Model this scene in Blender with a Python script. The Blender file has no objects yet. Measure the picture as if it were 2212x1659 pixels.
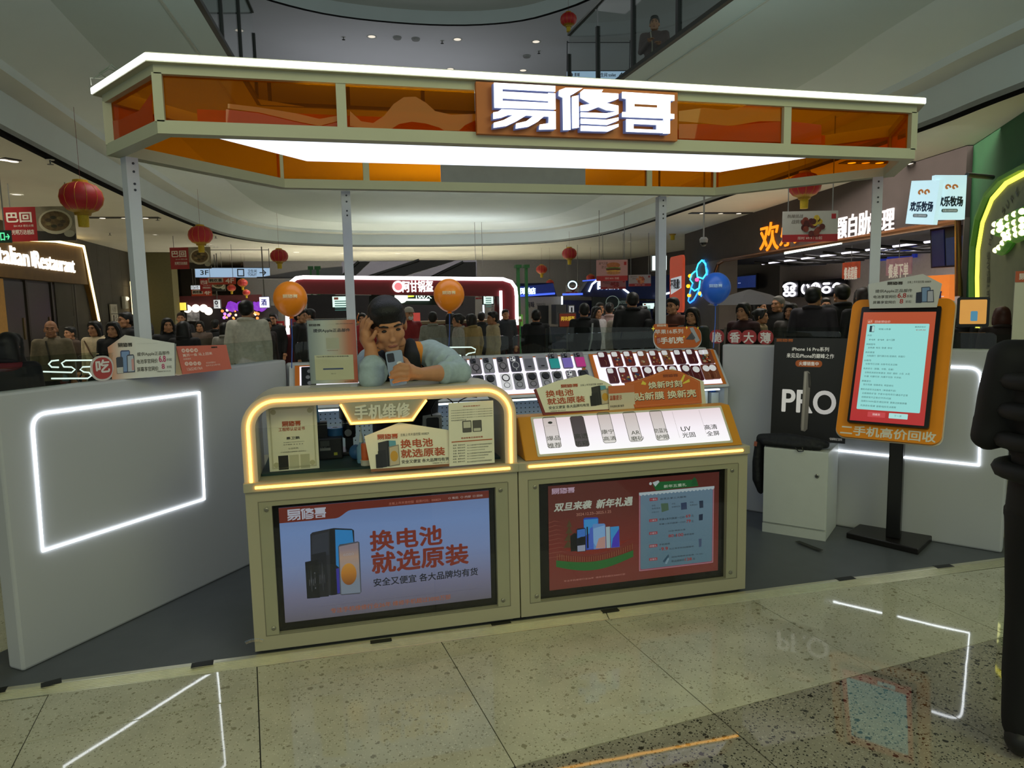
import bpy, bmesh, math, random, time
from mathutils import Vector, Matrix
T0=time.time()
SC=bpy.context.scene; COL=SC.collection
random.seed(7)
V=Vector; PI=math.pi
# ---------------------------------------------------------------- camera (solved from the photograph)
CW,CH=2212.,1659.
CC=V((.4235,-3.2207,1.5638)); YAW,PITCH,ROLL,FPX=.24035,-.11402,-.0204,1529.9
def _axes():
    cy,sy,cp,sp,cr,sr=math.cos(YAW),math.sin(YAW),math.cos(PITCH),math.sin(PITCH),math.cos(ROLL),math.sin(ROLL)
    f=V((sy*cp,cy*cp,sp)); r=V((cy,-sy,0)); u=r.cross(f)
    return cr*r+sr*u, -sr*r+cr*u, f
RX,UX,FX=_axes(); FH=V((math.sin(YAW),math.cos(YAW),0))
cam=bpy.data.cameras.new('camera'); camo=bpy.data.objects.new('camera',cam); COL.objects.link(camo)
camo.matrix_world=Matrix(((RX.x,UX.x,-FX.x,CC.x),(RX.y,UX.y,-FX.y,CC.y),(RX.z,UX.z,-FX.z,CC.z),(0,0,0,1)))
cam.sensor_fit='HORIZONTAL'; cam.sensor_width=36; cam.lens=36*FPX/CW; cam.clip_end=200; cam.clip_start=.05
SC.camera=camo
# ---------------------------------------------------------------- world, lamps, exposure
SC.view_settings.view_transform='Standard'; SC.view_settings.look='None'
SC.cycles.max_bounces=4; SC.cycles.diffuse_bounces=3; SC.cycles.glossy_bounces=2; SC.cycles.transmission_bounces=3; SC.cycles.transparent_max_bounces=14; SC.cycles.caustics_reflective=False; SC.cycles.caustics_refractive=False
SC.cycles.use_light_tree=False; SC.view_settings.exposure=0; SC.view_settings.gamma=1; SC.view_settings.use_curve_mapping=False
wd=bpy.data.worlds.new('mall_ambience'); SC.world=wd; wd.use_nodes=True
wd.node_tree.nodes['Background'].inputs[0].default_value=(.88,1,.96,1)
wd.node_tree.nodes['Background'].inputs[1].default_value=.56
def area(name,loc,size,power,color,target=None,sy=None,spread=120):
    l=bpy.data.lights.new(name,'AREA'); l.energy=power; l.color=color; l.size=size
    if sy: l.shape='RECTANGLE'; l.size_y=sy
    o=bpy.data.objects.new(name,l); COL.objects.link(o); o.location=loc
    l.spread=math.radians(spread)
    d=(V(target)-V(loc)) if target else V((0,0,-1))
    o.rotation_euler=d.to_track_quat('-Z','Y').to_euler(); return o
# area lights: ceiling lamps of aisles, far end, void and restaurant, plus added fills
area('walkway_tint_light',(-1.6,-4.6,4.1),2.2,26,(1,.97,.44),(-.2,-.8,0))  # this and the next: added for yellow-green shop light from behind the camera
area('walkway_tint_light',(3.6,-4.2,4.1),2.2,20,(.95,1,.34),(2.6,-.8,0))
area('aisle_ceiling_lamp',(-4.9,10,3.59),1.2,95,(1,.93,.74),None,9)
area('aisle_ceiling_lamp',(8.9,8,3.59),.8,150,(1,.88,.76),None,8)
area('far_ceiling_lamp',(2.4,24.5,3.59),9,800,(1,.97,.95),None,3)
area('canopy_top_fill',(1.6,.75,2.52),2.6,86,(.76,1,.95),(1.6,.75,9),.5,170)  # added unseen upward light, brightens the soffit over the booth
area('kiosk_top_fill',(3,11.2,2.5),3.6,60,(.92,.97,1),(3,11.2,9),.8,170)  # added unseen upward light for the soffit farther back
area('void_ceiling_lamp',(1.7,11,8.1),3,25,(.95,.97,1),None,3,150)
area('atrium_crowd_fill',(-2.1,8.3,4.2),1.6,60,(1,.95,.86),None,4)  # these three are added fill lights to brighten the crowd
area('atrium_crowd_fill',(6.3,6.3,4.2),1.6,60,(1,.95,.88),None,4)
area('atrium_crowd_fill',(3,12,4.2),3,70,(1,.95,.9),None,2)
area('stall_top_fill',(4,19.5,2.7),5,45,(.95,.95,1),(4,19.5,9),1,170)  # added upward fill for the far ceiling, no visible fitting
area('restaurant_inner_lamp',(11.6,9.6,2.58),1.6,70,(1,.93,.9),None,6)
area('upper_hall_fill',(2.4,17.5,4.7),6,28,(.92,.95,1),(2.4,17.5,9),4)  # added upward fill that brightens the upper ceiling
# ---------------------------------------------------------------- picking points
def ray(u,v): return (RX*((u-CW/2)/FPX)-UX*((v-CH/2)/FPX)+FX)
def onax(u,v,a,val):
    d=ray(u,v); return CC+d*((val-CC[a])/d[a])
def onz(u,v,z): return onax(u,v,2,z)
def ony(u,v,y): return onax(u,v,1,y)
def at(u,v,d):
    r=ray(u,v); return CC+r*(d/r.dot(FH))
class Fr:
    """a flat frame: origin, right, up, normal (towards the viewer)"""
    def __init__(s,o,r,u):
        s.o=V(o); s.r=V(r).normalized(); n=s.r.cross(V(u)).normalized(); s.n=n; s.u=n.cross(s.r).normalized()
        s.M=Matrix(((s.r.x,s.u.x,n.x,s.o.x),(s.r.y,s.u.y,n.y,s.o.y),(s.r.z,s.u.z,n.z,s.o.z),(0,0,0,1)))
    def l(s,u,v):
        d=ray(u,v); p=CC+d*((s.o-CC).dot(s.n)/d.dot(s.n)); q=p-s.o; return (q.dot(s.r),q.dot(s.u))
    def P(s,pts): return [s.l(*q) for q in pts]
    def box(s,u0,v0,u1,v1):
        """box of local coords around a picked patch (corners top-left, bottom-right)"""
        a=s.l(u0,v0); b=s.l(u1,v1); return (min(a[0],b[0]),min(a[1],b[1]),max(a[0],b[0]),max(a[1],b[1]))
def frY(x,y,z): return Fr((x,y,z),(1,0,0),(0,0,1))
def frame_on(bl,br,z,tilt=0,lift=0):
    """frame of a card whose lower edge runs between two picked points at height z, leaning back by tilt degrees"""
    a=onz(*bl,z); b=onz(*br,z); r=(b-a).normalized(); a.z+=lift
    back=V((0,0,1)).cross(r); t=math.radians(tilt)
    return Fr(a,r,V((0,0,1))*math.cos(t)+back*math.sin(t))
# ---------------------------------------------------------------- materials
def lin(h):
    if not isinstance(h,str): return tuple(h)[:3]
    h=h.lstrip('#'); return tuple(((c/12.92) if c<=.04045 else ((c+.055)/1.055)**2.4) for c in (int(h[i:i+2],16)/255 for i in (0,2,4)))
_M={}
def mat(h,rough=.5,metal=0,emit=0,noise=.05,scale=14,spec=.5,bump=0,trans=0,alpha=1,coat=0,name=None):
    k=(h,rough,metal,emit,noise,scale,spec,bump,trans,alpha,coat)
    if k in _M: return _M[k]
    m=bpy.data.materials.new(name or ('paint_%s'%(h.strip('#') if isinstance(h,str) else len(_M)))); m.use_nodes=True
    nt=m.node_tree; b=nt.nodes['Principled BSDF']; c=lin(h)
    b.inputs['Roughness'].default_value=rough; b.inputs['Metallic'].default_value=metal
    b.inputs['Specular IOR Level'].default_value=spec; b.inputs['Transmission Weight'].default_value=trans
    b.inputs['Alpha'].default_value=alpha; b.inputs['Coat Weight'].default_value=coat; b.inputs['Coat Roughness'].default_value=.05
    if noise:
        tc=nt.nodes.new('ShaderNodeTexCoord'); n=nt.nodes.new('ShaderNodeTexNoise'); n.inputs['Scale'].default_value=scale; n.inputs['Detail'].default_value=3
        r=nt.nodes.new('ShaderNodeValToRGB'); nt.links.new(tc.outputs['Object'],n.inputs['Vector']); nt.links.new(n.outputs['Fac'],r.inputs['Fac'])
        r.color_ramp.elements[0].position=.3; r.color_ramp.elements[1].position=.7
        r.color_ramp.elements[0].color=(*[x*(1-noise) for x in c],1); r.color_ramp.elements[1].color=(*[min(1,x*(1+noise)) for x in c],1)
        nt.links.new(r.outputs['Color'],b.inputs['Base Color'])
        if bump:
            bn=nt.nodes.new('ShaderNodeBump'); bn.inputs['Strength'].default_value=bump; bn.inputs['Distance'].default_value=.01
            nt.links.new(n.outputs['Fac'],bn.inputs['Height']); nt.links.new(bn.outputs['Normal'],b.inputs['Normal'])
    else: b.inputs['Base Color'].default_value=(*[x*(.12 if emit>=.5 else 1) for x in c],1)
    if emit: b.inputs['Emission Color'].default_value=(*c,1); b.inputs['Emission Strength'].default_value=emit
    if emit and emit<2.9: m.cycles.emission_sampling='NONE'
    _M[k]=m; return m
def glow(h,s,base=None): return mat(h,rough=.4,emit=s,noise=0)
def ramp_mat(name,stops,axis,a,b,emit=1.,rough=.25,lamp=False):
    """colour running along a local axis (flat print or lit screen), from a to b"""
    m=bpy.data.materials.new(name); m.use_nodes=True; nt=m.node_tree; p=nt.nodes['Principled BSDF']
    tc=nt.nodes.new('ShaderNodeTexCoord'); s=nt.nodes.new('ShaderNodeSeparateXYZ'); mr=nt.nodes.new('ShaderNodeMapRange'); r=nt.nodes.new('ShaderNodeValToRGB')
    nt.links.new(tc.outputs['Object'],s.inputs[0]); nt.links.new(s.outputs[axis],mr.inputs['Value']); mr.inputs['From Min'].default_value=a; mr.inputs['From Max'].default_value=b
    nt.links.new(mr.outputs[0],r.inputs['Fac'])
    while len(r.color_ramp.elements)<len(stops): r.color_ramp.elements.new(.5)
    for e,(t,h) in zip(r.color_ramp.elements,stops): e.position=t; e.color=(*lin(h),1)
    p.inputs['Roughness'].default_value=rough
    if emit: p.inputs['Base Color'].default_value=(.02,.02,.02,1)
    else: nt.links.new(r.outputs[0],p.inputs['Base Color'])
    if emit: nt.links.new(r.outputs[0],p.inputs['Emission Color']); p.inputs['Emission Strength'].default_value=emit; m.cycles.emission_sampling='AUTO' if lamp else 'NONE'
    return m
def tint_glass(name,tint,diff=None,df=0.,ior=1.45,rough=.02):
    m=bpy.data.materials.new(name); m.use_nodes=True; nt=m.node_tree; nt.nodes.remove(nt.nodes['Principled BSDF']); out=nt.nodes['Material Output']
    t=nt.nodes.new('ShaderNodeBsdfTransparent'); t.inputs[0].default_value=(*tint,1); cur=t.outputs[0]
    if diff:
        d=nt.nodes.new('ShaderNodeBsdfDiffuse'); d.inputs[0].default_value=(*diff,1); tr=nt.nodes.new('ShaderNodeBsdfTranslucent'); tr.inputs[0].default_value=(*diff,1)
        a=nt.nodes.new('ShaderNodeMixShader'); a.inputs[0].default_value=.5; nt.links.new(d.outputs[0],a.inputs[1]); nt.links.new(tr.outputs[0],a.inputs[2])
        x=nt.nodes.new('ShaderNodeMixShader'); x.inputs[0].default_value=df; nt.links.new(cur,x.inputs[1]); nt.links.new(a.outputs[0],x.inputs[2]); cur=x.outputs[0]
    g=nt.nodes.new('ShaderNodeBsdfGlossy'); g.inputs['Roughness'].default_value=rough
    fr=nt.nodes.new('ShaderNodeFresnel'); fr.inputs[0].default_value=ior
    gm=nt.nodes.new('ShaderNodeNewGeometry'); k1=nt.nodes.new('ShaderNodeMath'); k1.operation='SUBTRACT'; k1.inputs[0].default_value=1; nt.links.new(gm.outputs['Backfacing'],k1.inputs[1])
    k2=nt.nodes.new('ShaderNodeMath'); k2.operation='MULTIPLY'; nt.links.new(fr.outputs[0],k2.inputs[0]); nt.links.new(k1.outputs[0],k2.inputs[1])
    x=nt.nodes.new('ShaderNodeMixShader'); nt.links.new(k2.outputs[0],x.inputs[0]); nt.links.new(cur,x.inputs[1]); nt.links.new(g.outputs[0],x.inputs[2])
    nt.links.new(x.outputs[0],out.inputs[0]); return m
GLASS=tint_glass('clear_glass',(.86,.9,.88)); ACRYL=tint_glass('clear_acrylic',(.97,.98,.97))
# ---------------------------------------------------------------- mesh building
class MB:
    def __init__(s): s.v=[]; s.f=[]
    def add(s,vs,fs):
        n=len(s.v); s.v+= [tuple(x) for x in vs]; s.f+=[tuple(i+n for i in q) for q in fs]; return s
    def box(s,x0,y0,z0,x1,y1,z1,M=None):
        vs=[V((x,y,z)) for z in (z0,z1) for y in (y0,y1) for x in (x0,x1)]
        if M is not None: vs=[M@q for q in vs]
        return s.add(vs,[(0,2,3,1),(4,5,7,6),(0,1,5,4),(2,6,7,3),(1,3,7,5),(0,4,6,2)])
    def bar(s,a,b,w,h,up=(0,0,1)):
        a=V(a); b=V(b); d=(b-a); L=d.length; d.normalize(); r=d.cross(V(up)).normalized(); u=r.cross(d)
        M=Matrix(((r.x,d.x,u.x,a.x),(r.y,d.y,u.y,a.y),(r.z,d.z,u.z,a.z),(0,0,0,1)))
        return s.box(-w/2,0,-h/2,w/2,L,h/2,M)
    def prism(s,pts,z0,z1,M=None):
        """a flat outline (local x,y) pulled from z0 to z1; concave outlines are filled by triangles"""
        n=len(pts); A=sum(pts[i][0]*pts[(i+1)%n][1]-pts[(i+1)%n][0]*pts[i][1] for i in range(n))
        if A<0: pts=pts[::-1]
        vs=[V((x,y,z0)) for x,y in pts]+[V((x,y,z1)) for x,y in pts]
        if M is not None: vs=[M@q for q in vs]
        from mathutils.geometry import tessellate_polygon
        tr=tessellate_polygon([[V((x,y,0)) for x,y in pts]]) if n>4 else ([(0,1,2),(0,2,3)] if n==4 else [(0,1,2)])
        fs=[]
        for t in tr:
            a,b,c=[pts[i] for i in t]
            ccw=(b[0]-a[0])*(c[1]-a[1])-(b[1]-a[1])*(c[0]-a[0])>0
            t=tuple(t) if ccw else tuple(t)[::-1]
            fs.append(tuple(i+n for i in t)); fs.append(tuple(t)[::-1])
        if abs(z1-z0)>1e-7: fs+=[(i,(i+1)%n,(i+1)%n+n,i+n) for i in range(n)]
        return s.add(vs,fs)
    def tube(s,pts,r,n=8,closed=False,cap=True):
        pts=[V(q) for q in pts]; m=len(pts); rr=r if hasattr(r,'__len__') else [r]*m
        vs=[]; prev=None
        for i,q in enumerate(pts):
            a=pts[i-1] if (i or closed) else q; b=pts[(i+1)%m] if (i<m-1 or closed) else q
            t=(b-a).normalized()
            if prev is None:
                h=V((0,0,1)) if abs(t.z)<.9 else V((1,0,0)); x=t.cross(h).normalized()
            else: x=(prev-t*prev.dot(t)).normalized()
            prev=x; y=t.cross(x)
            vs+=[q+(x*math.cos(2*PI*k/n)+y*math.sin(2*PI*k/n))*rr[i] for k in range(n)]
        fs=[]
        for i in range(m if closed else m-1):
            for k in range(n): fs.append((i*n+k,i*n+(k+1)%n,((i+1)%m)*n+(k+1)%n,((i+1)%m)*n+k))
        if cap and not closed: fs+=[tuple(range(n))[::-1],tuple((m-1)*n+k for k in range(n))]
        return s.add(vs,fs)
    def lathe(s,prof,n=20,M=None,capb=True,capt=True,ax=None):
        vs=[V((r*math.cos(2*PI*k/n),r*math.sin(2*PI*k/n),z)) for r,z in prof for k in range(n)]
        if M is not None: vs=[M@q for q in vs]
        m=len(prof); fs=[(i*n+k,i*n+(k+1)%n,(i+1)*n+(k+1)%n,(i+1)*n+k) for i in range(m-1) for k in range(n)]
        if capb: fs.append(tuple(range(n))[::-1])
        if capt: fs.append(tuple((m-1)*n+k for k in range(n)))
        return s.add(vs,fs)
    def ball(s,c,r,n=16,m=10,M=None):
        r=r if hasattr(r,'__len__') else (r,r,r); c=V(c)
        vs=[c+V((0,0,-r[2]))]+[c+V((r[0]*math.sin(PI*i/m)*math.cos(2*PI*k/n),r[1]*math.sin(PI*i/m)*math.sin(2*PI*k/n),-r[2]*math.cos(PI*i/m))) for i in range(1,m) for k in range(n)]+[c+V((0,0,r[2]))]
        if M is not None: vs=[M@q for q in vs]
        fs=[(0,1+(k+1)%n,1+k) for k in range(n)]
        for i in range(m-2):
            for k in range(n): fs.append((1+i*n+k,1+i*n+(k+1)%n,1+(i+1)*n+(k+1)%n,1+(i+1)*n+k))
        L=len(vs)-1; o=1+(m-2)*n
        fs+=[(o+k,o+(k+1)%n,L) for k in range(n)]
        return s.add(vs,fs)
    def limb(s,pts,rad,n=12):
        """a chain of round joints for bodies: tube plus a ball at each joint"""
        s.tube(pts,rad,n)
        for q,r in zip(pts,rad): s.ball(q,r*.995,n,8)
        return s
    def mesh(s,name='mesh',smooth=False):
        me=bpy.data.meshes.new(name); me.from_pydata(s.v,[],s.f); me.update()
        if smooth: me.polygons.foreach_set('use_smooth',[True]*len(me.polygons))
        return me
    def build(s,name,m,parent=None,M=None,smooth=False,bevel=0,ang=None,seg=2):
        me=s.mesh(name,smooth)
        return put(name,me,m,parent,M,bevel,ang,seg)
def put(name,me,m,parent=None,M=None,bevel=0,ang=None,seg=2):
    o=bpy.data.objects.new(name,me); COL.objects.link(o)
    if m is not None and not me.materials: me.materials.append(m)
    elif m is not None: o.material_slots[0].link='OBJECT'; o.material_slots[0].material=m
    if parent is not None: o.parent=parent
    if M is not None: o.matrix_local=M
    if bevel:
        b=o.modifiers.new('bevel','BEVEL'); b.width=bevel; b.segments=seg; b.limit_method='ANGLE'; b.angle_limit=math.radians(35)
    if ang:
        for p_ in me.polygons: p_.use_smooth=True
        try: me.set_sharp_from_angle(angle=math.radians(ang))
        except Exception: pass
    return o
def tag(o,label=None,cat=None,group=None,kind=None):
    if label: o['label']=label
    if cat: o['category']=cat
    if group: o['group']=group
    if kind: o['kind']=kind
    return o
def thing(name,label,cat,M=None,group=None,kind=None):
    o=bpy.data.objects.new(name,None); COL.objects.link(o); o.empty_display_size=.05
    if M is not None: o.matrix_world=M if isinstance(M,Matrix) else Matrix.Translation(V(M))
    return tag(o,label,cat,group,kind)
def struct(o): o['kind']='structure'; return o
def clone(o,parent=None,M=None):
    c=o.copy(); COL.objects.link(c); c.parent=parent
    if M is not None: c.matrix_local=M
    for ch in [k for k in o.children]: clone(ch,c)
    return c
def rrect(x0,y0,x1,y1,r,n=6):
    r=min(r,(x1-x0)/2-1e-6,(y1-y0)/2-1e-6); o=[]
    for cx,cy,a in ((x1-r,y1-r,0),(x0+r,y1-r,PI/2),(x0+r,y0+r,PI),(x1-r,y0+r,1.5*PI)):
        o+=[(cx+r*math.cos(a+k*PI/2/n),cy+r*math.sin(a+k*PI/2/n)) for k in range(n+1)]
    return o
def circ(x,y,r,n=20,ry=None): return [(x+r*math.cos(2*PI*k/n),y+(ry or r)*math.sin(2*PI*k/n)) for k in range(n)]
def flat(name,pts,m,parent,z=0.,th=.0012,M=None): return MB().prism(pts,z,z+th).build(name,m,parent,M)
# ---------------------------------------------------------------- writing
_TX=[]
def txt(parent,s,box,m,z=.001,bold=0,th=0,M=None,name='lettering',fit='fill',slant=0):
    """one line of writing that fills box (x0,y0,x1,y1) on the parent's own plane"""
    me=bpy.data.meshes.new(name); me.materials.append(m); o=bpy.data.objects.new(name,me); COL.objects.link(o); o.parent=parent
    if M is not None: o.matrix_local=M
    _TX.append((me,s,box,z,bold,th,fit,slant)); return o
def write_all():
    tmp=[]
    cache={}
    for t in _TX:
        if t[1] in cache: continue
        f=bpy.data.curves.new('t','FONT'); f.body=t[1]; f.resolution_u=6 if t[1].isascii() else 3; f.size=1
        o=bpy.data.objects.new('t',f); COL.objects.link(o); cache[t[1]]=o
    bpy.context.view_layer.update(); dg=bpy.context.evaluated_depsgraph_get()
    geo={}
    for k,o in cache.items():
        m=bpy.data.meshes.new_from_object(o.evaluated_get(dg)); geo[k]=([tuple(v.co) for v in m.vertices],[tuple(p.vertices) for p in m.polygons]); bpy.data.meshes.remove(m)
    for o in cache.values():
        c=o.data; bpy.data.objects.remove(o); bpy.data.curves.remove(c)
    for me,s,(x0,y0,x1,y1),z,bold,th,fit,slant in _TX:
        vs,fs=geo[s]
        if not vs: continue
        ax=min(v[0] for v in vs); bx=max(v[0] for v in vs); ay=min(v[1] for v in vs); by=max(v[1] for v in vs)
        sx=(x1-x0)/max(bx-ax,1e-6); sy=(y1-y0)/max(by-ay,1e-6)
        if fit=='keep': sx=sy=min(sx,sy)
        b=bold*(y1-y0)
        offs=[(0,0)] if not b else [(b*math.cos(k*PI/3),b*math.sin(k*PI/3)) for k in range(6)]
        ov=[]; of=[]
        zs=(z,)
        for j,(dx,dy) in enumerate(offs):
            n=len(ov); ov+=[(x0+(v[0]-ax)*sx+dx+slant*(v[1]-ay)*sy,y0+(v[1]-ay)*sy+dy,z+th+1e-5*j) for v in vs]; of+=[tuple(i+n for i in q) for q in fs]
            if th:   # give raised letters their returns
                cnt={}
                for q in fs:
                    for i in range(len(q)):
                        e=(q[i],q[(i+1)%len(q)]); k=(min(e),max(e)); cnt[k]=cnt.get(k,0)+1
                nb=len(ov); ov+=[(v[0],v[1],z) for v in ov[n:nb]]
                for (a,c2),k in cnt.items():
                    if k==1: of.append((n+a,n+c2,nb+c2,nb+a))
        if isinstance(fit,tuple): ov=[(a,b_,math.sqrt(max(fit[1]**2-a*a-b_*b_,0))+.004) for a,b_,c_ in ov]
        me.from_pydata(ov,[],of); me.update()
# ================================================================ STRUCTURE
def terrazzo(name,base,chip,light,dens):
    m=bpy.data.materials.new(name); m.use_nodes=True; nt=m.node_tree; p=nt.nodes['Principled BSDF']; N=nt.nodes.new; L=nt.links.new
    g=N('ShaderNodeNewGeometry')
    def vor(scale,lo,rad):
        v=N('ShaderNodeTexVoronoi'); v.inputs['Scale'].default_value=scale; L(g.outputs['Position'],v.inputs['Vector'])
        s=N('ShaderNodeSeparateColor'); L(v.outputs['Color'],s.inputs[0])
        a=N('ShaderNodeMath'); a.operation='GREATER_THAN'; a.inputs[1].default_value=lo; L(s.outputs[0],a.inputs[0])
        # chip size differs from stone to stone
        r=N('ShaderNodeMath'); r.operation='MULTIPLY'; r.inputs[1].default_value=rad; L(s.outputs[1],r.inputs[0])
        b=N('ShaderNodeMath'); b.operation='LESS_THAN'; L(v.outputs['Distance'],b.inputs[0]); L(r.outputs[0],b.inputs[1])
        c=N('ShaderNodeMath'); c.operation='MULTIPLY'; L(a.outputs[0],c.inputs[0]); L(b.outputs[0],c.inputs[1]); return c.outputs[0]
    n=N('ShaderNodeTexNoise'); n.inputs['Scale'].default_value=5; n.inputs['Detail'].default_value=6; L(g.outputs['Position'],n.inputs['Vector'])
    r=N('ShaderNodeValToRGB'); L(n.outputs['Fac'],r.inputs[0]); r.color_ramp.elements[0].position=.3; r.color_ramp.elements[1].position=.75
    b=lin(base); r.color_ramp.elements[0].color=(*[x*.86 for x in b],1); r.color_ramp.elements[1].color=(*[min(1,x*1.1) for x in b],1)
    cur=r.outputs[0]
    for fac,h in ((vor(48,1-dens*.3,.6),chip),(vor(130,1-dens,.62),chip),(vor(170,.75,.55),light)):
        x=N('ShaderNodeMixRGB'); L(fac,x.inputs[0]); L(cur,x.inputs[1]); x.inputs[2].default_value=(*lin(h),1); cur=x.outputs[0]
    L(cur,p.inputs['Base Color']); p.inputs['Roughness'].default_value=.03; p.inputs['Specular IOR Level'].default_value=.45
    w=N('ShaderNodeTexNoise'); w.inputs['Scale'].default_value=7; w.inputs['Detail'].default_value=1; L(g.outputs['Position'],w.inputs['Vector'])
    bp=N('ShaderNodeBump'); bp.inputs['Strength'].default_value=.035; bp.inputs['Distance'].default_value=.004; L(w.outputs['Fac'],bp.inputs['Height']); L(bp.outputs[0],p.inputs['Normal'])
    return m
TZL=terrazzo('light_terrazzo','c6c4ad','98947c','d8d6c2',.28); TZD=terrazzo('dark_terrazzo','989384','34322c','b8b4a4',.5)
floor=struct(MB().box(-14,-8,-.06,16,34,-.004).build('floor',mat('16150f',.8)))
OX,OY,TH,TS=-.7587,-.4269,.1182,.8081
ct,st=math.cos(TH),math.sin(TH); rg=random.Random(3)
tl=MB().box(.0022,.0022,-.012,TS-.0022,TS-.0022,0).mesh('tile'); td=tl.copy(); tl.materials.append(TZL); td.materials.append(TZD)
for j in range(-5,7):
    for i in range(-9,14):
        x=OX+TS*(ct*i-st*j); y=OY+TS*(st*i+ct*j)
        cxx=x+TS*.5*(ct-st); cyy=y+TS*.5*(ct+st); q=V((cxx,cyy,0))-CC; dep=q.dot(FX)
        if dep<1.2 : continue
        u=CW/2+FPX*q.dot(RX)/dep; v_=CH/2-FPX*q.dot(UX)/dep
        if not(-400<u<CW+400 and v_<CH+900): continue
        if -.3<cxx<3.6 and .4<cyy<3.5: continue
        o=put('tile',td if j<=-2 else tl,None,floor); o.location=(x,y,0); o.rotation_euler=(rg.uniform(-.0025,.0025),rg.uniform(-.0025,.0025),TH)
far=struct(MB().box(-14,5.8,-.004,16,34,-.001).build('floor_far',TZL))
# ---- ceilings
def crom(P,n=6):
    out=[]; P=[V((*q,0)) for q in P]
    for i in range(len(P)-1):
        a=P[max(i-1,0)]; b=P[i]; c=P[i+1]; d=P[min(i+2,len(P)-1)]
        for k in range(n):
            t=k/n; out.append(.5*((2*b)+(c-a)*t+(2*a-5*b+4*c-d)*t*t+(3*b-a-3*c+d)*t**3))
    out.append(P[-1]); return [(q.x,q.y) for q in out]
UC=crom([(-3.1,-8),(-3.1,2),(-3.1,6),(-3.05,10),(-2.85,14.6),(-2.4,18.4),(-1.3,20.8),(.7,22),(2.5,22.15),(4.5,22),(6.6,21.3),(7.9,20),(8.5,17.5),(8.45,14.5),(8.2,11.5),(7.8,7),(7.5,4.3),(7.2,2.7),(6.6,-2),(6.2,-8)],5)
def offs(P,d):
    o=[]
    for i,(x,y) in enumerate(P):
        a=P[max(i-1,0)]; b=P[min(i+1,len(P)-1)]; tx,ty=b[0]-a[0],b[1]-a[1]; l=math.hypot(tx,ty)
        o.append((x+ty/l*d,y-tx/l*d))
    return o
def strip(A,za,Bp,zb):
    n=len(A); return MB().add([(x,y,za) for x,y in A]+[(x,y,zb) for x,y in Bp],[(i,i+1,n+i+1,n+i) for i in range(n-1)])
CEIL=mat('dedad0',.75,noise=.03,scale=1.2); CEIL2=mat('c6c9c2',.75,noise=.03,scale=1.2); FAS=mat('d6e0e0',.7,noise=.02,scale=1.5)
def outer(P,x0,x1,y1):
    o=[]
    for x,y in P:
        cx=2.55; cy=12
        if y<=cy: o.append((x0 if x<cx else x1,y))
        else:
            dx,dy=x-cx,y-cy; t=min([(x1-cx)/dx if dx>1e-6 else 1e9,(x0-cx)/dx if dx<-1e-6 else 1e9,(y1-cy)/dy if dy>1e-6 else 1e9]); o.append((cx+dx*t,cy+dy*t))
    return o
ceil=struct(strip(offs(UC,-.16),3.6,outer(UC,-13,15,33),3.6).build('ceiling',CEIL))
struct(strip(offs(UC,-.16),3.6,offs(UC,-.16),3.9).build('ceiling_slot_back',mat('050505',.9)))
struct(strip(offs(UC,-.16),3.72,UC,3.72).build('ceiling_slot',mat('080808',.9)))
struct(strip(UC,3.6,UC,3.66).build('ceiling_slot_edge',mat('8b8d88',.5)))
struct(strip(UC,3.66,offs(UC,.06),4.0).build('ceiling_cove_riser',FAS,smooth=True))
struct(strip(offs(UC,.06),4.0,offs(UC,.34),4.03).build('ceiling_cove_ledge',CEIL2,smooth=True))
struct(strip(offs(UC,.34),4.03,offs(UC,.38),4.1).build('ceiling_cove_step',FAS,smooth=True))
IN=offs(UC,1.25)
struct(strip(offs(UC,.38),4.1,IN,4.25).build('ceiling_cove_slope',FAS,smooth=True))
VO=[(-.95,-1.8),(-.44,7.1),(3.88,7.1),(4.2,-1.8)]
def tovoid(P):
    o=[]; n=len(P)
    for x,y in P:
        if y<7.1 and x<2: o.append((-.95+.51*(max(y,-8)+1.8)/8.9 if y>-1.8 else -.95,max(y,-1.8)))
        elif y<7.1: o.append((4.2-.32*(max(y,-1.8)+1.8)/8.9,max(y,-1.8)))
        else:
            t=(math.atan2(x-1.75,y-5))/1.35; t=max(-1,min(1,t)); o.append((1.72+2.16*t,7.1))
    return o
SOF=mat('c8d4d2',.8,noise=.03,scale=.8)
struct(strip(IN,4.25,tovoid(IN),4.25).build('ceiling_soffit',SOF))
# narrow shadow joints along the soffit edge of the void
for x0,x1 in (((-.95-.3),(-.44-.3)),((4.2+.32),(3.88+.32))):
    struct(MB().bar((x0,-1.8,4.243),(x1,7.1,4.243),.025,.01).build('trim_soffit',mat('b9beb6',.5)))
def inpoly(x,y,P):
    c=False
    for (x1,y1),(x2,y2) in zip(P,P[1:]+P[:1]):
        if (y1>y)!=(y2>y) and x<(x2-x1)*(y-y1)/(y2-y1)+x1: c=not c
    return c
def ceil_z(p): return 4.25 if inpoly(p[0],p[1],IN) else (4.06 if inpoly(p[0],p[1],UC) else 3.6)
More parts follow.
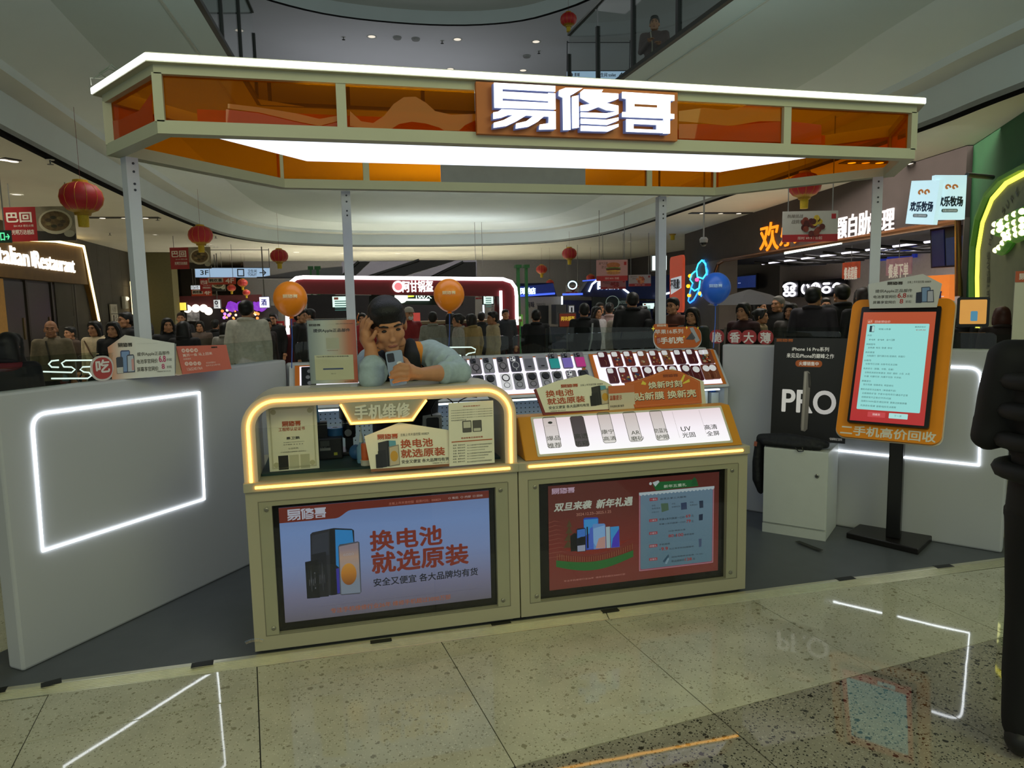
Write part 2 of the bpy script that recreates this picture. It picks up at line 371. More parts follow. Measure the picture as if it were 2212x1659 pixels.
# slab edge round the void + balustrades of the floor above
slab=MB()
for a,b in zip(VO[:-1],VO[1:]): slab.bar((*a,4.272),(*b,4.272),.05,.045)
struct(slab.build('trim_void_edge',mat('23241f',.5)))
up=MB().prism([(-13,-2),(-.97,-2),(-.47,7.13),(3.91,7.13),(4.23,-2),(15,-2),(15,33),(-13,33)],4.265,4.29); struct(up.build('floor_upper',mat('8a867c',.3)))
def balustrade(a,b,n,label,H=1.):
    t=thing('balustrade',label,'balustrade'); a=V((*a,4.295)); b=V((*b,4.295)); d=(b-a)/n
    for k in range(n): 
        MB().bar(a+d*(k+.03)+V((0,0,.56*H)),a+d*(k+.97)+V((0,0,.56*H)),.014,1.06*H).build('pane',GLASS,t)
    for k in range(n+1): MB().bar(a+d*k,a+d*k+V((0,0,.85*H)),.05,.05,up=(0,1,0)).build('post',mat('0c0d0c',.4),t)
    MB().bar(a+V((0,0,1.12*H)),b+V((0,0,1.12*H)),.05,.03).build('handrail',mat('5b5d58',.3,.6),t)
balustrade((-.96,-1.5),(-.46,7.05),8,'glass balustrade with black posts on the gallery edge above the red hotpot banner')
balustrade((4.2,-1.5),(3.9,7.05),8,'glass balustrade with black posts where a person leans on the upper gallery')
balustrade((-.3,7.12),(3.8,7.12),4,'far glass balustrade across the upper void, seen through the amber canopy',.3)
# ceiling of the upper floor with its rounded opening
UU=crom([(-2.2,6),(-2.1,10),(-1.4,12.9),(.1,14.1),(2.1,14.45),(4.1,14.2),(5.5,13.3),(6.5,11.2),(6.8,6)],5)
struct(strip(offs(UU,-.1),8.2,outer(UU,-13,15,33),8.2).build('ceiling_upper',mat('e0e0e4',.8,noise=.02,scale=1)))
struct(strip(offs(UU,-.1),8.2,UU,8.28).build('ceiling_upper_slot',mat('050505',.9)))
struct(strip(UU,8.2,UU,8.5).build('ceiling_upper_riser',FAS,smooth=True)); struct(strip(UU,8.5,offs(UU,.5),8.75).build('ceiling_upper_cove',CEIL2,smooth=True))
struct(MB().box(-13,-6,9.0,15,33,9.1).build('ceiling_roof',mat('8a8a86',.8)))
struct(MB().box(-13,33,0,15,33.2,9).build('wall_far',mat('5a5651',.8)))
# ================================================================ BOOTH
GREY=mat('b9bbc0',.45,noise=.015,scale=2,spec=.35); CREAM=mat('aba58c',.42,noise=.015,scale=3,spec=.4)
LEDW=glow('f4faff',7); LEDO=glow('ffb44a',6)
ZP=.012
plat=MB().prism([(-1.35,-.03),(4.55,-.03),(4.62,.1),(3.3,1.98),(.05,1.98),(-1.35,.1)],0,ZP)
platform=tag(plat.build('platform_flooring',mat('54585c',.42,noise=.06,scale=9,spec=.4)),'thin grey vinyl flooring sheet under the repair booth','flooring')
ALU=mat('eae6cc',.32,.85,noise=.04,scale=30)
eg=thing('edging_strip','ribbed aluminium ramp strip edging the booth floor','edging',(0,0,0))
for xa,xb in ((-1.35,1.66),(1.664,4.5)):
    s=MB().add([(xa,-.085,.001),(xb,-.085,.001),(xb,-.035,.022),(xa,-.035,.022),(xa,-.012,.022),(xb,-.012,.022),(xb,-.012,.0),(xa,-.012,0)],[(0,1,2,3),(3,2,5,4),(4,5,6,7)]).build('strip',ALU,eg)
    rb=MB()
    for k in range(6):
        y=-.08+k*.0075; z=.001+(y+.085)/.05*.021; rb.box(xa,y,z,xb,y+.003,z+.0022)
    rb.build('ribs',ALU,s)
def tape(u,v,du,dv,w,label):
    a=onz(u,v,.0225); b=onz(u+du,v+dv,.0225); m=MB().bar(a,b,w,.0012); tag(m.build('tape',mat('12140f',.55)),label,'tape','black tape on the booth floor')
tape(88,1481,45,-12,.045,'piece of black tape on the edging strip nearest the white partition end')
tape(413,1438,48,-8,.045,'piece of black tape on the edging strip before the repair counter')
tape(-8,1492,22,-4,.045,'piece of black tape cut off by the picture edge')
tape(800,1387,46,-6,.03,'piece of black tape under the blue-white screen counter')
tape(1061,1349,42,-6,.03,'piece of black tape at the joint of the two counters')
tape(1300,1321,36,-5,.035,'piece of black tape under the red screen counter')
tape(1808,1252,36,-5,.04,'piece of black tape on the edging strip between counter and stand')
tape(2020,1225,36,-4,.04,'piece of black tape on the edging strip beside the screen stand')
tape(1722,1169,52,20,.035,'slanting strip of dark tape on grey floor before white cabinet')
# ---- partitions
HP=1.23
FL=Fr((-.97,.13,0),(math.cos(.923),math.sin(.923),0),(0,0,1)); LP=1.77
FR_=Fr((3.16,1.45,0),(.612,-.791,0),(0,0,1)); RP=1.75
def partition(F,Ln,label,led,gl):
    t=thing('partition',label,'partition',F.M)
    MB().box(0,.012,-.1,Ln,HP,0).build('wall_body',GREY,t,bevel=.012)
    n=len(led); MB().tube([V((x,y,.003)) for x,y in led],.0062,8,closed=True).build('led_outline',LEDW,t)
    for x0,x1,h in gl: 
        MB().prism(rrect(x0,HP-.002,x1,HP+h,.03),-.056,-.048).build('glass_screen',GLASS,t)
    return t
def rcorner(P,i,r,n=6):
    a,b,c=[V(P[(i+k-1)%len(P)]) for k in range(3)]; d1=(a-b).normalized(); d2=(c-b).normalized()
    s,e=b+d1*r,b+d2*r; return [tuple((s*(1-t)**2+b*2*t*(1-t)+e*t*t)) for t in [k/n for k in range(n+1)]]
ql=FL.P([(430,848),(68,896),(92,1190),(441,1078)]); led=[ql[0]]+rcorner(ql,1,.07)+[ql[2],ql[3]]
partition(FL,LP,'long grey-white partition with glowing rectangle, beside the repair counter',led,[(.02,.36,.1),(.4,1.0,.13),(1.02,1.74,.13)])
qr=FR_.P([(2120,795),(2115,1005),(1826,978)]); x0=qr[0][0]-(ql[0][0]-ql[1][0]); led=[(x0,qr[0][1])]+rcorner([(x0,qr[0][1]),qr[0],qr[1]],1,.07)+[qr[1],(x0,qr[1][1])]
partition(FR_,RP,'grey-white partition with glowing outline behind the screen stand',led,[(.02,.8,.1),(.84,1.66,.1)])
bw=thing('back_partition','low grey-white back wall of the booth behind the phone case display','partition',(0,0,0))
MB().box(.09,1.6,.012,3.12,1.7,1.2).build('wall_body',GREY,bw,bevel=.01)
for x0,x1 in ((.15,1.0),(1.02,1.6),(1.63,2.72)): MB().prism(rrect(x0,1.2,x1,1.335,.03),-.004,.004,Matrix(((1,0,0,0),(0,0,-1,1.66),(0,1,0,0),(0,0,0,1)))).build('glass_screen',GLASS,bw)
# ================================================================ CANOPY
ZC,ZT=2.3267,2.606
HX=[(-.29,.23),(-.64,.76),(.11,1.71),(3.23,1.71),(3.98,.76),(3.64,.23)]   # FL L BL BR R FR
RAIL=mat('c9c9ac',.45,noise=.02,scale=5)
AMB=tint_glass('amber_acrylic',(.98,.52,.05),(.8,.26,.004),.1,1.12)
can=thing('canopy','amber-glazed hexagonal booth canopy on white posts with a glowing rim','canopy',(0,0,0))
n6=len(HX)
cxm,cym=1.67,.95
def inset(P,d):
    n=len(P); o=[]; 
    for i in range(n):
        a,b,c=V(P[i-1]),V(P[i]),V(P[(i+1)%n]); e1=(b-a).normalized(); e2=(c-b).normalized()
        n1=V((e1.y,-e1.x)); n2=V((e2.y,-e2.x)); m=(n1+n2); m=m/ (1+n1.dot(n2)); o.append(tuple(b+m*d))
    return o
# outline runs clockwise seen from above, so +d moves inwards
def ringprism(P,d,z0,z1,nm,m,parent):
    Q=inset(P,d); n=len(P)
    for i in range(n):
        a,b,c,e=P[i],P[(i+1)%n],Q[(i+1)%n],Q[i]
        MB().prism([a,b,c,e],z0,z1).build(nm,m,parent)
ringprism(HX,.07,ZC,ZC+.056,'lower_rail',RAIL,can)
ringprism(HX,.05,ZT-.03,ZT+.01,'upper_rail',RAIL,can)
OUT=inset(HX,-.035)
ringprism(OUT,.05,ZT+.008,ZT+.046,'rim_housing',RAIL,can)
ringprism(inset(OUT,-.004),.0035,ZT+.014,ZT+.041,'led_rim',glow('f6faff',3.6),can)
MU=[]
def mull(p): MB().box(p[0]-.02,p[1]-.02,ZC+.05,p[0]+.02,p[1]+.02,ZT-.025).build('mullion',RAIL,can)
IH=inset(HX,.02)
for q in IH: mull(q)
fx=[ony(737,220,.25).x,ony(1698,260,.25).x]
for x in fx: MB().box(x-.022,.235,ZC+.05,x+.022,.285,ZT).build('mullion',RAIL,can)
bx=[.66,2.68]
for x in bx: MB().box(x-.02,1.66,ZC+.05,x+.02,1.70,ZT).build('mullion',RAIL,can)
def pane(a,b):
    a=V((*a,0)); b=V((*b,0)); d=(b-a).normalized(); MB().bar(a+V((0,0,(ZC+.05+ZT)/2)),b+V((0,0,(ZC+.05+ZT)/2)),.004,ZT-ZC-.06).build('amber_pane',AMB,can)
PI_=inset(HX,.03)
seq=[(PI_[0],PI_[1]),(PI_[1],PI_[2]),(PI_[3],PI_[4]),(PI_[4],PI_[5])]
for a,b in seq: pane(a,b)
fy=PI_[0][1]
sb=[ony(1028,235,.23).x,ony(1464,250,.23).x]
for a,b in ((PI_[0][0],fx[0]),(fx[0],sb[0]),(sb[1],fx[1]),(fx[1],PI_[5][0])): pane((a,fy),(b,fy))
by_=PI_[2][1]; bs=[ony(952,380,1.68).x,ony(1262,390,1.68).x]
for a,b in ((PI_[2][0],bx[0]),(bx[0],bs[0]),(bs[1],bx[1]),(bx[1],PI_[3][0])): pane((a,by_),(b,by_))
MB().box(bs[0],1.655,ZC+.05,bs[1],1.675,ZT).build('back_board',mat('8f9096',.5),can)
# printed hill shapes on the front panes
FY=Fr((0,fy-.0035,0),(1,0,0),(0,0,1))
HIL=tint_glass('deep_orange_film',(.95,.34,.02),(.9,.22,.01),.5); YEL=tint_glass('yellow_film',(.97,.6,.08),(.95,.5,.05),.5)
def hills(pts,m): MB().prism(FY.P(pts),0,.001,FY.M).build('printed_hill',m,can)
hills([(492,224),(560,232),(640,245),(690,257),(729,250),(729,262),(690,272),(640,262),(560,243),(492,234)],YEL)
hills([(488,236),(560,245),(640,264),(690,274),(729,264),(729,277),(488,270)],HIL)
hills([(756,240),(780,262),(806,266),(830,250),(850,225),(872,210),(898,209),(920,222),(940,240),(975,248),(1027,246),(1027,283),(756,279)],YEL)
hills([(756,272),(800,280),(756,280)],HIL); hills([(842,281),(862,268),(890,263),(920,267),(950,276),(962,284)],HIL); hills([(990,284),(1005,270),(1027,260),(1027,285)],HIL)
hills([(1466,240),(1520,233),(1570,238),(1640,222),(1686,222),(1686,262),(1640,266),(1570,272),(1520,266),(1466,262)],YEL)
hills([(1466,268),(1520,268),(1580,272),(1640,262),(1686,262),(1686,307),(1466,299)],HIL)
hills([(1708,262),(1774,270),(1774,310),(1708,308)],HIL)
FLs=Fr((*PI_[1],0),(PI_[0][0]-PI_[1][0],PI_[0][1]-PI_[1][1],0),(0,0,1)); FLs.o+=FLs.n*.004; FLs=Fr(FLs.o,FLs.r,(0,0,1))
MB().prism(FLs.P([(240,262),(262,258),(280,248),(300,240),(318,215),(328,200),(331,262),(240,308)]),0,.001,FLs.M).build('printed_hill',HIL,can)
# light box with its glowing panel underneath
LBX=[(-.14,.32),(3.12,.32),(2.8,.885),(.3,.885)]
MB().prism(LBX,ZC+.035,ZC+.13).build('light_box',mat('c9c6be',.6),can)
MB().prism([(-.12,.33),(3.10,.33),(2.79,.875),(.31,.875)],ZC+.022,ZC+.034).build('light_panel',mat('e4ecff',.4,emit=1.6,noise=0,name='light_panel'),can)
bpy.data.materials['light_panel'].cycles.emission_sampling='AUTO'
# posts with screws
for (x,y),zb in (((-.55,.80),.012),((.523,1.76),.012),((2.818,1.76),.012),((3.89,.80),.012)):
    a=math.radians(37) if x<0 else (math.radians(-37) if x>3.5 else 0)
    Mx=Matrix.Translation((x,y,0))@Matrix.Rotation(a,4,'Z'); p=MB().box(-.03,-.03,zb,.03,.03,ZC,Mx).build('post',mat('cfd2da',.4,noise=.02),can)
    for dz in (.03,.07,.13,.16): 
        sc=MB().lathe([(.006,0),(.006,.003),(.003,.004)],10,Mx@Matrix.Translation((.004,-.03,ZC-dz))@Matrix.Rotation(PI/2,4,'X')).build('screw',mat('44464a',.3,.8),p)
MB().tube([ony(202,170,.7),ony(235,148,.7),ony(262,160,.72),ony(240,175,.7),ony(215,158,.7),ony(240,140,.7),ony(264,158,.75)],.004,6).build('cable',mat('8d9488',.5),can)
MB().tube([ony(264,158,.75),ony(215,170,.7),ony(195,168,.7),ony(197,184,.7)],.0025,6).build('cable',mat('d8d8cc',.5),can)
# ---- sign board with the three raised characters
SB=Fr((0,.198,0),(1,0,0),(0,0,1))
sq=SB.P([(1028,178),(1464,198),(1464,304),(1030,289)])
zt_=(sq[0][1]+sq[1][1])/2; zb_=(sq[2][1]+sq[3][1])/2
sign=thing('shop_sign','orange shop sign with three glowing white characters on the canopy front','sign',SB.M)
MB().box(sq[0][0],zb_,-.03,sq[1][0],zt_,0).build('board',mat('c9702a',.45,noise=.03),sign)
def LG(*ps):  # logo coordinates as read from the enlarged sign, straightened and scaled to 0..1
    return [((x-950)/1165.,1-((y-(x-950)*.036)-545)/306.) for x,y in ps]
LOGO=[ # first character
 LG((958,548),(1335,561),(1335,600),(1008,589),(1008,606),(1290,616),(1290,610),(1335,612),(1335,668),(1008,652),(1008,668),(1290,678),(1290,664),(1335,666),(1335,722),(958,716)),
 LG((1000,726),(1335,735),(1335,858),(1230,862),(1234,828),(1290,818),(1292,772),(1262,770),(1222,808),(1165,842),(1085,856),(1088,822),(1150,806),(1196,768),(1150,766),(1090,806),(1030,838),(950,852),(952,818),(1010,800),(1072,764),(1040,764),(1000,782),(950,792),(950,748),(980,742)),
 # second character
 LG((1400,572),(1508,572),(1450,612),(1428,624),(1428,862),(1382,864),(1382,640),(1356,628),(1358,590)),LG((1440,632),(1482,622),(1482,846),(1440,852)),
 LG((1515,580),(1640,580),(1628,600),(1740,605),(1740,640),(1722,648),(1660,672),(1740,690),(1740,730),(1660,722),(1610,700),(1545,728),(1494,730),(1494,692),(1560,680),(1494,640),(1494,600)),
 LG((1494,740),(1660,744),(1740,728),(1740,748),(1660,776),(1494,772)),LG((1494,784),(1660,790),(1740,772),(1740,794),(1665,826),(1494,818)),LG((1494,832),(1660,838),(1740,818),(1740,838),(1670,872),(1494,868)),
 # third character
 LG((1765,592),(2115,608),(2115,648),(2088,648),(2088,742),(2115,744),(2115,778),(2086,776),(2086,884),(2040,884),(2042,776),(1765,768),(1765,734),(1792,734),(1792,640),(1765,636)),
 LG((1792,784),(2036,792),(2036,880),(1792,872),(1792,846),(1840,846),(1840,852),(1995,858),(1995,822),(1840,816),(1840,846),(1792,846)),
]
LOGO_CUT=[LG((1845,676),(1998,682),(1998,700),(1845,694))]
def logo(parent,box,m,z=.001,th=.0008,M=None,name='logo_lettering',cutm=None):
    x0,y0,x1,y1=box; f=lambda P:[(x0+a*(x1-x0),y0+b*(y1-y0)) for a,b in P]
    mb=MB()
    for P in LOGO: mb.prism(f(P),z,z+th)
    o=mb.build(name,m,parent,M)
    if cutm:
        c=MB()
        for P in LOGO_CUT: c.prism(f(P),z+th,z+th+.0006)
        c.build('logo_gap',cutm,o)
    return o
lq=SB.P([(1060,183),(1448,296)])
lb=(lq[0][0],zb_+.02,lq[1][0],zt_-.012)
logo(sign,(lb[0]-.006,lb[1]-.004,lb[2]-.006,lb[3]-.004),mat('5a6798',.4,emit=.35,noise=0),z=.012,th=.028,name='letter_return')
logo(sign,lb,glow('ffffff',2.6),z=.04,th=.003,name='letter_face',cutm=mat('c9702a',.5))
# ================================================================ COUNTERS
F0=Fr((0,0,0),(1,0,0),(0,0,1)); S15=Fr((0,.015,0),(1,0,0),(0,0,1))
BLK=mat('0b0b0c',.35,noise=0); DARKP=mat('1a1a1c',.3,noise=0); WHITE=mat('e8e8e4',.5,noise=.01)
def k5(x,y): return (540+x/3.568,1020+y/3.568)
def k2(x,y): return (1120+x/4.254,980+y/4.254)
def kbox(F,k,x0,y0,x1,y1): a=k(x0,y0); b=k(x1,y1); return F.box(*a,*b)
def cabinet(x0,label,pl,bz):
    t=thing('counter',label,'counter',F0.M@Matrix.Translation((x0,0,0))); W=1.23
    MB().box(.03,ZP,-.58,W-.03,.034,-.03).build('plinth',mat('6d6b60',.6),t)
    MB().box(0,.03,-.6,W,.765,-.03).build('body',CREAM,t)
    # front frame round the screen opening
    a,b,c,d=bz
    fr=MB(); fr.box(0,.03,-.03,a,.765,0); fr.box(c,.03,-.03,W,.765,0); fr.box(a,.03,-.03,c,b,0); fr.box(a,d,-.03,c,.765,0); fr.build('front_frame',CREAM,t)
    sm=MB(); p0,p1,p2,p3=pl; w=.0035
    for q in ((p0,p1,p2,p1+w),(p0,p3,p2,p3+w),(p0,p1,p0+w,p3),(p2,p1,p2+w,p3)): sm.box(q[0],q[1],.0,q[2],q[3],.0012)
    sm.build('panel_seam',mat('76725f',.6),t)
    for x in (p0+.035,p2-.035):
        for y in (p1+.035,p3-.035): MB().lathe([(.0095,0),(.0095,.004),(.006,.006)],14,Matrix.Translation((x,y,.001))).build('screw',mat('8c8a7c',.3,.7),t)
    MB().box(-.004,.763,-.6,W+.004,.806,.018).build('ledge',CREAM,t,bevel=.004)
    MB().tube([(.045,.785,.02),(1.19,.785,.02)],.0062,8).build('led_line',LEDO,t)
    MB().prism([(a,b),(c,b),(c,d),(a,d)],-.0275,-.026).build('screen_bezel',mat('120f0c',.2,noise=0),t)
    MB().prism([(p0+.004,p1+.004),(p2,p1+.004),(p2,p3),(p0+.004,p3)],.0003,.0011).build('cover_sheet',ACRYL,t)
    return t
c1=cabinet(0,'cream repair counter with rounded glowing arch and blue-white phone battery screen',(.05,.095,1.181,.713),(.107,.1,1.122,.693))
c2=cabinet(1.236,'cream counter with red screen under the slanted orange display box',(.045,.095,1.176,.713),(.1,.1,1.115,.69))
# ---- screen of the first counter
def rel(F,x0): 
    return Fr(F.o+V((x0,0,0)),F.r,F.u)
S1=S15
def scr(counter,F,x0,quad,name,m):
    q=F.P(quad); xs=[p[0] for p in q]; ys=[p[1] for p in q]; X0,X1,Y0,Y1=(xs[0]+xs[3])/2,(xs[1]+xs[2])/2,(ys[2]+ys[3])/2,(ys[0]+ys[1])/2
    o=MB().prism([(X0,Y0),(X1,Y0),(X1,Y1),(X0,Y1)],0,.0015).build(name,m,counter,Matrix.Translation((-x0,0,-.024)))
    return o,(X0,Y0,X1,Y1)
m1=ramp_mat('lit_screen_blue',[(0,'54505a'),(.22,'62627a'),(.5,'66769c'),(.78,'627aa6'),(1,'5c7098')],1,.14,.67,.92)
s1,R1=scr(c1,S15,0,[(601.7,1099),(1056.5,1060),(1061.9,1292.4),(615.7,1347.4)],'screen',m1)
def dim(h,k): 
    c=[int(h[i:i+2],16) for i in (0,2,4)]; return ''.join('%02x'%int(round(255*((x/255)**2.2*k)**(1/2.2))) for x in c)
E_=lambda h,s=1: glow(dim(h,.5),s)
def spoly(scr_,F,k,pts,m,z=.002,th=.0006,name='graphic'): return MB().prism(F.P([k(*q) for q in pts]),z,z+th).build(name,m,scr_)
RED=E_('7c2e22',.9)
X0,Y0,X1,Y1=R1; w=X1-X0; h=Y1-Y0
bx0=[(X0,Y1),(X1,Y1),(X1,Y1-.068*h),(X0+.33*w,Y1-.068*h)]+[(X0+(.33-.075*t)*w,Y1-(.068+.062*(.5-.5*math.cos(PI*t)))*h) for t in (.2,.4,.6,.8,1)]+[(X0,Y1-.13*h)]
MB().prism(bx0,.0018,.0024).build('header_band',RED,s1)
logo(s1,kbox(S15,k5,285,292,588,352),E_('cfd2e2',.9),z=.003,th=.0004)
txt(s1,'主板上市天音控股  股票代码：000829',kbox(S15,k5,1070,236,1472,222),E_('d88a78',.8),z=.003)
txt(s1,'○ 售后  ◇ 内部  □ 回收',kbox(S15,k5,1530,195,1796,190),E_('e0d0cc',.8),z=.003)
txt(s1,'换电池',kbox(S15,k5,925,462,1482,556),E_('8c3426',.9),z=.003,bold=.035)
txt(s1,'就选原装',kbox(S15,k5,938,628,1684,706),E_('8c3426',.9),z=.003,bold=.035)
txt(s1,'安全又便宜 各大品牌均有货',kbox(S15,k5,952,826,1758,796),E_('20222e',.9),z=.003,bold=.02)
txt(s1,'专注手机维修行业26年 维修手机超过3000万部',kbox(S15,k5,622,1054,1548,982),E_('b5653c',.9),z=.003,bold=.012)
dots=MB()
for i in range(70):
    t=i/69; a=S15.l(*k5(440+t*1320,1052-t*152)); dots.box(a[0]-.0015,a[1]-.001,.003,a[0]+.0015,a[1]+.001,.0034)
dots.build('dotted_line',E_('5a5468',.9),s1)
# handset pictures on the screen
spoly(s1,S15,k5,[(464,484),(480,468),(614,440),(622,952),(474,962)],E_('2a2c34',.9)); spoly(s1,S15,k5,[(478,492),(605,462),(608,640),(480,650)],E_('363a46',.9),z=.0026)
spoly(s1,S15,k5,[(614,440),(648,434),(668,948),(622,954)],E_('14151a',.9)); spoly(s1,S15,k5,[(648,434),(784,440),(802,452),(806,560),(806,920),(668,946)],E_('1c2230',.9))
spoly(s1,S15,k5,[(656,446),(788,450),(798,545),(690,560),(690,740),(664,720)],E_('2f8fd8',1.),z=.0028); spoly(s1,S15,k5,[(664,748),(700,740),(706,930),(674,940)],E_('3a34a8',1.),z=.0028)
spoly(s1,S15,k5,[(680,575),(692,562),(832,536),(844,544),(860,925),(848,940),(706,952),(694,942)],E_('565a68',.9),z=.0032)
spoly(s1,S15,k5,[(686,576),(834,545),(852,930),(704,944)],ramp_mat('phone_wallpaper',[(0,'66707e'),(.45,'947c6c'),(.6,'7a6c72'),(1,'68666e')],1,.3,.56,.9),z=.0038)
ce=S15.l(*k5(762,788)); MB().prism(circ(ce[0],ce[1],.0175*2,24,.026*2),.0044,.005).build('graphic',ramp_mat('amber_ball',[(0,'68380e'),(.6,'966220'),(1,'a0722c')],1,ce[1]-.05,ce[1]+.05,.95),s1)
spoly(s1,S15,k5,[(468,640),(585,615),(608,960),(478,972)],E_('1e2028',.9),z=.0034); spoly(s1,S15,k5,[(424,696),(526,674),(540,970),(440,978)],E_('15161c',.9),z=.004)
txt(s1,'6080',kbox(S15,k5,720,650,800,622),E_('b8b0b4',.9),z=.0046)
txt(s1,'▪ ◈ ▪ ▣',kbox(S15,k5,462,930,502,750),E_('6a6c74',.8),z=.0048); txt(s1,'▪ ▪ ◈ ▪',kbox(S15,k5,540,930,570,690),E_('5a5c64',.8),z=.0042)
# ---- screen of the second counter
m2=ramp_mat('lit_screen_red',[(0,'5c2620'),(.4,'5e1c18'),(.75,'4c1a16'),(1,'481815')],1,.14,.67,.9)
s2,R2=scr(c2,S15,1.236,[(1184.6,1048.9),(1554.9,1022.3),(1552.5,1235),(1188.2,1275)],'screen',m2)
def kb2(*a): return kbox(S15,k2,*a)
logo(s2,kb2(308,325,520,360),E_('d8b8d0',.85),z=.003,th=.0004)
for s_,b_ in (('双旦来袭',(330,462,668,505)),('新年礼遇',(716,428,1046,476))): txt(s2,s_,kb2(*b_),E_('c9d0c0',.9),z=.003,bold=.045,slant=.18)
txt(s2,'2024.12.23--2025.1.25',kb2(535,552,855,546),E_('d8a08c',.8),z=.003)
txt(s2,'专注手机维修行业26年  维修手机超过3000万部',kb2(420,1185,985,1102),E_('d89a8c',.8),z=.003)
def sp2(pts,m,z=.002,**k): return spoly(s2,S15,k2,pts,m,z,**k)
q=S15.P([k2(1112,352),k2(1804,322),k2(1790,1010),k2(1112,1085)]); px0,px1,py0,py1=q[0][0],q[1][0],(q[2][1]+q[3][1])/2,(q[0][1]+q[1][1])/2
MB().prism(rrect(px0,py0,px1,py1,.012),.002,.0026).build('card_border',E_('b0506a',.8),s2); MB().prism(rrect(px0+.008,py0+.01,px1-.008,py1-.008,.01),.0028,.0034).build('offer_card',ramp_mat('pale_card',[(0,'46606c'),(1,'566c7c')],1,py0,py1,.9),s2)
sc_=MB()
for i in range(60):
    for (a,b) in (((px0+.004)+i*(px1-px0-.008)/59,py0+.004),(px0+.004+i*(px1-px0-.008)/59,py1-.003)): sc_.box(a-.002,b-.0016,.003,a+.001,b+.0016,.0036)
for i in range(60):
    for a in (px0+.003,px1-.003): b=py0+.006+i*(py1-py0-.012)/59; sc_.box(a-.0016,b-.002,.003,a+.0016,b+.001,.0036)
sc_.build('stitching',E_('d8d0d0',.8),s2)
sn=[(px0,py1-.012)]+[(px0+i*(px1-px0)/40,py1-.008-.006*(i%2)) for i in range(41)]+[(px1,py1+.004),(px0,py1+.004)]
MB().prism(sn,.0038,.0044).build('snow_edge',E_('c8d8e0',.9),s2)
sp2([(1240,290),(1290,262),(1640,240),(1660,300),(1270,342)],E_('1f6a34',.9)); sp2([(1235,268),(1290,248),(1300,262),(1262,305)],E_('c8d8d8',.9),z=.003)
c_=S15.l(*k2(1218,278)); MB().prism(circ(*c_,.0075),.003,.0036).build('graphic',E_('d0d8d8',.9),s2)
for i,(x,y,r) in enumerate(((1622,235,.016),(1622,255,.02),(1622,280,.024))): 
    c_=S15.l(*k2(x,y)); MB().prism([(c_[0]-r,c_[1]-.008),(c_[0]+r,c_[1]-.008),(c_[0],c_[1]+.012)],.003+i*.0004,.0034+i*.0004).build('tree_picture',E_('1d5a30',.9),s2)
txt(s2,'新年五重礼',kb2(1340,318,1548,272),E_('c8d8c0',.9),z=.0036,bold=.02)
GD=E_('2a2f36',.9); RD=E_('a8302c',.9)
rows=[('一重礼',(1208,440,1282,405),[('会员立享三大服务',(1304,428,1546,388),GD)]),
 ('二重礼',(1204,632,1280,598),[('苹果X系列换屏一口价',(1296,618,1534,575),GD),('69',(1542,590,1584,560),RD),('元',(1592,586,1614,562),GD),('苹果11系列换屏一口价',(1296,660,1540,620),GD),('79',(1546,638,1586,606),RD),('元',(1592,634,1612,612),GD)]),
 ('三重礼',(1204,750,1280,716),[('抖音/美团立享',(1382,722,1538,692),GD),('80',(1382,772,1428,742),RD),('团',(1432,768,1452,746),GD),('100',(1454,766,1518,732),RD),('维修通券',(1524,756,1618,730),GD)]),
 ('四重礼',(1204,868,1280,832),[('手机维修',(1296,848,1396,820),GD),('+',(1298,890,1310,876),GD),('9.9',(1316,894,1376,858),RD),('元立享手机贴膜服务',(1386,886,1616,846),GD)]),
 ('五重礼',(1204,990,1280,956),[('磁吸便携移动电源（T-55）',(1410,960,1698,914),GD),('新品尝鲜价',(1410,1002,1532,968),GD),('128',(1534,988,1596,956),RD),('元',(1602,980,1628,960),GD)])]
for lab,b_,items in rows:
    bb=kb2(*b_); MB().prism(rrect(*bb,.002),.004,.0044).build('tag_badge',E_('a8404a',.9),s2); txt(s2,lab,(bb[0]+.004,bb[1]+.003,bb[2]-.004,bb[3]-.003),E_('c8d4dc',.9),z=.0048)
    for s_,b2,mm in items: txt(s2,s_,kb2(*b2),mm,z=.0046,bold=.03 if mm is RD else .01)
for s_,b2 in (('手机',(1228,490,1262,470)),('免费清洁',(1228,516,1306,494)),('价值20元',(1228,548,1294,530)),('手机',(1412,472,1446,454)),('软硬检测',(1412,500,1488,478)),('手机',(1578,458,1612,440)),('免费估价',(1578,484,1650,462))): txt(s2,s_,kb2(*b2),GD,z=.0046)
for pts,hc in (([(1312,460),(1378,456),(1384,520),(1320,540)],'56725a'),([(1496,456),(1548,448),(1552,512),(1498,518)],'3a4868'),([(1664,436),(1700,432),(1702,498),(1668,502)],'2c3a50'),([(1662,562),(1698,556),(1696,612),(1662,616)],'1c2a44'),([(1660,786),(1686,782),(1684,856),(1662,860)],'4a5a78'),([(1330,990),(1380,928),(1388,944),(1342,1004)],'35556a'),([(1350,1012),(1376,960),(1388,968),(1366,1018)],'8aa8b8')): sp2(pts,E_(hc,.9),z=.0046)
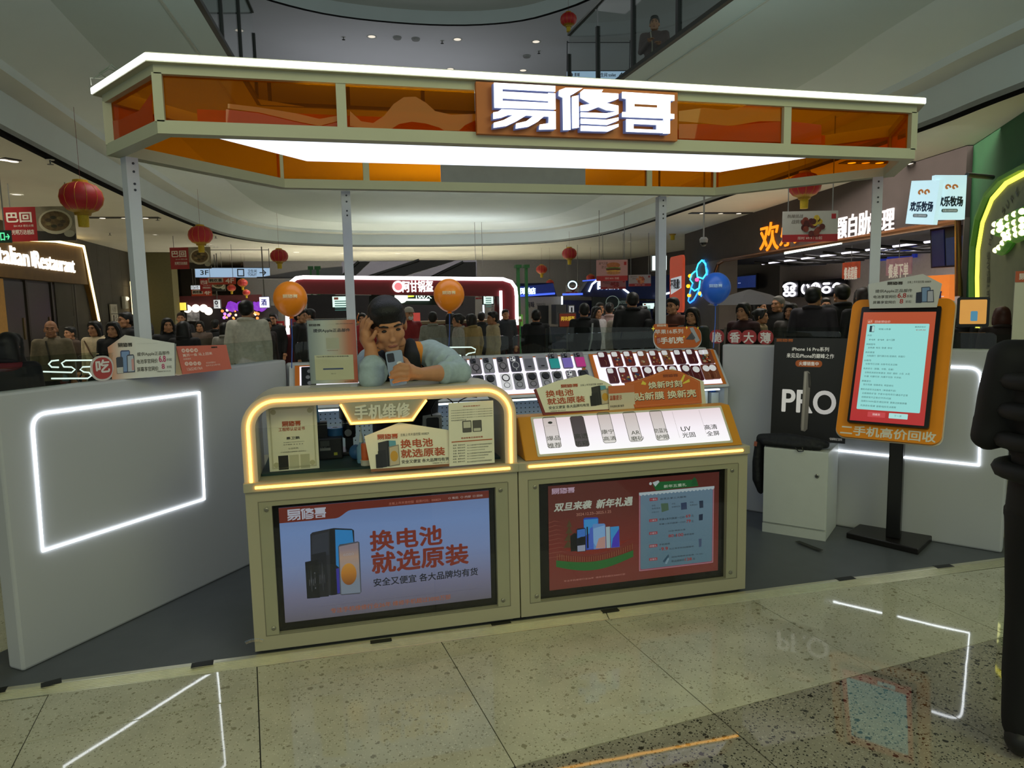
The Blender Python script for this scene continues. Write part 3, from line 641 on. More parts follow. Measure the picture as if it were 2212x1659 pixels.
# stage and handsets on the red screen
def arc2(x0,x1,y0,sag,n=14): return [(x0+(x1-x0)*i/n, y0+sag*math.sin(PI*i/n)-(i/n)*95) for i in range(n+1)]
sp2(arc2(350,1060,985,55)+arc2(350,1060,1045,75)[::-1],E_('2a6e30',.95)); sp2(arc2(370,1060,920,70)+arc2(370,1060,985,55)[::-1],E_('7a2c20',.9),z=.0022); sp2(arc2(400,1040,880,90)+[(1000,800),(700,840),(430,890)],E_('8a2c20',.9),z=.0024)
bl=MB()
for i in range(34):
    t=i/33; x=360+t*690; a=S15.l(*k2(x,925+66*math.sin(PI*t)-t*95)); b=S15.l(*k2(x,978+58*math.sin(PI*t)-t*95)); bl.box(a[0]-.0007,b[1],.003,a[0]+.0007,a[1],.0034)
bl.build('railing_picture',E_('b08058',.9),s2)
for x,y,r in ((470,640,26),(470,700,34),(465,765,42),(462,830,46)): sp2([(x-r,y+40),(x+r,y+36),(x,y-30)],E_('5c4a2a',.8),z=.0026)
for i in range(9):
    y=640+i*40; sp2([(282,y),(330+i*10,y-20),(400+i*8,y-8),(330+i*10,y-14),(282,y+5)],E_('a05a4a',.7),z=.0024)
sp2([(480,760),(520,730),(540,740),(545,898),(484,904)],E_('141416',.8),z=.003)
sp2([(600,605),(612,592),(728,588),(738,600),(742,880),(610,890)],E_('2c4fc0',.95),z=.003); sp2([(606,610),(732,600),(734,700),(606,760)],E_('3f9be0',1),z=.0034); sp2([(660,690),(734,640),(736,870),(640,880)],E_('4a6ad0',1),z=.0036)
sp2([(536,700),(546,690),(612,684),(620,694),(622,900),(540,906)],E_('1a1c26',.9),z=.004); sp2([(542,704),(614,692),(616,760),(542,780)],E_('3f7ad0',1),z=.0044); c_=S15.l(*k2(584,796)); MB().prism(circ(*c_,.017),.0048,.0052).build('graphic',E_('101014',.8),s2); sp2([(544,850),(616,840),(616,896),(546,902)],E_('a8b0c8',.9),z=.0044)
sp2([(628,676),(640,674),(648,870),(634,872)],E_('101014',.8),z=.0038)
sp2([(684,660),(694,648),(790,644),(800,654),(806,870),(694,880)],E_('6a9ad8',1),z=.005); sp2([(690,690),(794,660),(798,780),(720,860),(692,820)],E_('8ab8e8',1),z=.0054); sp2([(740,780),(800,760),(800,868),(710,874)],E_('c89a90',1),z=.0058)
sp2([(806,676),(842,672),(846,868),(812,870)],E_('b8d0d8',.9),z=.0046); sp2([(846,676),(926,668),(932,860),(852,868)],E_('3f9ad8',1),z=.005); sp2([(870,780),(928,690),(930,858),(856,866)],E_('4a3ac0',1),z=.0054)
E_=lambda h,s=1: glow(h,s)
# ---- arch shell of the repair counter
AZ=1.19; AR=.15
def archpath(i,n=8):
    r=AR-i; p=[(i,.806)]
    p+=[(AR-r*math.cos(k*PI/2/n),AZ-AR+r*math.sin(k*PI/2/n)) for k in range(n+1)]
    p+=[(1.23-AR+r*math.sin(k*PI/2/n),AZ-AR+r*math.cos(k*PI/2/n)) for k in range(n+1)]+[(1.23-i,.806)]
    return p
po,pi=archpath(0),archpath(.058)
n_=len(po); mb=MB(); vs=[V((x,y,z)) for z in (0,-.3) for P in (po,pi) for x,y in P]; mb.add(vs,[])
for i in range(n_-1):
    a=[i,i+1,n_+i+1,n_+i]; b=[2*n_+j for j in a]
    mb.f+=[tuple(a[::-1]),tuple(b),(i,i+1,2*n_+i+1,2*n_+i)[::1],(n_+i,3*n_+i,3*n_+i+1,n_+i+1)]
mb.build('arch_shell',mat('c6bea8',.4,noise=.015,scale=4),c1,ang=40)
MB().tube([V((x,y,.003)) for x,y in archpath(.029,10)][:],.0068,8).build('led_line',LEDO,c1)
pq=F0.P([(735,872),(922,863),(890,906),(757,917)]); yt,yb_=1.135,1.040
MB().prism([(.415,yt+.004),(.815,yt+.004),(.745,yb_-.006),(.458,yb_-.006)],-.02,.008).build('sign_plaque',mat('a9a48e',.5),c1,bevel=.003)
MB().tube([(.424,1.13,.012),(.466,1.043,.012),(.738,1.043,.012),(.806,1.13,.012)],.0052,8).build('led_line',LEDO,c1)
txt(c1,'手机维修',(.484,1.058,.728,1.122),mat('e4e0cc',.5,noise=0),z=.0085,bold=.035,th=.004)
MB().box(.058,.806,-.022,1.172,1.04,-.016).build('front_glass',ACRYL,c1)
# ================================================================ things on and in the repair counter
bench=thing('workbench','dark green bench mat on the worktop inside the arched repair counter','workbench',(0,0,0))
MB().box(.06,.1,.806,1.17,.58,.816).build('mat',mat('1d3a38',.6),bench)
def sheet(name,label,fr,bxy,m,cat,th=.003,r=.0):
    t=thing(name,label,cat,fr.M); x0,y0,x1,y1=bxy
    MB().prism(rrect(x0,y0,x1,y1,r) if r else [(x0,y0),(x1,y0),(x1,y1),(x0,y1)],-th,0).build('sheet',m,t); return t
PAPER=mat('efe9d0',.6,noise=.02); ORT=mat('b5512c',.6,noise=0); INK=mat('3a342c',.6,noise=0)
def kc(x,y): return (500+x/3.352,800+y/3.352)
FC=Fr((.0965,.125,.819),(1,.03,0),(0,-.05,1))
ce=sheet('certificate','framed cream engineer certificate standing in the repair arch',FC,(0,0,.219,.306),PAPER,'certificate',.006)
def fb(F,k,x0,y0,x1,y1): return kbox(F,k,x0,y0,x1,y1)
for d in (.012,.016):
    for q in ((d,d,.219-d,d+.0014),(d,.306-d-.0014,.219-d,.306-d),(d,d,d+.0014,.306-d),(.219-d-.0014,d,.219-d,.306-d)): flat('border_line',[(q[0],q[1]),(q[2],q[1]),(q[2],q[3]),(q[0],q[3])],mat('b5ae84',.6,noise=0),ce)
for (cx_,cy_) in ((.03,.276),(.189,.276),(.03,.03),(.189,.03)): flat('corner_scroll',circ(cx_,cy_,.012,12),mat('c4be98',.6,noise=0),ce); 
logo(ce,fb(FC,kc,365,370,502,400),ORT,z=.001)
txt(ce,'工程师认证证书',fb(FC,kc,342,443,530,405),ORT,bold=.02); txt(ce,'慕卫鹏',fb(FC,kc,398,502,492,476),INK,bold=.02); txt(ce,'证书编号:T2205099050947',fb(FC,kc,376,526,528,510),INK); txt(ce,'技术等级: ★ ★ ★ ★',fb(FC,kc,376,544,520,526),INK)
txt(ce,'认证机构',fb(FC,kc,412,572,484,556),INK); txt(ce,'工业和信息化部教育与考试中心',fb(FC,kc,356,598,540,578),INK,bold=.02)
for x0,y0,x1,y1,hh in ((338,620,416,716,'26241f'),(418,614,492,708,'cbc7a8'),(498,608,570,704,'c6c2a2')): flat('document_picture',[(lambda b:(b[0],b[1]))(fb(FC,kc,x0,y0,x1,y1)),(fb(FC,kc,x0,y0,x1,y1)[2],fb(FC,kc,x0,y0,x1,y1)[1]),(fb(FC,kc,x0,y0,x1,y1)[2],fb(FC,kc,x0,y0,x1,y1)[3]),(fb(FC,kc,x0,y0,x1,y1)[0],fb(FC,kc,x0,y0,x1,y1)[3])],mat(hh,.5,noise=0),ce)
# pentagon cards for battery replacement
def house(name,label,fr,pts,m,backm,th=.004):
    t=thing(name,label,'sign',fr.M); P=fr.P(pts)
    MB().prism(P,-th,0).build('card',m,t); return t
def handset(parent,F,pts4,fold=True):
    """picture of a folding phone, a slab phone and two batteries, inside box x0,y0,x1,y1"""
    x0,y0,x1,y1=pts4; w=x1-x0; h=y1-y0; f=lambda P:[(x0+a*w,y0+b*h) for a,b in P]
    for P,hc,z in (([(.12,.05),(.12,.93),(.5,.99),(.5,.03)],'2b2a28',.001),([(.5,.03),(.5,.99),(.58,.99),(.58,.03)],'111112',.0012),([(.58,.03),(.58,.99),(.86,.97),(.88,.6),(.88,.06)],'5f9eb0',.0012),
      ([(.56,.02),(.56,.76),(.98,.82),(1.,.06)],'8d8676',.0018),([(.59,.06),(.59,.72),(.95,.78),(.97,.1)],'c9b89a',.0024),([(.1,.0),(.1,.62),(.42,.66),(.45,.02)],'1b1b1c',.002),([(.0,.0),(.0,.5),(.26,.54),(.28,.0)],'141414',.0026)): flat('graphic',f(P),mat(hc,.4,noise=0),parent,z=z,th=.0005)
    flat('graphic',f(circ(.77,.4,.16,18,.2)),mat('d09a2c',.4,noise=0),parent,z=.003,th=.0005)
FH1=frame_on(kc(1012,735),kc(1578,694),.818,8)
h1=house('battery_sign','cream house-shaped battery sign standing inside the lit arch',FH1,[kc(1012,735),kc(962,478),kc(1215,378),kc(1572,432),kc(1578,694)],PAPER,None)
def cardbits(t,F,pts,spec,cap=INK):
    P=F.P(pts); x0=min(p[0] for p in P); x1=max(p[0] for p in P); y0=min(p[1] for p in P); y1=max(p[1] for p in P); w=x1-x0; h=y1-y0
    B=lambda a,b,c,d:(x0+a*w,y0+b*h,x0+c*w,y0+d*h)
    for s_,b,m,bo in spec:
        if s_=='LOGO': logo(t,B(*b),m,z=.001)
        elif s_=='PHONES': handset(t,F,B(*b))
        else: txt(t,s_,B(*b),m,bold=bo)
PT1=[kc(1012,735),kc(962,478),kc(1215,378),kc(1572,432),kc(1578,694)]
cardbits(h1,FH1,PT1,[('LOGO',(.15,.665,.39,.775),ORT,0),('主板上市天音控股 000829',(.42,.705,.76,.765),INK,0),('换电池',(.42,.455,.8,.63),ORT,.035),('就选原装',(.42,.245,.94,.42),ORT,.035),('安全又便宜 各大品牌均有货',(.42,.125,.985,.2),INK,.02),('PHONES',(.12,.07,.4,.64),None,0),('*详情咨询门店工作人员',(.78,.072,.98,.105),INK,0)])
flat('base_stripe',FH1.P([kc(1012,735),kc(1008,716),kc(1576,676),kc(1578,694)]),mat('8f5a34',.5,noise=0),h1)
FN=frame_on(kc(1578,696),kc(1906,668),.818,4); 
nt_=house('notice_sheet','cream printed notice with two phone pictures leaning in the arch',FN,[kc(1578,696),kc(1572,238),kc(1895,218),kc(1906,668)],PAPER,None)
def nb(x0,y0,x1,y1): return fb(FN,kc,x0,y0,x1,y1)
txt(nt_,'易修哥温馨提示',nb(1676,266,1800,250),ORT,bold=.02); txt(nt_,'易修哥售后保修政策',nb(1662,498,1820,474),ORT,bold=.02)
for i,y in enumerate((290,308,326,344,360)): txt(nt_,'手机在维修过程中请您确认个人资料已备份并清除'[:22 if i<4 else 9],nb(1590,y,1890 if i<4 else 1700,y-13 if i<4 else y+3),INK)
for i in range(2): flat('phone_picture',rrect(*nb(1674+i*74,452-i*6,1736+i*74,362-i*4),.004),mat('5a564c',.4,noise=0),nt_); flat('phone_picture',rrect(*nb(1680+i*74,(418 if i==0 else 446)-i*6,1730+i*74,(370 if i==0 else 420)-i*4),.002),mat('cfcab2',.4,noise=0),nt_,z=.001)
flat('table_header',rrect(*nb(1594,524,1888,494),.001),mat('b8663c',.5,noise=0),nt_)
for i in range(7):
    y=548+i*20; txt(nt_,['换屏','电池','主板','外壳','摄像头','听筒','其他'][i]+'  保修'+['90','180','90','30','90','60','30'][i]+'天',nb(1604,y+2,1692,y-16),INK); txt(nt_,'非人为原因损坏可享受免费质保服务'[:16-i%3*2],nb(1706,y-10,1886-i%3*26,y-14),INK)
# bench clutter
def P_(u,v,y): return ony(u,v,y)
ps=thing('power_supply','black desktop power supply box with label plate inside the arch','power supply',(0,0,0))
a=P_(689,1015,.32); b=P_(739,946,.32); MB().box(a.x,.32,.816,b.x,.48,b.z).build('casing',mat('1c1d1b',.5),ps,bevel=.006)
txt(ps,'CE FC',(.0,.0,.03,.012),mat('9aa09a',.6,noise=0),M=Fr((a.x+.012,.3185,b.z-.05),(1,0,0),(0,0,1)).M); MB().box(a.x+.01,.3175,.862,a.x+.06,.32,.875).build('label_plate',mat('a8aaa2',.5),ps); MB().box(a.x+.075,.3175,.836,a.x+.092,.32,.85).build('switch',mat('b8b83a',.5),ps); MB().box(a.x+.012,.3178,.884,a.x+.056,.32,.91).build('label_print',mat('60645c',.6,bump=.1),ps)
ph=thing('tool_holder','black tool holder with blue tweezers standing behind certificate','tool holder',(0,0,0)); a=P_(684,949,.36); b=P_(706,912,.36); MB().box(a.x,.36,a.z-.06,b.x,.41,b.z).build('holder',mat('161616',.5),ph); MB().tube([(a.x+.012,.38,b.z-.02),(a.x+.008,.385,b.z+.1)],[.008,.003],8).build('tweezers',mat('6ea6d8',.3,.3),ph)
MB().box(a.x-.02,.37,.816,b.x+.02,.44,a.z-.06).build('foot',mat('1a1a1a',.6),ph)
tr=thing('tape_roll','roll of blue adhesive tape beside the black tool holder','tape roll',(0,0,0)); c_=P_(724,934,.42); MB().lathe([(.02,-.025),(.04,-.025),(.04,.025),(.02,.025)],20,Matrix.Translation(c_),capb=False,capt=False).build('roll',mat('3c86c4',.4),tr,ang=40); MB().lathe([(.012,-.026),(.02,-.026),(.02,.026),(.012,.026)],16,Matrix.Translation(c_),capb=False,capt=False).build('core',mat('d8dce0',.5),tr); MB().box(c_.x-.035,c_.y-.03,.816,c_.x+.035,c_.y+.03,c_.z-.026).build('box_under_roll',mat('20211f',.6),tr)
bo=thing('dropper_bottle','pale blue plastic bottle with white needle nozzle on bench','bottle',(0,0,0)); a=P_(782,988,.2); MB().lathe([(.022,0),(.024,.01),(.024,.075),(.01,.095),(.01,.1)],16,Matrix.Translation((a.x,.2,.816))).build('bottle_body',mat('7aa8cc',.3),bo,ang=50); MB().lathe([(.011,.1),(.009,.125),(.003,.15),(.0015,.2)],12,Matrix.Translation((a.x,.2,.816))).build('nozzle',mat('e4ece8',.3),bo,ang=50)
oc=thing('orange_container','orange and white plastic container in front of the bottle','container',(0,0,0)); a=P_(791,1010,.14); MB().lathe([(.024,0),(.024,.02),(.026,.022),(.026,.026)],16,Matrix.Translation((a.x,.14,.816))).build('base',mat('dcd8cc',.4),oc,ang=40); MB().lathe([(.02,.026),(.02,.1),(.017,.105)],16,Matrix.Translation((a.x,.14,.816))).build('orange_body',mat('e0662c',.4),oc,ang=40)
bj=thing('blue_air_blower','blue rubber air blower lying beside the orange container','tool',(0,0,0)); a=P_(770,985,.26); MB().ball((a.x,.28,.853),(.035,.045,.037)).build('bulb',mat('2e5f96',.5),bj,ang=60); MB().tube([(a.x+.02,.25,.86),(a.x+.055,.2,.87)],[.009,.004],8).build('nozzle',mat('2e5f96',.5),bj)
mi=thing('microscope','black inspection microscope with round lens on the bench','microscope',(0,0,0)); a=P_(757,1000,.42); MB().box(a.x-.07,.38,.816,a.x+.07,.54,.835).build('foot',mat('0d0d0e',.4),mi,bevel=.005); MB().box(a.x-.02,.48,.83,a.x+.02,.53,1.1).build('column',mat('101011',.4),mi); MB().lathe([(.03,0),(.034,.02),(.034,.09),(.045,.1),(.045,.16)],18,Matrix.Translation((a.x,.44,.9))).build('lens_tube',mat('0b0b0c',.3),mi,ang=40)
c_=P_(752,935,.39); MB().lathe([(.012,0),(.018,.004),(.018,.02)],18,Matrix.Translation((c_.x,.41,c_.z))@Matrix.Rotation(PI/2,4,'X')).build('eyepiece',mat('8a8a88',.2,.8),mi)
nbx=thing('navy_box','tall navy blue cardboard box behind the printed notice','box',(0,0,0)); a=P_(1066,998,.34); b=P_(1088,895,.34); MB().box(a.x-.02,.34,.816,b.x,.46,b.z).build('carton',mat('2a3768',.6),nbx); MB().box(a.x-.02,.339,b.z-.03,b.x,.34,b.z-.02).build('print_stripe',mat('8a94c0',.6),nbx)
wb=thing('phone_case_box','white retail box with a phone picture behind the plaque','box',(0,0,0)); a=P_(914,925,.52); b=P_(954,896,.52); MB().box(a.x,.52,.816,b.x,.6,b.z).build('carton',mat('d4d6d2',.5),wb); MB().prism(rrect(a.x+.018,b.z-.12,b.x-.016,b.z-.012,.01),0,.001,Fr((0,.519,0),(1,0,0),(0,0,1)).M).build('phone_picture',mat('3a3a40',.4),wb)
cb=thing('charging_cable','black charging cable looping over the bench behind the plaque','cable',(0,0,0)); MB().tube([P_(936,915,.55),P_(930,885,.5),P_(940,866,.46),P_(962,858,.46),P_(975,866,.48),P_(985,880,.52),P_(992,866,.56),P_(1012,856,.6),P_(1030,858,.62)],.0035,6).build('cable_run',BLK,cb,ang=60)
# acrylic stand with certificate of genuine parts
FA=Fr((.402-.1095*math.cos(.185),.17+.1095*math.sin(.185),1.355-.1475),(math.cos(.185),-math.sin(.185),0),(0,-.04,1))
ac=thing('acrylic_stand','clear acrylic sign holder with a colourful sheet on the arch top','sign holder',FA.M)
MB().prism(rrect(-.004,-.012,.223,.302,.004),-.006,-.002).build('back_plate',ACRYL,ac); MB().box(-.004,-.018,-.045,.223,-.012,.045).build('foot_plate',ACRYL,ac); MB().prism(rrect(-.004,-.012,.223,.302,.004),.002,.006).build('front_plate',ACRYL,ac)
mA=ramp_mat('sheet_gradient',[(0,'8f98a0'),(.3,'c8ccc8'),(.55,'cdbfae'),(.8,'cc7a58'),(1,'b84a44')],0,0.,.23,0,.6)
MB().prism([(0,0),(.219,0),(.219,.295),(0,.295)],-.0018,0).build('sheet',mA,ac)
def ka(x,y): return (480+x/3.95,540+y/3.95)
def ab(*q): return fb(FA,ka,*q)
logo(ac,ab(738,632,838,650),INK,z=.0006,th=.0003); txt(ac,'主板上市天音控股 000829',ab(968,634,1116,622),INK); txt(ac,'提供Apple正品部件',ab(778,708,1090,668),BLK,bold=.025)
flat('inner_card',[(lambda b:(b[0],b[1]))(ab(800,1112,1116,892)),(ab(800,1112,1116,892)[2],ab(800,1112,1116,892)[1]),(ab(800,1112,1116,892)[2],ab(800,1112,1116,892)[3]),(ab(800,1112,1116,892)[0],ab(800,1112,1116,892)[3])],mat('d6d0b2',.6,noise=.02),ac,z=.0005,th=.0005)
txt(ac,'Apple官方授权独立维修提供商',ab(804,918,1078,900),BLK,z=.0013,bold=.02); flat('blue_bar',rrect(*ab(862,1022,1034,1006),.0005),mat('3c4a7c',.5,noise=0),ac,z=.0011,th=.0004); txt(ac,'2024.12.31',ab(930,1060,970,1050),INK,z=.0013); flat('pale_square',rrect(*ab(890,845,994,748),.001),mat('bdb9a6',.6,noise=0),ac,z=.0004,th=.0004); txt(ac,'扫码查询维修资质',ab(896,862,988,852),mat('a04a3a',.6,noise=0)); txt(ac,'@天音通信',ab(1042,1128,1148,1116),INK)
# ================================================================ orange slanted display on the second counter
ob=thing('film_display','orange slanted light box showing screen protector films on the second counter','display box',(0,0,0))
ORG=mat('d08a1c',.35,noise=.02)
xa,xb=1.272,2.442
MB().add([(x,y,z) for x in (xa,xb) for y,z in ((.005,.807),(.142,1.0),(.23,1.0),(.23,.807))],[(0,1,2,3),(7,6,5,4),(0,4,5,1),(1,5,6,2),(2,6,7,3),(3,7,4,0)]).build('box_body',ORG,ob,bevel=.006)
SO=Fr((0,.005,.807),(1,0,0),(0,.137,.193))
def ko(x,y): return (1100+x/3.95,820+y/3.95)
q=SO.P([ko(182,326),ko(1806,220),ko(1905,530),ko(242,670)]); X0=(q[0][0]+q[3][0])/2; X1=(q[1][0]+q[2][0])/2; Y0=(q[2][1]+q[3][1])/2; Y1=(q[0][1]+q[1][1])/2
pn=MB().prism(rrect(X0,Y0,X1,Y1,.006),.0005,.003).build('cream_border',mat('d2cdb8',.5,noise=.01),ob,SO.M)
lp=MB().prism(rrect(X0+.012,Y0+.012,X1-.012,Y1-.012,.006),.003,.0045).build('light_face',ramp_mat('film_light',[(0,'ffffff'),(.45,'fbf4fb'),(1,'e4d2d6')],1,Y0,Y1,.95,.5,True),ob,SO.M)
FILM=tint_glass('film_glass',(.86,.86,.82)); FILMD=tint_glass('dark_film',(.3,.29,.28))
GT=mat('6c6a6c',.5,noise=0); GTD=mat('3c3c40',.5,noise=0)
def obx(*a): return fb(SO,ko,*a)
films=[(278,328,445,582),(512,322,684,572),(742,288,912,540),(962,284,1136,528),(1188,274,1362,518)]
for i,f in enumerate(films):
    b_=obx(*f); fo=MB().prism(rrect(*b_,.012),.006,.007).build('protector_film',FILMD if i==1 else FILM,ob,SO.M)
    ol=rrect(*b_,.012); MB().tube([V((x,y,.0072)) for x,y in ol],.0012,5,closed=True).build('film_edge',mat('6a6660',.5,noise=0),fo)
for s_,b_ in (('爆品',(322,528,428,482)),('推荐',(330,590,434,542)),('高透',(558,512,662,462)),('防窥',(566,572,668,524)),('康宁',(788,472,884,428)),('高清',(804,530,902,486)),('AR',(1040,476,1104,440)),('磨砂',(1040,530,1140,484)),('防蓝光',(1242,462,1338,418)),('护眼',(1258,518,1356,472))): txt(ob,s_,obx(*b_),GT if s_ not in('高透','防窥') else GTD,z=.0085,M=SO.M,bold=.01)
for s_,b_ in (('UV',(1468,446,1540,402)),('光固',(1480,500,1576,450)),('高清',(1668,432,1762,384)),('全屏',(1688,486,1782,438))): txt(ob,s_,obx(*b_),GTD,z=.0055,M=SO.M,bold=.01)
for x0,y0,x1,y1 in ((1400,276,1452,500),(1622,262,1680,470)): 
    a=SO.l(*ko(x0,y0)); b=SO.l(*ko(x1,y1)); MB().box(b[0]-.0004,b[1],.005,b[0]+.0004,a[1],.0054).build('divider_line',mat('b8aeb2',.5,noise=0),ob,SO.M)
txt(ob,'SUPER SHIELD',obx(310,404,392,396),GT,z=.0085,M=SO.M); flat('shield_mark',circ(*SO.l(*ko(346,374)),.012,10,.007),GTD,ob,z=.0085,th=.0004,M=SO.M)
# signs standing on the display box
def kd(x,y): return (960+x/3.95,520+y/3.95)
F2=frame_on(kd(845,1490),kd(1445,1440),1.0,12)
h2=house('battery_sign','cream house-shaped battery sign with dark red edge on the film display',F2,[kd(845,1490),kd(772,1268),kd(965,1195),kd(1215,1140),kd(1370,1200),kd(1428,1232),kd(1445,1440)],PAPER,None)
cardbits(h2,F2,[kd(845,1490),kd(772,1268),kd(1215,1140),kd(1428,1232),kd(1445,1440)],[('LOGO',(.33,.68,.55,.77),ORT,0),('主板上市天音控股 000829',(.58,.69,.88,.745),INK,0),('换电池',(.13,.465,.48,.635),ORT,.035),('就选原装',(.14,.265,.62,.43),ORT,.035),('安全又便宜 各大品牌均有货',(.15,.14,.67,.22),INK,.02),('PHONES',(.69,.14,.95,.68),None,0),('*详情咨询门店工作人员',(.16,.07,.36,.105),INK,0)])
MB().prism(F2.P([kd(845,1490),kd(764,1270),kd(782,1262),kd(860,1466),kd(1446,1436),kd(1446,1452)]),-.006,.001).build('red_edge',mat('7a2424',.5,noise=0),h2)
F3=frame_on(kd(1625,1430),kd(2200,1388),1.0,14)
o3=thing('promotion_sign','orange house-shaped promotion sign with yellow checks on the film display','sign',F3.M)
MB().prism(F3.P([kd(1640,1440),kd(1548,1222),kd(1700,1170),kd(1945,1090),(1450+13,800),kd(2215,1200),kd(2235,1400)]),-.008,-.003).build('backing_card',mat('d8d4bc',.5),o3)
MB().prism(F3.P([kd(1625,1428),kd(1535,1215),kd(1680,1180),kd(1895,1098),kd(2010,1112),kd(2180,1200),kd(2196,1386)]),-.003,.001).build('orange_card',mat('c9611e',.45,noise=.02),o3)
ch=MB()
for i in range(12):
    a=F3.l(*kd(1650+i*48,1440-i*3.6)); ch.box(a[0],a[1]-.001,-.002,a[0]+.006,a[1]+.006,.0004)
ch.build('yellow_checks',mat('d8b830',.5,noise=0),o3)
def h3b(*a): return fb(F3,kd,*a)
logo(o3,h3b(1862,1142,1992,1160),mat('8a3a14',.5,noise=0),z=.0015)
for s_,b_ in (('焕新时刻',(1736,1210,2026,1242)),('贴新膜 换新壳',(1618,1310,2146,1322))):
    bb=h3b(*b_); hgt=.036
    bb=(bb[0],(bb[1]+bb[3])/2-hgt/2*(1 if s_[0]=='焕' else 1.12),bb[2],(bb[1]+bb[3])/2+hgt/2*(1 if s_[0]=='焕' else 1.12))
    txt(o3,s_,(bb[0]+.002,bb[1]-.003,bb[2]+.002,bb[3]-.003),mat('4a2410',.5,noise=0),z=.0018,bold=.04); txt(o3,s_,bb,mat('e8dfc4',.5,noise=0),z=.003,bold=.03)
st_=MB(); pp=F3.P([kd(1636,1412),kd(1556,1226),kd(1690,1192),kd(1898,1112),kd(2008,1126),kd(2168,1208),kd(2182,1374)])
for i in range(len(pp)):
    a=V(pp[i]); b=V(pp[(i+1)%len(pp)]); L=(b-a).length; k=int(L/.008)
    for j in range(k): p0=a+(b-a)*(j/k); p1=a+(b-a)*((j+.55)/k); st_.bar((*p0,.0014),(*p1,.0014),.001,.0006)
st_.build('stitched_line',mat('e8b890',.5,noise=0),o3)
for pts in ([(2010,1200),(2040,1140),(2052,1150),(2030,1205)],[(2030,1215),(2088,1178),(2092,1205),(2036,1222)],[(1690,1195),(1720,1215),(1716,1232),(1676,1226)]): MB().prism(F3.P([kd(*q) for q in pts]),.0015,.0025).build('spark',mat('e8d048',.5,noise=0),o3)
F4=frame_on((1322,888),(1376,884),1.0,6); pm=thing('leaflet','small white and orange leaflet between the two house-shaped signs','leaflet',F4.M)
F4.o+=V((0,.035,0)); pm.matrix_world=Fr(F4.o,F4.r,F4.u).M; MB().box(0,0,-.002,.15,.125,0).build('sheet',mat('d9cfb8',.6,noise=.02),pm); MB().box(0,.085,0,.15,.125,.001).build('header',mat('cf7040',.5,noise=0),pm); txt(pm,'温馨提示',(.004,.05,.075,.075),ORT,z=.001,bold=.02); txt(pm,'手机钢化膜 推荐',(.004,.012,.085,.024),INK,z=.001)
# ================================================================ back display with phone cases
SD=Fr((0,1.33,.945),(1,0,0),(0,.2,.245))
du=thing('case_display','white back display with two slanted lit panels for phone cases','display',(0,0,0))
MB().add([(x,y,z) for x in (.115,3.16) for y,z in ((1.343,.935),(1.545,1.182),(1.6,1.19),(1.6,.92),(1.36,.92))],[(0,1,2,3,4),(9,8,7,6,5),(0,5,6,1),(1,6,7,2),(2,7,8,3),(3,8,9,4),(4,9,5,0)]).build('sloped_body',mat('c3c5ca',.4),du)
for x0,x1 in ((.115,.14),(3.13,3.16)): MB().box(x0,1.36,ZP,x1,1.6,.93).build('side_panel',GREY,du)
MB().box(.14,1.56,ZP,3.13,1.6,.93).build('pegboard',mat('aab8cc',.5,noise=.01),du)
pg=MB()
for i in range(95):
    for j in range(11):
        x=.2+i*.031; z=.58+j*.031; pg.add([V((x+.0045*math.cos(a*PI/3),1.5585,z+.0045*math.sin(a*PI/3))) for a in range(6)],[(0,1,2,3,4,5)])
po_=pg.build('peg_holes',mat('15181e',.7,noise=0),du); po_['kind']='stuff'
MB().box(.14,1.38,.5,3.13,1.56,.53).build('shelf',mat('b9bcc2',.4),du)
led_=MB().box(.2,1.37,.905,3.1,1.39,.915).build('under_light',glow('dff4ff',2.5),du)
def dpanel(c):
    q=SD.P(c); X0=(q[0][0]+q[3][0])/2; X1=(q[1][0]+q[2][0])/2
    return X0,X1
pan=[]
for X0,X1 in ((.15,2.1),(2.15,3.13)):
    MB().prism([(X0,.002),(X1,.002),(X1,.314),(X0,.314)],-.002,.004).build('orange_rim',mat('d5741f',.4,noise=.02),du,SD.M)
    MB().prism([(X0+.03,.014),(X1-.03,.014),(X1-.03,.302),(X0+.03,.302)],.004,.008).build('light_face',mat('f6f1ff',.5,emit=1.05,noise=0),du,SD.M)
MB().box(.14,-.02,-.006,3.13,.001,.012).build('front_lip',mat('c8cace',.4),du,SD.M)
def kd(x,y): return (960+x/3.95,520+y/3.95)
def kr(x,y): return (1420+x/2.793,440+y/2.793)
GR=['first','second','third','fourth','fifth','sixth','seventh','eighth','ninth','tenth','eleventh','twelfth']
CLEAR=mat('a9a6b2',.2,noise=.02); SMOKE=mat('8a828c',.25,noise=.02); DGR=mat('4c4a58',.3,noise=.02); BLACKM=mat('17171c',.3,noise=0); WHI=mat('efecf4',.3,emit=.25,noise=0)
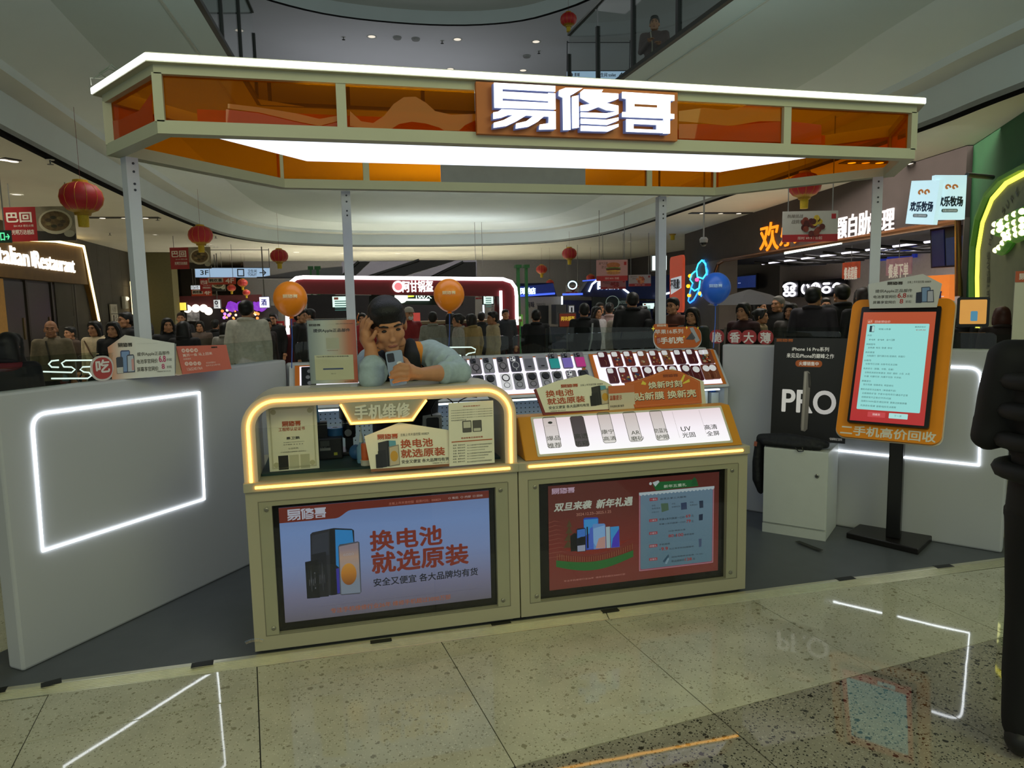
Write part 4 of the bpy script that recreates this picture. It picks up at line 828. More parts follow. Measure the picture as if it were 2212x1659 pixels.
def pcase(c,label,kind,col,w=.074,h=.128,rot=0):
    c=(min(c[0],3.06),c[1])
    t=thing('phone_case',label,'phone case',SD.M@Matrix.Translation((c[0],c[1],.008))@Matrix.Rotation(rot,4,'Z'),'phone cases on the lit panels')
    MB().prism(rrect(-w/2,-h/2,w/2,h/2,.011,4),0,.009).build('shell',col,t)
    if kind in('magnet','magnet_dark','magnet_white'):
        MB().prism(rrect(-w/2+.006,h/2-.044,-w/2+.042,h/2-.007,.008,3),.009,.012).build('camera_cutout',BLACKM if kind!='magnet_white' else WHI,t)
        for dx,dy in ((.012,-.016),(.012,-.034),(.03,-.02)): MB().prism(circ(-w/2+dx+.003,h/2+dy,.0075,10),.012,.0135).build('lens_ring',mat('6a6876',.2,.5,noise=0),t)
        rm=mat('d8d6e0',.3,noise=0) if kind=='magnet_white' else BLACKM
        MB().tube([V((.022*math.cos(a*PI/10),-.012+.026*math.sin(a*PI/10),.0095)) for a in range(20)],.0026,5,closed=True).build('magnet_ring',rm,t); MB().box(-.003,-.056,.009,.003,-.042,.0105).build('magnet_bar',rm,t)
    if kind=='strap': MB().tube([V((-.02,h/2-.01,.012)),V((-.012,h/2+.03,.02)),V((.004,h/2+.034,.02)),V((.01,h/2-.004,.012))],.002,5).build('strap',BLACKM,t)
    if kind=='lens':
        MB().tube([V((.024*math.cos(a*PI/10),.03+.026*math.sin(a*PI/10),.011)) for a in range(20)],.0036,5,closed=True).build('camera_ring',BLACKM,t); MB().prism(circ(0,.03,.02,14),.009,.011).build('camera_cutout',BLACKM if label.find('white')<0 else WHI,t)
        MB().tube([V((.02*math.cos(a*PI/10),-.028+.02*math.sin(a*PI/10),.0095)) for a in range(20)],.0018,5,closed=True).build('magnet_ring',BLACKM,t)
    if kind=='card':
        MB().prism(rrect(-w/2+.006,h/2-.04,-w/2+.046,h/2-.006,.008,3),.009,.0115).build('camera_cutout',BLACKM,t)
        for dx,dy in ((.013,-.014),(.013,-.032),(.034,-.02)): MB().prism(circ(-w/2+dx+.003,h/2+dy,.0075,10),.012,.0135).build('lens_ring',mat('9a98a6',.2,.5,noise=0),t)
    if kind=='grey': MB().prism(rrect(-w/2+.008,-h/2+.01,w/2-.008,h/2-.03,.004,3),.009,.011).build('card_insert',mat('7d7a88',.4,noise=.02),t); MB().prism(rrect(-.012,-h/2+.026,.012,-h/2+.036,.002,3),.011,.012).build('badge',BLACKM,t)
    if kind in('red','flower','round'):
        if kind=='round': MB().prism(circ(0,h/2-.034,.027,16),.009,.0105).build('camera_cutout',WHI,t)
        else: MB().prism(rrect(-w/2+.005,h/2-.046,-w/2+.047,h/2-.006,.01,3),.009,.0105).build('camera_cutout',WHI,t)
        if kind=='flower':
            rr=random.Random(label); 
            for k in range(9):
                hc=rr.choice(['c8542e','d8a860','2f4a72','a8422e','e0c8a0','3a6a5a']); xx=rr.uniform(-w/2+.012,w/2-.012); yy=rr.uniform(-h/2+.012,h/2-.05); MB().prism(circ(xx,yy,rr.uniform(.005,.011),7),.009,.0098).build('printed_motif',mat(hc,.4,noise=0),t)
        else: MB().tube([V((.004,-.008,.0095)),V((.012,-.026,.0095)),V((.006,-.05,.0095))],.0012,4).build('gold_print',mat('c89a70',.4,noise=0),t)
    return t
MAR=mat('5c1620',.3,noise=.03); OCH=mat('8a4a34',.35,noise=.1,scale=60); NAV=mat('7a2a26',.35,noise=.1,scale=60)
up1=[(150,'magnet',SMOKE,'smoky grey'),(262,'magnet',SMOKE,'mauve grey'),(372,'magnet_dark',CLEAR,'clear, black-ringed'),(492,'magnet',SMOKE,'pinkish grey'),(600,'magnet_white',DGR,'charcoal, white-ringed'),(714,'grey',CLEAR,'clear, grey-carded'),(826,'grey',CLEAR,'clear, pale-carded'),(928,'card',SMOKE,'teal-carded'),(1038,'card',SMOKE,'lilac-carded'),(1146,'card',SMOKE,'pink-carded')]
cards={7:'2aa5a8',8:'8e78d8',9:'d63a9a'}
for i,(x,k,m,nm) in enumerate(up1):
    c=SD.l(*kd(x+2,1060+ (600-x)*.06)); t=pcase(c,f'{nm} phone case, {GR[i]} from the man in the upper display row',k,m)
    if i in cards:
        MB().prism(rrect(-.034,-.062,.034,.018,.004,3),.013,.0165).build('colour_card',mat('#'+cards[i],.35,noise=.02,emit=.12),t); MB().tube([V((0,-.058,.014)),V((.006,-.078,.014)),V((-.004,-.084,.014))],.0016,5).build('lanyard_ring',mat('c8c8cc',.3,.8),t)
    if i in (0,1,7,8): MB().tube([V((-.02,.062,.012)),V((-.014,.09,.03)),V((.006,.092,.03)),V((.01,.064,.012))],.002,5).build('strap',BLACKM,t)
lo1=[(205,'lens',CLEAR,'clear'),(300,'lens',DGR,'charcoal'),(402,'lens',CLEAR,'frosted'),(532,'lens',WHI,'white double-ringed'),(640,'lens',CLEAR,'pale grey'),(756,'lens',SMOKE,'taupe'),(872,'lens',CLEAR,'lavender'),(972,'lens',CLEAR,'smooth lavender'),(1092,'magnet_white',SMOKE,'grey, pale-ringed'),(1196,'lens',DGR,'dark-lensed')]
for i,(x,k,m,nm) in enumerate(lo1):
    c=SD.l(*kd(x-6,1208+(640-x)*.055)); pcase(c,f'{nm} phone case, {GR[i]} from the man in the lower display row',k,m)
u2=[kd(1354,1022),kd(1466,1018),kd(1570,1014),kd(1690,1012),kd(1790,1008),kd(1894,1004),kd(2000,1000),kd(2104,996),kr(278,930),kr(340,926)]
l2=[kd(1432,1160),kd(1532,1154),kd(1640,1150),kd(1738,1146),kd(1846,1142),(1454,808),(1482,806),kr(236,1028),kr(296,1022),kr(356,1018)]
n2=[('red','plain maroon',MAR),('flower','maroon, blue-flowered',NAV),('flower','red, blue-flowered',NAV),('flower','brown patterned',OCH),('flower','green and red patterned',NAV),('flower','tan patterned',OCH),('red','plain wine red',MAR),('red','dark wine red',MAR),('flower','dark brocade',NAV),('flower','orange brocade',OCH)]
for i,(p,(k,nm,m)) in enumerate(zip(u2,n2)): pcase(SD.l(*p),f'{nm} phone case, {GR[i]} along the upper row under the orange pill sign',k,m)
n3=[('red','plain maroon',MAR),('flower','flowered red',NAV),('flower','flowered brown',NAV),('round','round-cutout red',MAR),('round','round-cutout wine',MAR),('round','round-cutout maroon',MAR),('round','dark maroon round-cutout',MAR),('round','wine red round-cutout',MAR),('round','brown brocade round-cutout',OCH),('round','orange brocade round-cutout',OCH)]
for i,(p,(k,nm,m)) in enumerate(zip(l2,n3)): pcase(SD.l(*p),f'{nm} phone case, {GR[i]} along the lower row behind the promotion sign',k,m)
# a boxed figure card at the display end beside the acrylic stand
bc=thing('phone_case','black phone case with silver prints beside the acrylic stand','phone case',SD.M@Matrix.Translation((SD.l(667,805)[0],.17,.008)),'phone cases on the lit panels'); MB().prism(rrect(-.045,-.12,.045,.12,.006,3),0,.012).build('shell',BLACKM,bc)
for k in range(4): MB().prism(circ(-.005+.01*(k%2),-.05+.045*k,.014,10),.012,.0135).build('silver_print',mat('9a98a0',.3,.5,noise=0),bc)
# retail boxes and hooks under the display
for i,(u,v,hc) in enumerate(((1385,868,'d8dce0'),(1516,856,'dfe4e8'),(1540,858,'cfd6dc'),(1558,856,'d8dee6'))):
    a=ony(u,v+18,1.46); t=thing('accessory_box',['white accessory box under the case display near the leaflet','white accessory box with blue clip, first right of the promotion sign','white accessory box with blue clip, second right of the promotion sign','white accessory box with blue clip at the display end'][i],'box',(a.x,1.46,.53),'accessory boxes under the display'); hgt=max(.12,a.z-.53+.1)
    MB().box(-.03,-.03,0,.03,.05,hgt).build('carton',mat(hc,.5),t); MB().tube([(-.02,-.01,hgt+.004),(0,.02,hgt+.012),(.02,.0,hgt+.004),(.0,-.02,hgt+.008),(-.02,.02,hgt+.006)],.004,5).build('clip',mat('2a6ad0',.4),t)
# pill-shaped sign above the display
FP=Fr((0,1.5,0),(1,0,0),(0,.12,1))
ps_=thing('pill_sign','small orange pill-shaped phone case sign above the display','sign',FP.M)
def pb(*a): return fb(FP,kd,*a)
b_=pb(1785,742,2195,908); b2=(b_[0]-.006,b_[1]-.008,b_[2]+.004,b_[3])
MB().prism(rrect(*b2,.07,8),-.006,-.002).build('white_backing',mat('d8d8dc',.5),ps_); MB().prism(rrect(*b_,.07,8),-.002,.001).build('orange_face',mat('c9611e',.45,noise=.02),ps_)
t_=pb(1785,712,1910,760); MB().prism(rrect(*t_,.012),-.003,.0008).build('orange_tab',mat('c9611e',.45,noise=.02),ps_); logo(ps_,pb(1812,716,1892,732),mat('f0d8c0',.5,noise=0),z=.0012)
txt(ps_,'苹果16系列',pb(1798,798,2034,752),mat('e8e4dc',.5,noise=0),z=.0015,bold=.02); txt(ps_,'手机壳',pb(1846,880,2036,820),mat('f2eee6',.5,noise=0),z=.0015,bold=.04)
q_=pb(1812,880,1840,822); flat('red_tag',rrect(*q_,.003),mat('a8321c',.5,noise=0),ps_,z=.0012); txt(ps_,'全新',(q_[0]+.002,q_[1]+.004,q_[2]-.002,q_[3]-.004),mat('f0dcd0',.5,noise=0),z=.003)
for pts,hc in (([(2058,842),(2110,780),(2140,830),(2120,846)],'4a4a52'),([(2090,745),(2120,738),(2178,850),(2146,872)],'a8aab4')): flat('phone_picture',FP.P([kd(*q) for q in pts]),mat('#'+hc,.4,noise=0),ps_,z=.002)
for x,y,r in ((1780,750,.016),(2066,742,.01),(1800,818,.006),(2042,820,.008),(2162,744,.008)):
    c_=FP.l(*kd(x,y)); flat('star',[(c_[0]+r*(1 if k%2==0 else .3)*math.cos(k*PI/4),c_[1]+1.4*r*(1 if k%2==0 else .3)*math.sin(k*PI/4)) for k in range(8)],mat('e8d23c',.5,noise=0,emit=.3),ps_,z=.0025)
MB().box((b_[0]+b_[2])/2-.02,1.2-.0,-.02,(b_[0]+b_[2])/2+.02,b_[1]+.02,-.007).build('bracket',ACRYL,ps_)
# ================================================================ cards on the long partition
FK1=frame_on((242,820),(378,811),HP,12)
def kq(x,y): return (x/3.95,440+y/3.95)
k1=house('parts_sign','white house-shaped phone parts sign on top of the long partition',FK1,[kq(957,1502),kq(918,1225),kq(1065,1120),kq(1488,1190),kq(1492,1466)],ramp_mat('sign_fade',[(0,'c98a6a'),(.18,'d2c4ba'),(.4,'d4d2cc'),(1,'cfcfcb')],0,0,.3,0,.5),None)
MB().prism(FK1.P([kq(957,1502),kq(1492,1466),kq(1500,1440),kq(1505,1195),kq(1488,1190)]),-.012,-.004).build('backing',mat('77797c',.6),k1)
def b1(*a): return fb(FK1,kq,*a)
logo(k1,b1(1004,1190,1130,1220),INK,z=.001); txt(k1,'主板上市天音控股 000829',b1(1166,1196,1346,1190),INK); PNK=mat('b02a66',.5,noise=0)
txt(k1,'提供Apple正品部件',b1(1168,1270,1450,1292),INK,bold=.01); txt(k1,'电池享官网价',b1(1166,1330,1348,1358),INK,bold=.01); txt(k1,'6.8',b1(1354,1300,1416,1348),PNK,bold=.03); txt(k1,'折起',b1(1420,1320,1466,1340),INK); txt(k1,'屏幕享官网价',b1(1168,1396,1354,1424),INK,bold=.01); txt(k1,'8',b1(1378,1368,1406,1408),PNK,bold=.03); txt(k1,'折起',b1(1422,1382,1466,1402),INK); txt(k1,'*详情咨询门店工作人员',b1(1336,1428,1456,1432),INK)
def minis(t,F,k,B):
    for pts,hc,z in B: flat('phone_picture',F.P([k(*q) for q in pts]),mat('#'+hc,.4,noise=0),t,z=z,th=.0006)
minis(k1,FK1,kq,[([(1026,1262),(1036,1252),(1100,1250),(1108,1262),(1108,1440),(1030,1446)],'2a3a6a',.001),([(1036,1264),(1100,1260),(1100,1430),(1038,1436)],'6a88b8',.0014),([(990,1318),(1000,1310),(1040,1306),(1048,1316),(1056,1446),(1000,1452)],'16203c',.0018),([(996,1400),(1050,1394),(1052,1446),(1002,1450)],'b8b4b0',.0022),([(1080,1300),(1090,1288),(1136,1286),(1144,1298),(1152,1438),(1086,1442)],'28304a',.0024),([(1088,1300),(1136,1296),(1144,1430),(1092,1434)],'a8b0c0',.0028),([(1120,1330),(1140,1320),(1146,1420),(1126,1424)],'c08a88',.0032)])
FK2=frame_on((395,808),(500,797),HP,14)
k2_=thing('service_sign','coral red service notice standing on the long partition','sign',FK2.M)
P=FK2.P([kq(1560,1456),kq(1503,1216),kq(1930,1204),kq(1976,1410)]); MB().prism(P,-.004,0).build('card',mat('cf6a55',.5,noise=.02),k2_)
MB().prism(FK2.P([kq(1560,1456),kq(1500,1450),kq(1500,1222),kq(1505,1216)]),-.03,-.006).build('side_flap',mat('c8b088',.6),k2_)
def b3(*a): return fb(FK2,kq,*a)
CRM=mat('f0d8cc',.5,noise=0)
for i,cst in enumerate('维修神速'[:4]): 
    c_=FK2.l(*kq(1564+i*36,1254-i*1)); flat('disc',circ(*c_,.0105,14),CRM,k2_); txt(k2_,cst,(c_[0]-.006,c_[1]-.006,c_[0]+.006,c_[1]+.006),mat('cf6a55',.5,noise=0),z=.0025)
for i,cst in enumerate('联系电话'):
    c_=FK2.l(*kq(1592+i*36,1366-i*1)); flat('disc',circ(*c_,.0105,14),CRM,k2_); txt(k2_,cst,(c_[0]-.006,c_[1]-.006,c_[0]+.006,c_[1]+.006),mat('cf6a55',.5,noise=0),z=.0025)
txt(k2_,'离开一会 马上回来',b3(1556,1284,1812,1288),CRM,bold=.02); txt(k2_,'如有事请联系 0755-00000000'[:6],b3(1562,1320,1630,1330),CRM); txt(k2_,'13652401964',b3(1594,1402,1728,1414),CRM); txt(k2_,'手机快修服务点',b3(1756,1352,1840,1360),CRM); txt(k2_,'配件齐全立等可取',b3(1756,1376,1880,1378),CRM); logo(k2_,b3(1800,1220,1854,1230),INK,z=.001)
# ================================================================ screen stand, cabinet, poster
yb,tb=-.910,.389
rK=V((math.cos(yb),math.sin(yb),0)); bK=V((0,0,1)).cross(rK); uK=V((0,0,1))*math.cos(tb)+bK*math.sin(tb)
FKI=Fr((3.707,.392,1.121),rK,uK)
ks=thing('screen_stand','orange self-service screen stand with black pole and square foot','screen stand',(0,0,0))
bq=[onz(u,v,.05) for u,v in ((1828,1150),(1984,1186),(2023,1148),(1868,1124))]
MB().prism([(q.x,q.y) for q in bq],ZP,.05).build('foot_plate',mat('14110f',.35,noise=.02),ks,bevel=.006)
pc=(bq[0]+bq[1]+bq[2]+bq[3])/4; pc=V((3.765,.405,0))
Mp=Matrix.Translation((pc.x,pc.y,0))@Matrix.Rotation(yb,4,'Z'); MB().box(-.04,-.03,.05,.04,.03,1.0,Mp).build('pole',mat('0c0b0b',.25,noise=.02),ks,bevel=.006)
bo=MB().prism(rrect(-.2835,-.4515,.2835,.4515,.055,8),-.022,0).build('orange_board',mat('f0900e',.45,noise=.02,spec=.3),ks,FKI.M)
MB().prism(rrect(-.2895,-.4575,.2895,.4575,.058,8),-.03,-.022).build('white_back',mat('c9c4b2',.4,noise=.02),ks,FKI.M)
be=MB().prism(rrect(-.219+.0,-.365,.219,.39,.012),.0,.03).build('screen_bezel',mat('0a0a0b',.25,noise=0),ks,FKI.M)
def kk(x,y): return (1600+x/3.606,580+y/3.606)
F_K=Fr(FKI.o+FKI.n*.03,FKI.r,FKI.u)
def kbx(*a): return fb(F_K,kk,*a)
q=F_K.P([kk(958,348),kk(1528,330),kk(1425,1222),kk(848,1185)]); X0=(q[0][0]+q[3][0])/2; X1=(q[1][0]+q[2][0])/2; Y0=(q[2][1]+q[3][1])/2; Y1=(q[0][1]+q[1][1])/2
scn=MB().prism([(X0,Y0),(X1,Y0),(X1,Y1),(X0,Y1)],0,.0012).build('screen',ramp_mat('kiosk_screen',[(0,'b32a2e'),(.5,'b8402c'),(1,'b4512f')],1,Y0,Y1,.85),ks,F_K.M)
q=F_K.P([kk(986,436),kk(1472,426),kk(1396,1124),kk(902,1098)]); x0=(q[0][0]+q[3][0])/2; x1=(q[1][0]+q[2][0])/2; y0=(q[2][1]+q[3][1])/2; y1=(q[0][1]+q[1][1])/2
MB().prism(rrect(x0,y0,x1,y1,.006),.0013,.002).build('quote_card',E_('8fd0cc',.98),scn)
w=x1-x0; h=y1-y0; TK=E_('2f4f50',.8)
ln=[('内存',.86),('4+64   6+64   6+128',.81),('网络型号',.755),('全网通  电信  联通  移动',.715),('购买渠道',.66),('大陆国行  国行展示机/官换机  非国行',.62),('ID账号',.565),('ID账号已注销  ID账号无法注销',.525),('机身状况（屏幕、中框、后盖）',.47),('全新机未拆封未激活  完好  细纹  小花  大花',.425),('外爆  内爆可测  内爆不可测  不开机',.38),('屏幕显示',.325),('显示完美  轻微老化  明显老化',.285),('整机内部状况主板内（单选或不选）',.23),('主板维修/扩容  不读卡/信号手打/通话不正常',.185),('拍照异常不正常/打不开/闪退',.14),('指南针/WIFI/蓝牙/感应异常  更换过前玻屏幕',.095),('机身进水/受潮  面容/指纹无法使用',.045)]
for s_,fy_ in ln:
    hd=fy_ in(.86,.755,.66,.565,.47,.325,.23); wd=.0165*len(s_)*.9; wd=min(.88*w,wd+.01)
    txt(scn,s_,(x0+.03*w+(0 if hd else .01),y0+fy_*h-.006,x0+.03*w+(0 if hd else .01)+wd,y0+fy_*h+.006),TK,z=.0025,fit='keep')
txt(scn,'荣耀10青春',(x0+.2*w,y0+.925*h,x0+.4*w,y0+.945*h),TK,z=.0025); txt(scn,'最高回收价',(x0+.78*w,y0+.955*h,x0+.95*w,y0+.972*h),TK,z=.0025); txt(scn,'¥149.00',(x0+.8*w,y0+.92*h,x0+.95*w,y0+.937*h),E_('a04030',.8),z=.0025)
flat('phone_picture',rrect(x0+.05*w,y0+.9*h,x0+.13*w,y0+.975*h,.002),E_('1c3440',.8),scn,z=.0022); flat('phone_picture',rrect(x0+.09*w,y0+.905*h,x0+.128*w,y0+.97*h,.002),E_('b0dcd8',.8),scn,z=.003)
txt(scn,'回收预估价',(X0+.18*(X1-X0),Y1-.072,X0+.4*(X1-X0),Y1-.056),E_('e8c4b8',.8),z=.002); flat('back_button',rrect(X0+.07*(X1-X0),Y1-.08,X0+.15*(X1-X0),Y1-.05,.003),E_('c06848',.8),scn,z=.0014); txt(scn,'↩',(X0+.085*(X1-X0),Y1-.074,X0+.135*(X1-X0),Y1-.056),E_('f0d8cc',.8),z=.003)
flat('button',rrect(X0+.24*(X1-X0),Y0+.03,X0+.48*(X1-X0),Y0+.062,.003),E_('c04448',.9),scn,z=.0014); txt(scn,'回首页',(X0+.31*(X1-X0),Y0+.04,X0+.41*(X1-X0),Y0+.053),E_('f0e0dc',.9),z=.003)
flat('button',rrect(X0+.53*(X1-X0),Y0+.03,X0+.78*(X1-X0),Y0+.062,.003),E_('a4d8d4',.95),scn,z=.0014); txt(scn,'下一步',(X0+.6*(X1-X0),Y0+.04,X0+.7*(X1-X0),Y0+.053),E_('4a7a78',.8),z=.003)
txt(bo,'二手机高价回收',(-.255,-.438,.255,-.378),mat('e6dfcc',.5,noise=0),z=.001,bold=.03)
FT=Fr((3.79,.46,1.53),rK,uK*1.0-bK*.25)
tc=thing('parts_sign','white house-shaped phone parts sign clipped on top of the screen stand','sign',FT.M)
MB().prism(FT.P([kk(1003,312),(1875.5,614),kk(1420,42),kk(1568,118),kk(1528,302)]),-.004,0).build('card',ramp_mat('sign_fade_b',[(0,'cfcfcb'),(.7,'cdc8c0'),(1,'c99a78')],0,0,.45,0,.5),tc)
MB().prism(FT.P([kk(1003,312),kk(985,140),kk(994,128),kk(1012,300)]),-.01,-.003).build('backing',mat('8a8c8c',.6),tc)
def tb_(*a): return fb(FT,kk,*a)
logo(tc,tb_(1144,104,1262,126),INK,z=.001); txt(tc,'主板上市天音控股 000829',tb_(1298,116,1484,92),INK); txt(tc,'提供Apple正品部件',tb_(1048,194,1338,158),INK,bold=.01); txt(tc,'电池享官网价',tb_(1034,234,1216,206),INK,bold=.01); txt(tc,'6.8',tb_(1222,228,1290,192),mat('b03030',.5,noise=0),bold=.03); txt(tc,'折起',tb_(1294,226,1340,204),INK); txt(tc,'屏幕享官网价',tb_(1030,276,1210,250),INK,bold=.01); txt(tc,'8',tb_(1238,272,1266,238),mat('b03030',.5,noise=0),bold=.03); txt(tc,'折起',tb_(1284,268,1330,248),INK)
minis(tc,FT,kk,[([(1408,146),(1470,142),(1480,150),(1478,262),(1408,264)],'2a3a5a',.001),([(1414,152),(1472,148),(1470,256),(1414,258)],'7a98c0',.0014),([(1368,188),(1408,182),(1408,268),(1364,268)],'16203c',.0018),([(1452,172),(1502,166),(1506,262),(1450,264)],'28304a',.0024),([(1458,178),(1498,174),(1500,256),(1456,258)],'b8b8c4',.0028)])
# cabinet
c0=V((3.119,.843)); cxv=V((3.382,.549))-c0; cyv=V((3.672,.751))-V((3.382,.549)); cr=cxv.normalized(); cl=cxv.length; cd=V((-cr.y,cr.x)); dl=.36
FCB=Fr((c0.x,c0.y,ZP),(cr.x,cr.y,0),(0,0,1))
wc=thing('white_cabinet','small white lockable cabinet with black bag on top','cabinet',FCB.M)
MB().box(0,0,-dl,cl,.575,-.014).build('body',mat('c4c8c4',.45,noise=.015),wc,bevel=.003); MB().box(.002,.07,-.014,cl-.002,.572,0).build('door',mat('cbcfca',.45,noise=.015),wc,bevel=.003)
MB().box(0,0,-.014,cl,.06,-.004).build('kick_board',mat('c4c8c4',.45,noise=.015),wc); MB().lathe([(.013,0),(.013,.006),(.008,.008)],16,Matrix.Translation((cl-.06,.42,0))).build('lock',mat('9a9c98',.25,.9,noise=0),wc); MB().lathe([(.005,.008),(.003,.0085)],10,Matrix.Translation((cl-.06,.42,0))).build('keyhole',BLK,wc)
# poster
yp,tp=-.807,.10
rP=V((math.cos(yp),math.sin(yp),0)); bP=V((0,0,1)).cross(rP); FPO=Fr((3.489,.895,.944),rP,V((0,0,1))*math.cos(tp)+bP*math.sin(tp))
po2=thing('black_poster','black phone poster with glowing white lettering standing on the cabinet','poster',FPO.M)
MB().box(-.236,-.346,-.006,.236,.346,0).build('board',mat('17171b',.45,noise=.05),po2)
def pbx(*a): return fb(FPO,kk,*a)
PW=mat('e0dcd4',.5,noise=0,emit=.25)
logo(po2,pbx(280,546,408,572),mat('b5602c',.5,noise=0),z=.001); txt(po2,'iPhone 16 Pro系列',pbx(400,642,688,614),PW,bold=.012); txt(po2,'来见见iPhone的巅峰之作',pbx(358,694,728,666),PW,bold=.012)
flat('orange_pill',rrect(*pbx(426,764,636,718),.02),mat('c2622a',.5,noise=0),po2); txt(po2,'火爆销售中',pbx(454,754,608,728),PW,z=.003,bold=.02)
txt(po2,'PRO',pbx(322,1112,742,960),mat('d8d4d2',.5,noise=0,emit=.35),bold=.03)
for pts,hc,z in (([(498,800),(524,798),(540,812),(544,900),(520,1250),(500,1270),(470,1262),(468,1230),(494,806)],'8d8680',.004),([(500,806),(516,804),(492,1258),(474,1256)],'b8b0a8',.005),([(526,812),(540,820),(542,930),(530,925)],'3a3634',.005)): flat('phone_picture',FPO.P([kk(*q) for q in pts]),mat('#'+hc,.3,.2,noise=0),po2,z=z)
txt(po2,'*活动解释权归门店所有',pbx(690,1336,790,1324),PW)
# ================================================================ balloons
def balloon(u,v,r,d,hc,label,strend):
    c=at(u,v,d); t=thing('balloon',label,'balloon',c,'logo balloons on strings')
    prof=[(r*math.sin(a)*(1-.10*(1-math.cos(a))*.0+0), -r*1.12*math.cos(a) if a<PI/2 else -r*1.05*math.cos(a)) for a in [PI*k/18 for k in range(1,18)]]
    prof=[(x*(1 if z>0 else 1-.12*(z/r)**2),z) for x,z in prof]
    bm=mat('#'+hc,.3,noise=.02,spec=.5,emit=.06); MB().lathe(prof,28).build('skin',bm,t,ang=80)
    MB().lathe([(.012,-r*1.2),(.014,-r*1.16),(.006,-r*1.12),(.02,-r*1.08)],12).build('knot',bm,t)
    F=Fr((0,0,0),(RX.x,RX.y,0),(0,0,1))
    L=mat('f0d8b0',.5,noise=0) if hc!='2a62c8' else mat('a8c4f0',.5,noise=0)
    # print wraps on the front of the skin
    lo=logo(t,(-.42*r,.02*r,.42*r,.24*r),L,z=r*.985,th=.001,M=Fr((0,0,0),-(c-CC).cross(V((0,0,1))).normalized()*-1,(0,0,1)).M); lt=txt(t,'手机维修·回收·配件·贴膜',(-.42*r,-.2*r,.42*r,-.13*r),L,z=r*.985,fit=('wrap',r),M=lo.matrix_local.copy())
    for v_ in lo.data.vertices: v_.co.z=math.sqrt(max(r*r-v_.co.x**2-v_.co.y**2,0))*1.0+.0035+(v_.co.z-r*.985)
    s=strend-c; MB().tube([V((0,0,-r*1.2)),V((s.x*.4+.004,s.y*.4,-r*1.2+(s.z+r*1.2)*.4)),s],.0028,6).build('string',mat('2a5fc0',.5,noise=0),t); return t
balloon(627,645,.089,3.85,'e8851e','orange balloon with white print floating left of the man',V(ony(630,795,.95)))
balloon(970,637,.083,3.85,'e8851e','orange balloon with white print floating right of the man',V(ony(968,775,1.0)))
balloon(1546,622,.095,4.6,'2a62c8','blue balloon with white print over the partition',V(at(1541,752,4.55)))
# ================================================================ PEOPLE
def fuse(jobs):
    """jobs: list of (name, MB, voxel, smooth) -> continuous surfaces, one per job"""
    tmp=[]
    for nm,mb,vx,sm in jobs:
        o=bpy.data.objects.new('tmp',mb.mesh('tmp')); COL.objects.link(o)
        m=o.modifiers.new('r','REMESH'); m.mode='VOXEL'; m.voxel_size=vx; m.use_smooth_shade=True
        if sm: s=o.modifiers.new('s','SMOOTH'); s.iterations=sm; s.factor=.5
        tmp.append(o)
    bpy.context.view_layer.update(); dg=bpy.context.evaluated_depsgraph_get(); out=[]
    for o,(nm,mb,vx,sm) in zip(tmp,jobs):
        me=bpy.data.meshes.new_from_object(o.evaluated_get(dg)); me.name=nm
        me.polygons.foreach_set('use_smooth',[True]*len(me.polygons)); out.append(me)
    for o in tmp:
        d=o.data; bpy.data.objects.remove(o); bpy.data.meshes.remove(d)
    return out
def head_mb(mb,M=Matrix.Identity(4)):
    """head about its own centre, face towards -Y"""
    B=lambda c,r: mb.ball(c,r,18,12,M)
    B((0,.014,.03),(.076,.094,.092)); B((0,-.018,-.02),(.064,.076,.092)); B((0,-.062,-.088),(.03,.026,.022)); B((0,-.07,.03),(.052,.022,.013))
    for s in (-1,1): B((s*.036,-.056,-.022),(.028,.03,.03)); B((s*.079,.012,-.012),(.011,.02,.031)); B((s*.045,-.03,-.075),(.024,.03,.024))
    B((0,-.092,-.012),(.009,.012,.026)); B((0,-.1,-.032),(.016,.013,.011)); B((0,-.081,-.062),(.024,.013,.007)); B((0,-.078,-.071),(.02,.012,.007))
    return mb
def limbs(mb,p,r,M=None,n=12):
    P=[(M@V(q) if M is not None else V(q)) for q in p]; mb.limb(P,r,n); return mb
def rings(mb,R,n=20,M=None):
    """a trunk from elliptical rings (z, rx, ry, yoff)"""
    vs=[V((rx*math.cos(2*PI*k/n),yo+ry*math.sin(2*PI*k/n),z)) for z,rx,ry,yo in R for k in range(n)]
    if M is not None: vs=[M@q for q in vs]
    m=len(R); mb.add(vs,[(i*n+k,i*n+(k+1)%n,(i+1)*n+(k+1)%n,(i+1)*n+k) for i in range(m-1) for k in range(n)]+[tuple(range(n))[::-1],tuple((m-1)*n+k for k in range(n))]); return mb
HZ=1.555
POSE={'down':[((-.185,.0,1.37),(-.235,.02,1.1),(-.22,-.04,.86)),((.185,0,1.37),(.235,.02,1.1),(.22,-.04,.86))],
 'phone':[((-.185,.0,1.37),(-.23,-.02,1.12),(-.08,-.24,1.2)),((.185,0,1.37),(.23,0,1.1),(.1,-.22,1.15))],
 'cross':[((-.185,.0,1.37),(-.24,-.06,1.12),(.06,-.2,1.13)),((.185,0,1.37),(.24,-.06,1.12),(-.06,-.22,1.1))]}
def hand_mb(mb,w,d,sgn):
    w=V(w); d=V(d).normalized(); side=d.cross(V((0,0,1)))
    side=side.normalized() if side.length>.1 else V((1,0,0)); 
    pc=w+d*.05; mb.ball(pc,(.036,.036,.03),12,8); mb.ball(w+d*.015,(.03,.03,.028),10,8)
    for k in range(4):
        o=side*((k-1.5)*.019); L=[.05,.06,.056,.044][k]; b=pc+d*.028+o; mb.limb([b,b+d*L*.6+V((0,0,-.008)),b+d*L+V((0,0,-.024))],[.0095,.009,.008],8)
    th=pc+side*sgn*.03-d*.02; mb.limb([th,th+side*sgn*.022+d*.02,th+side*sgn*.026+d*.045],[.011,.01,.009],8)
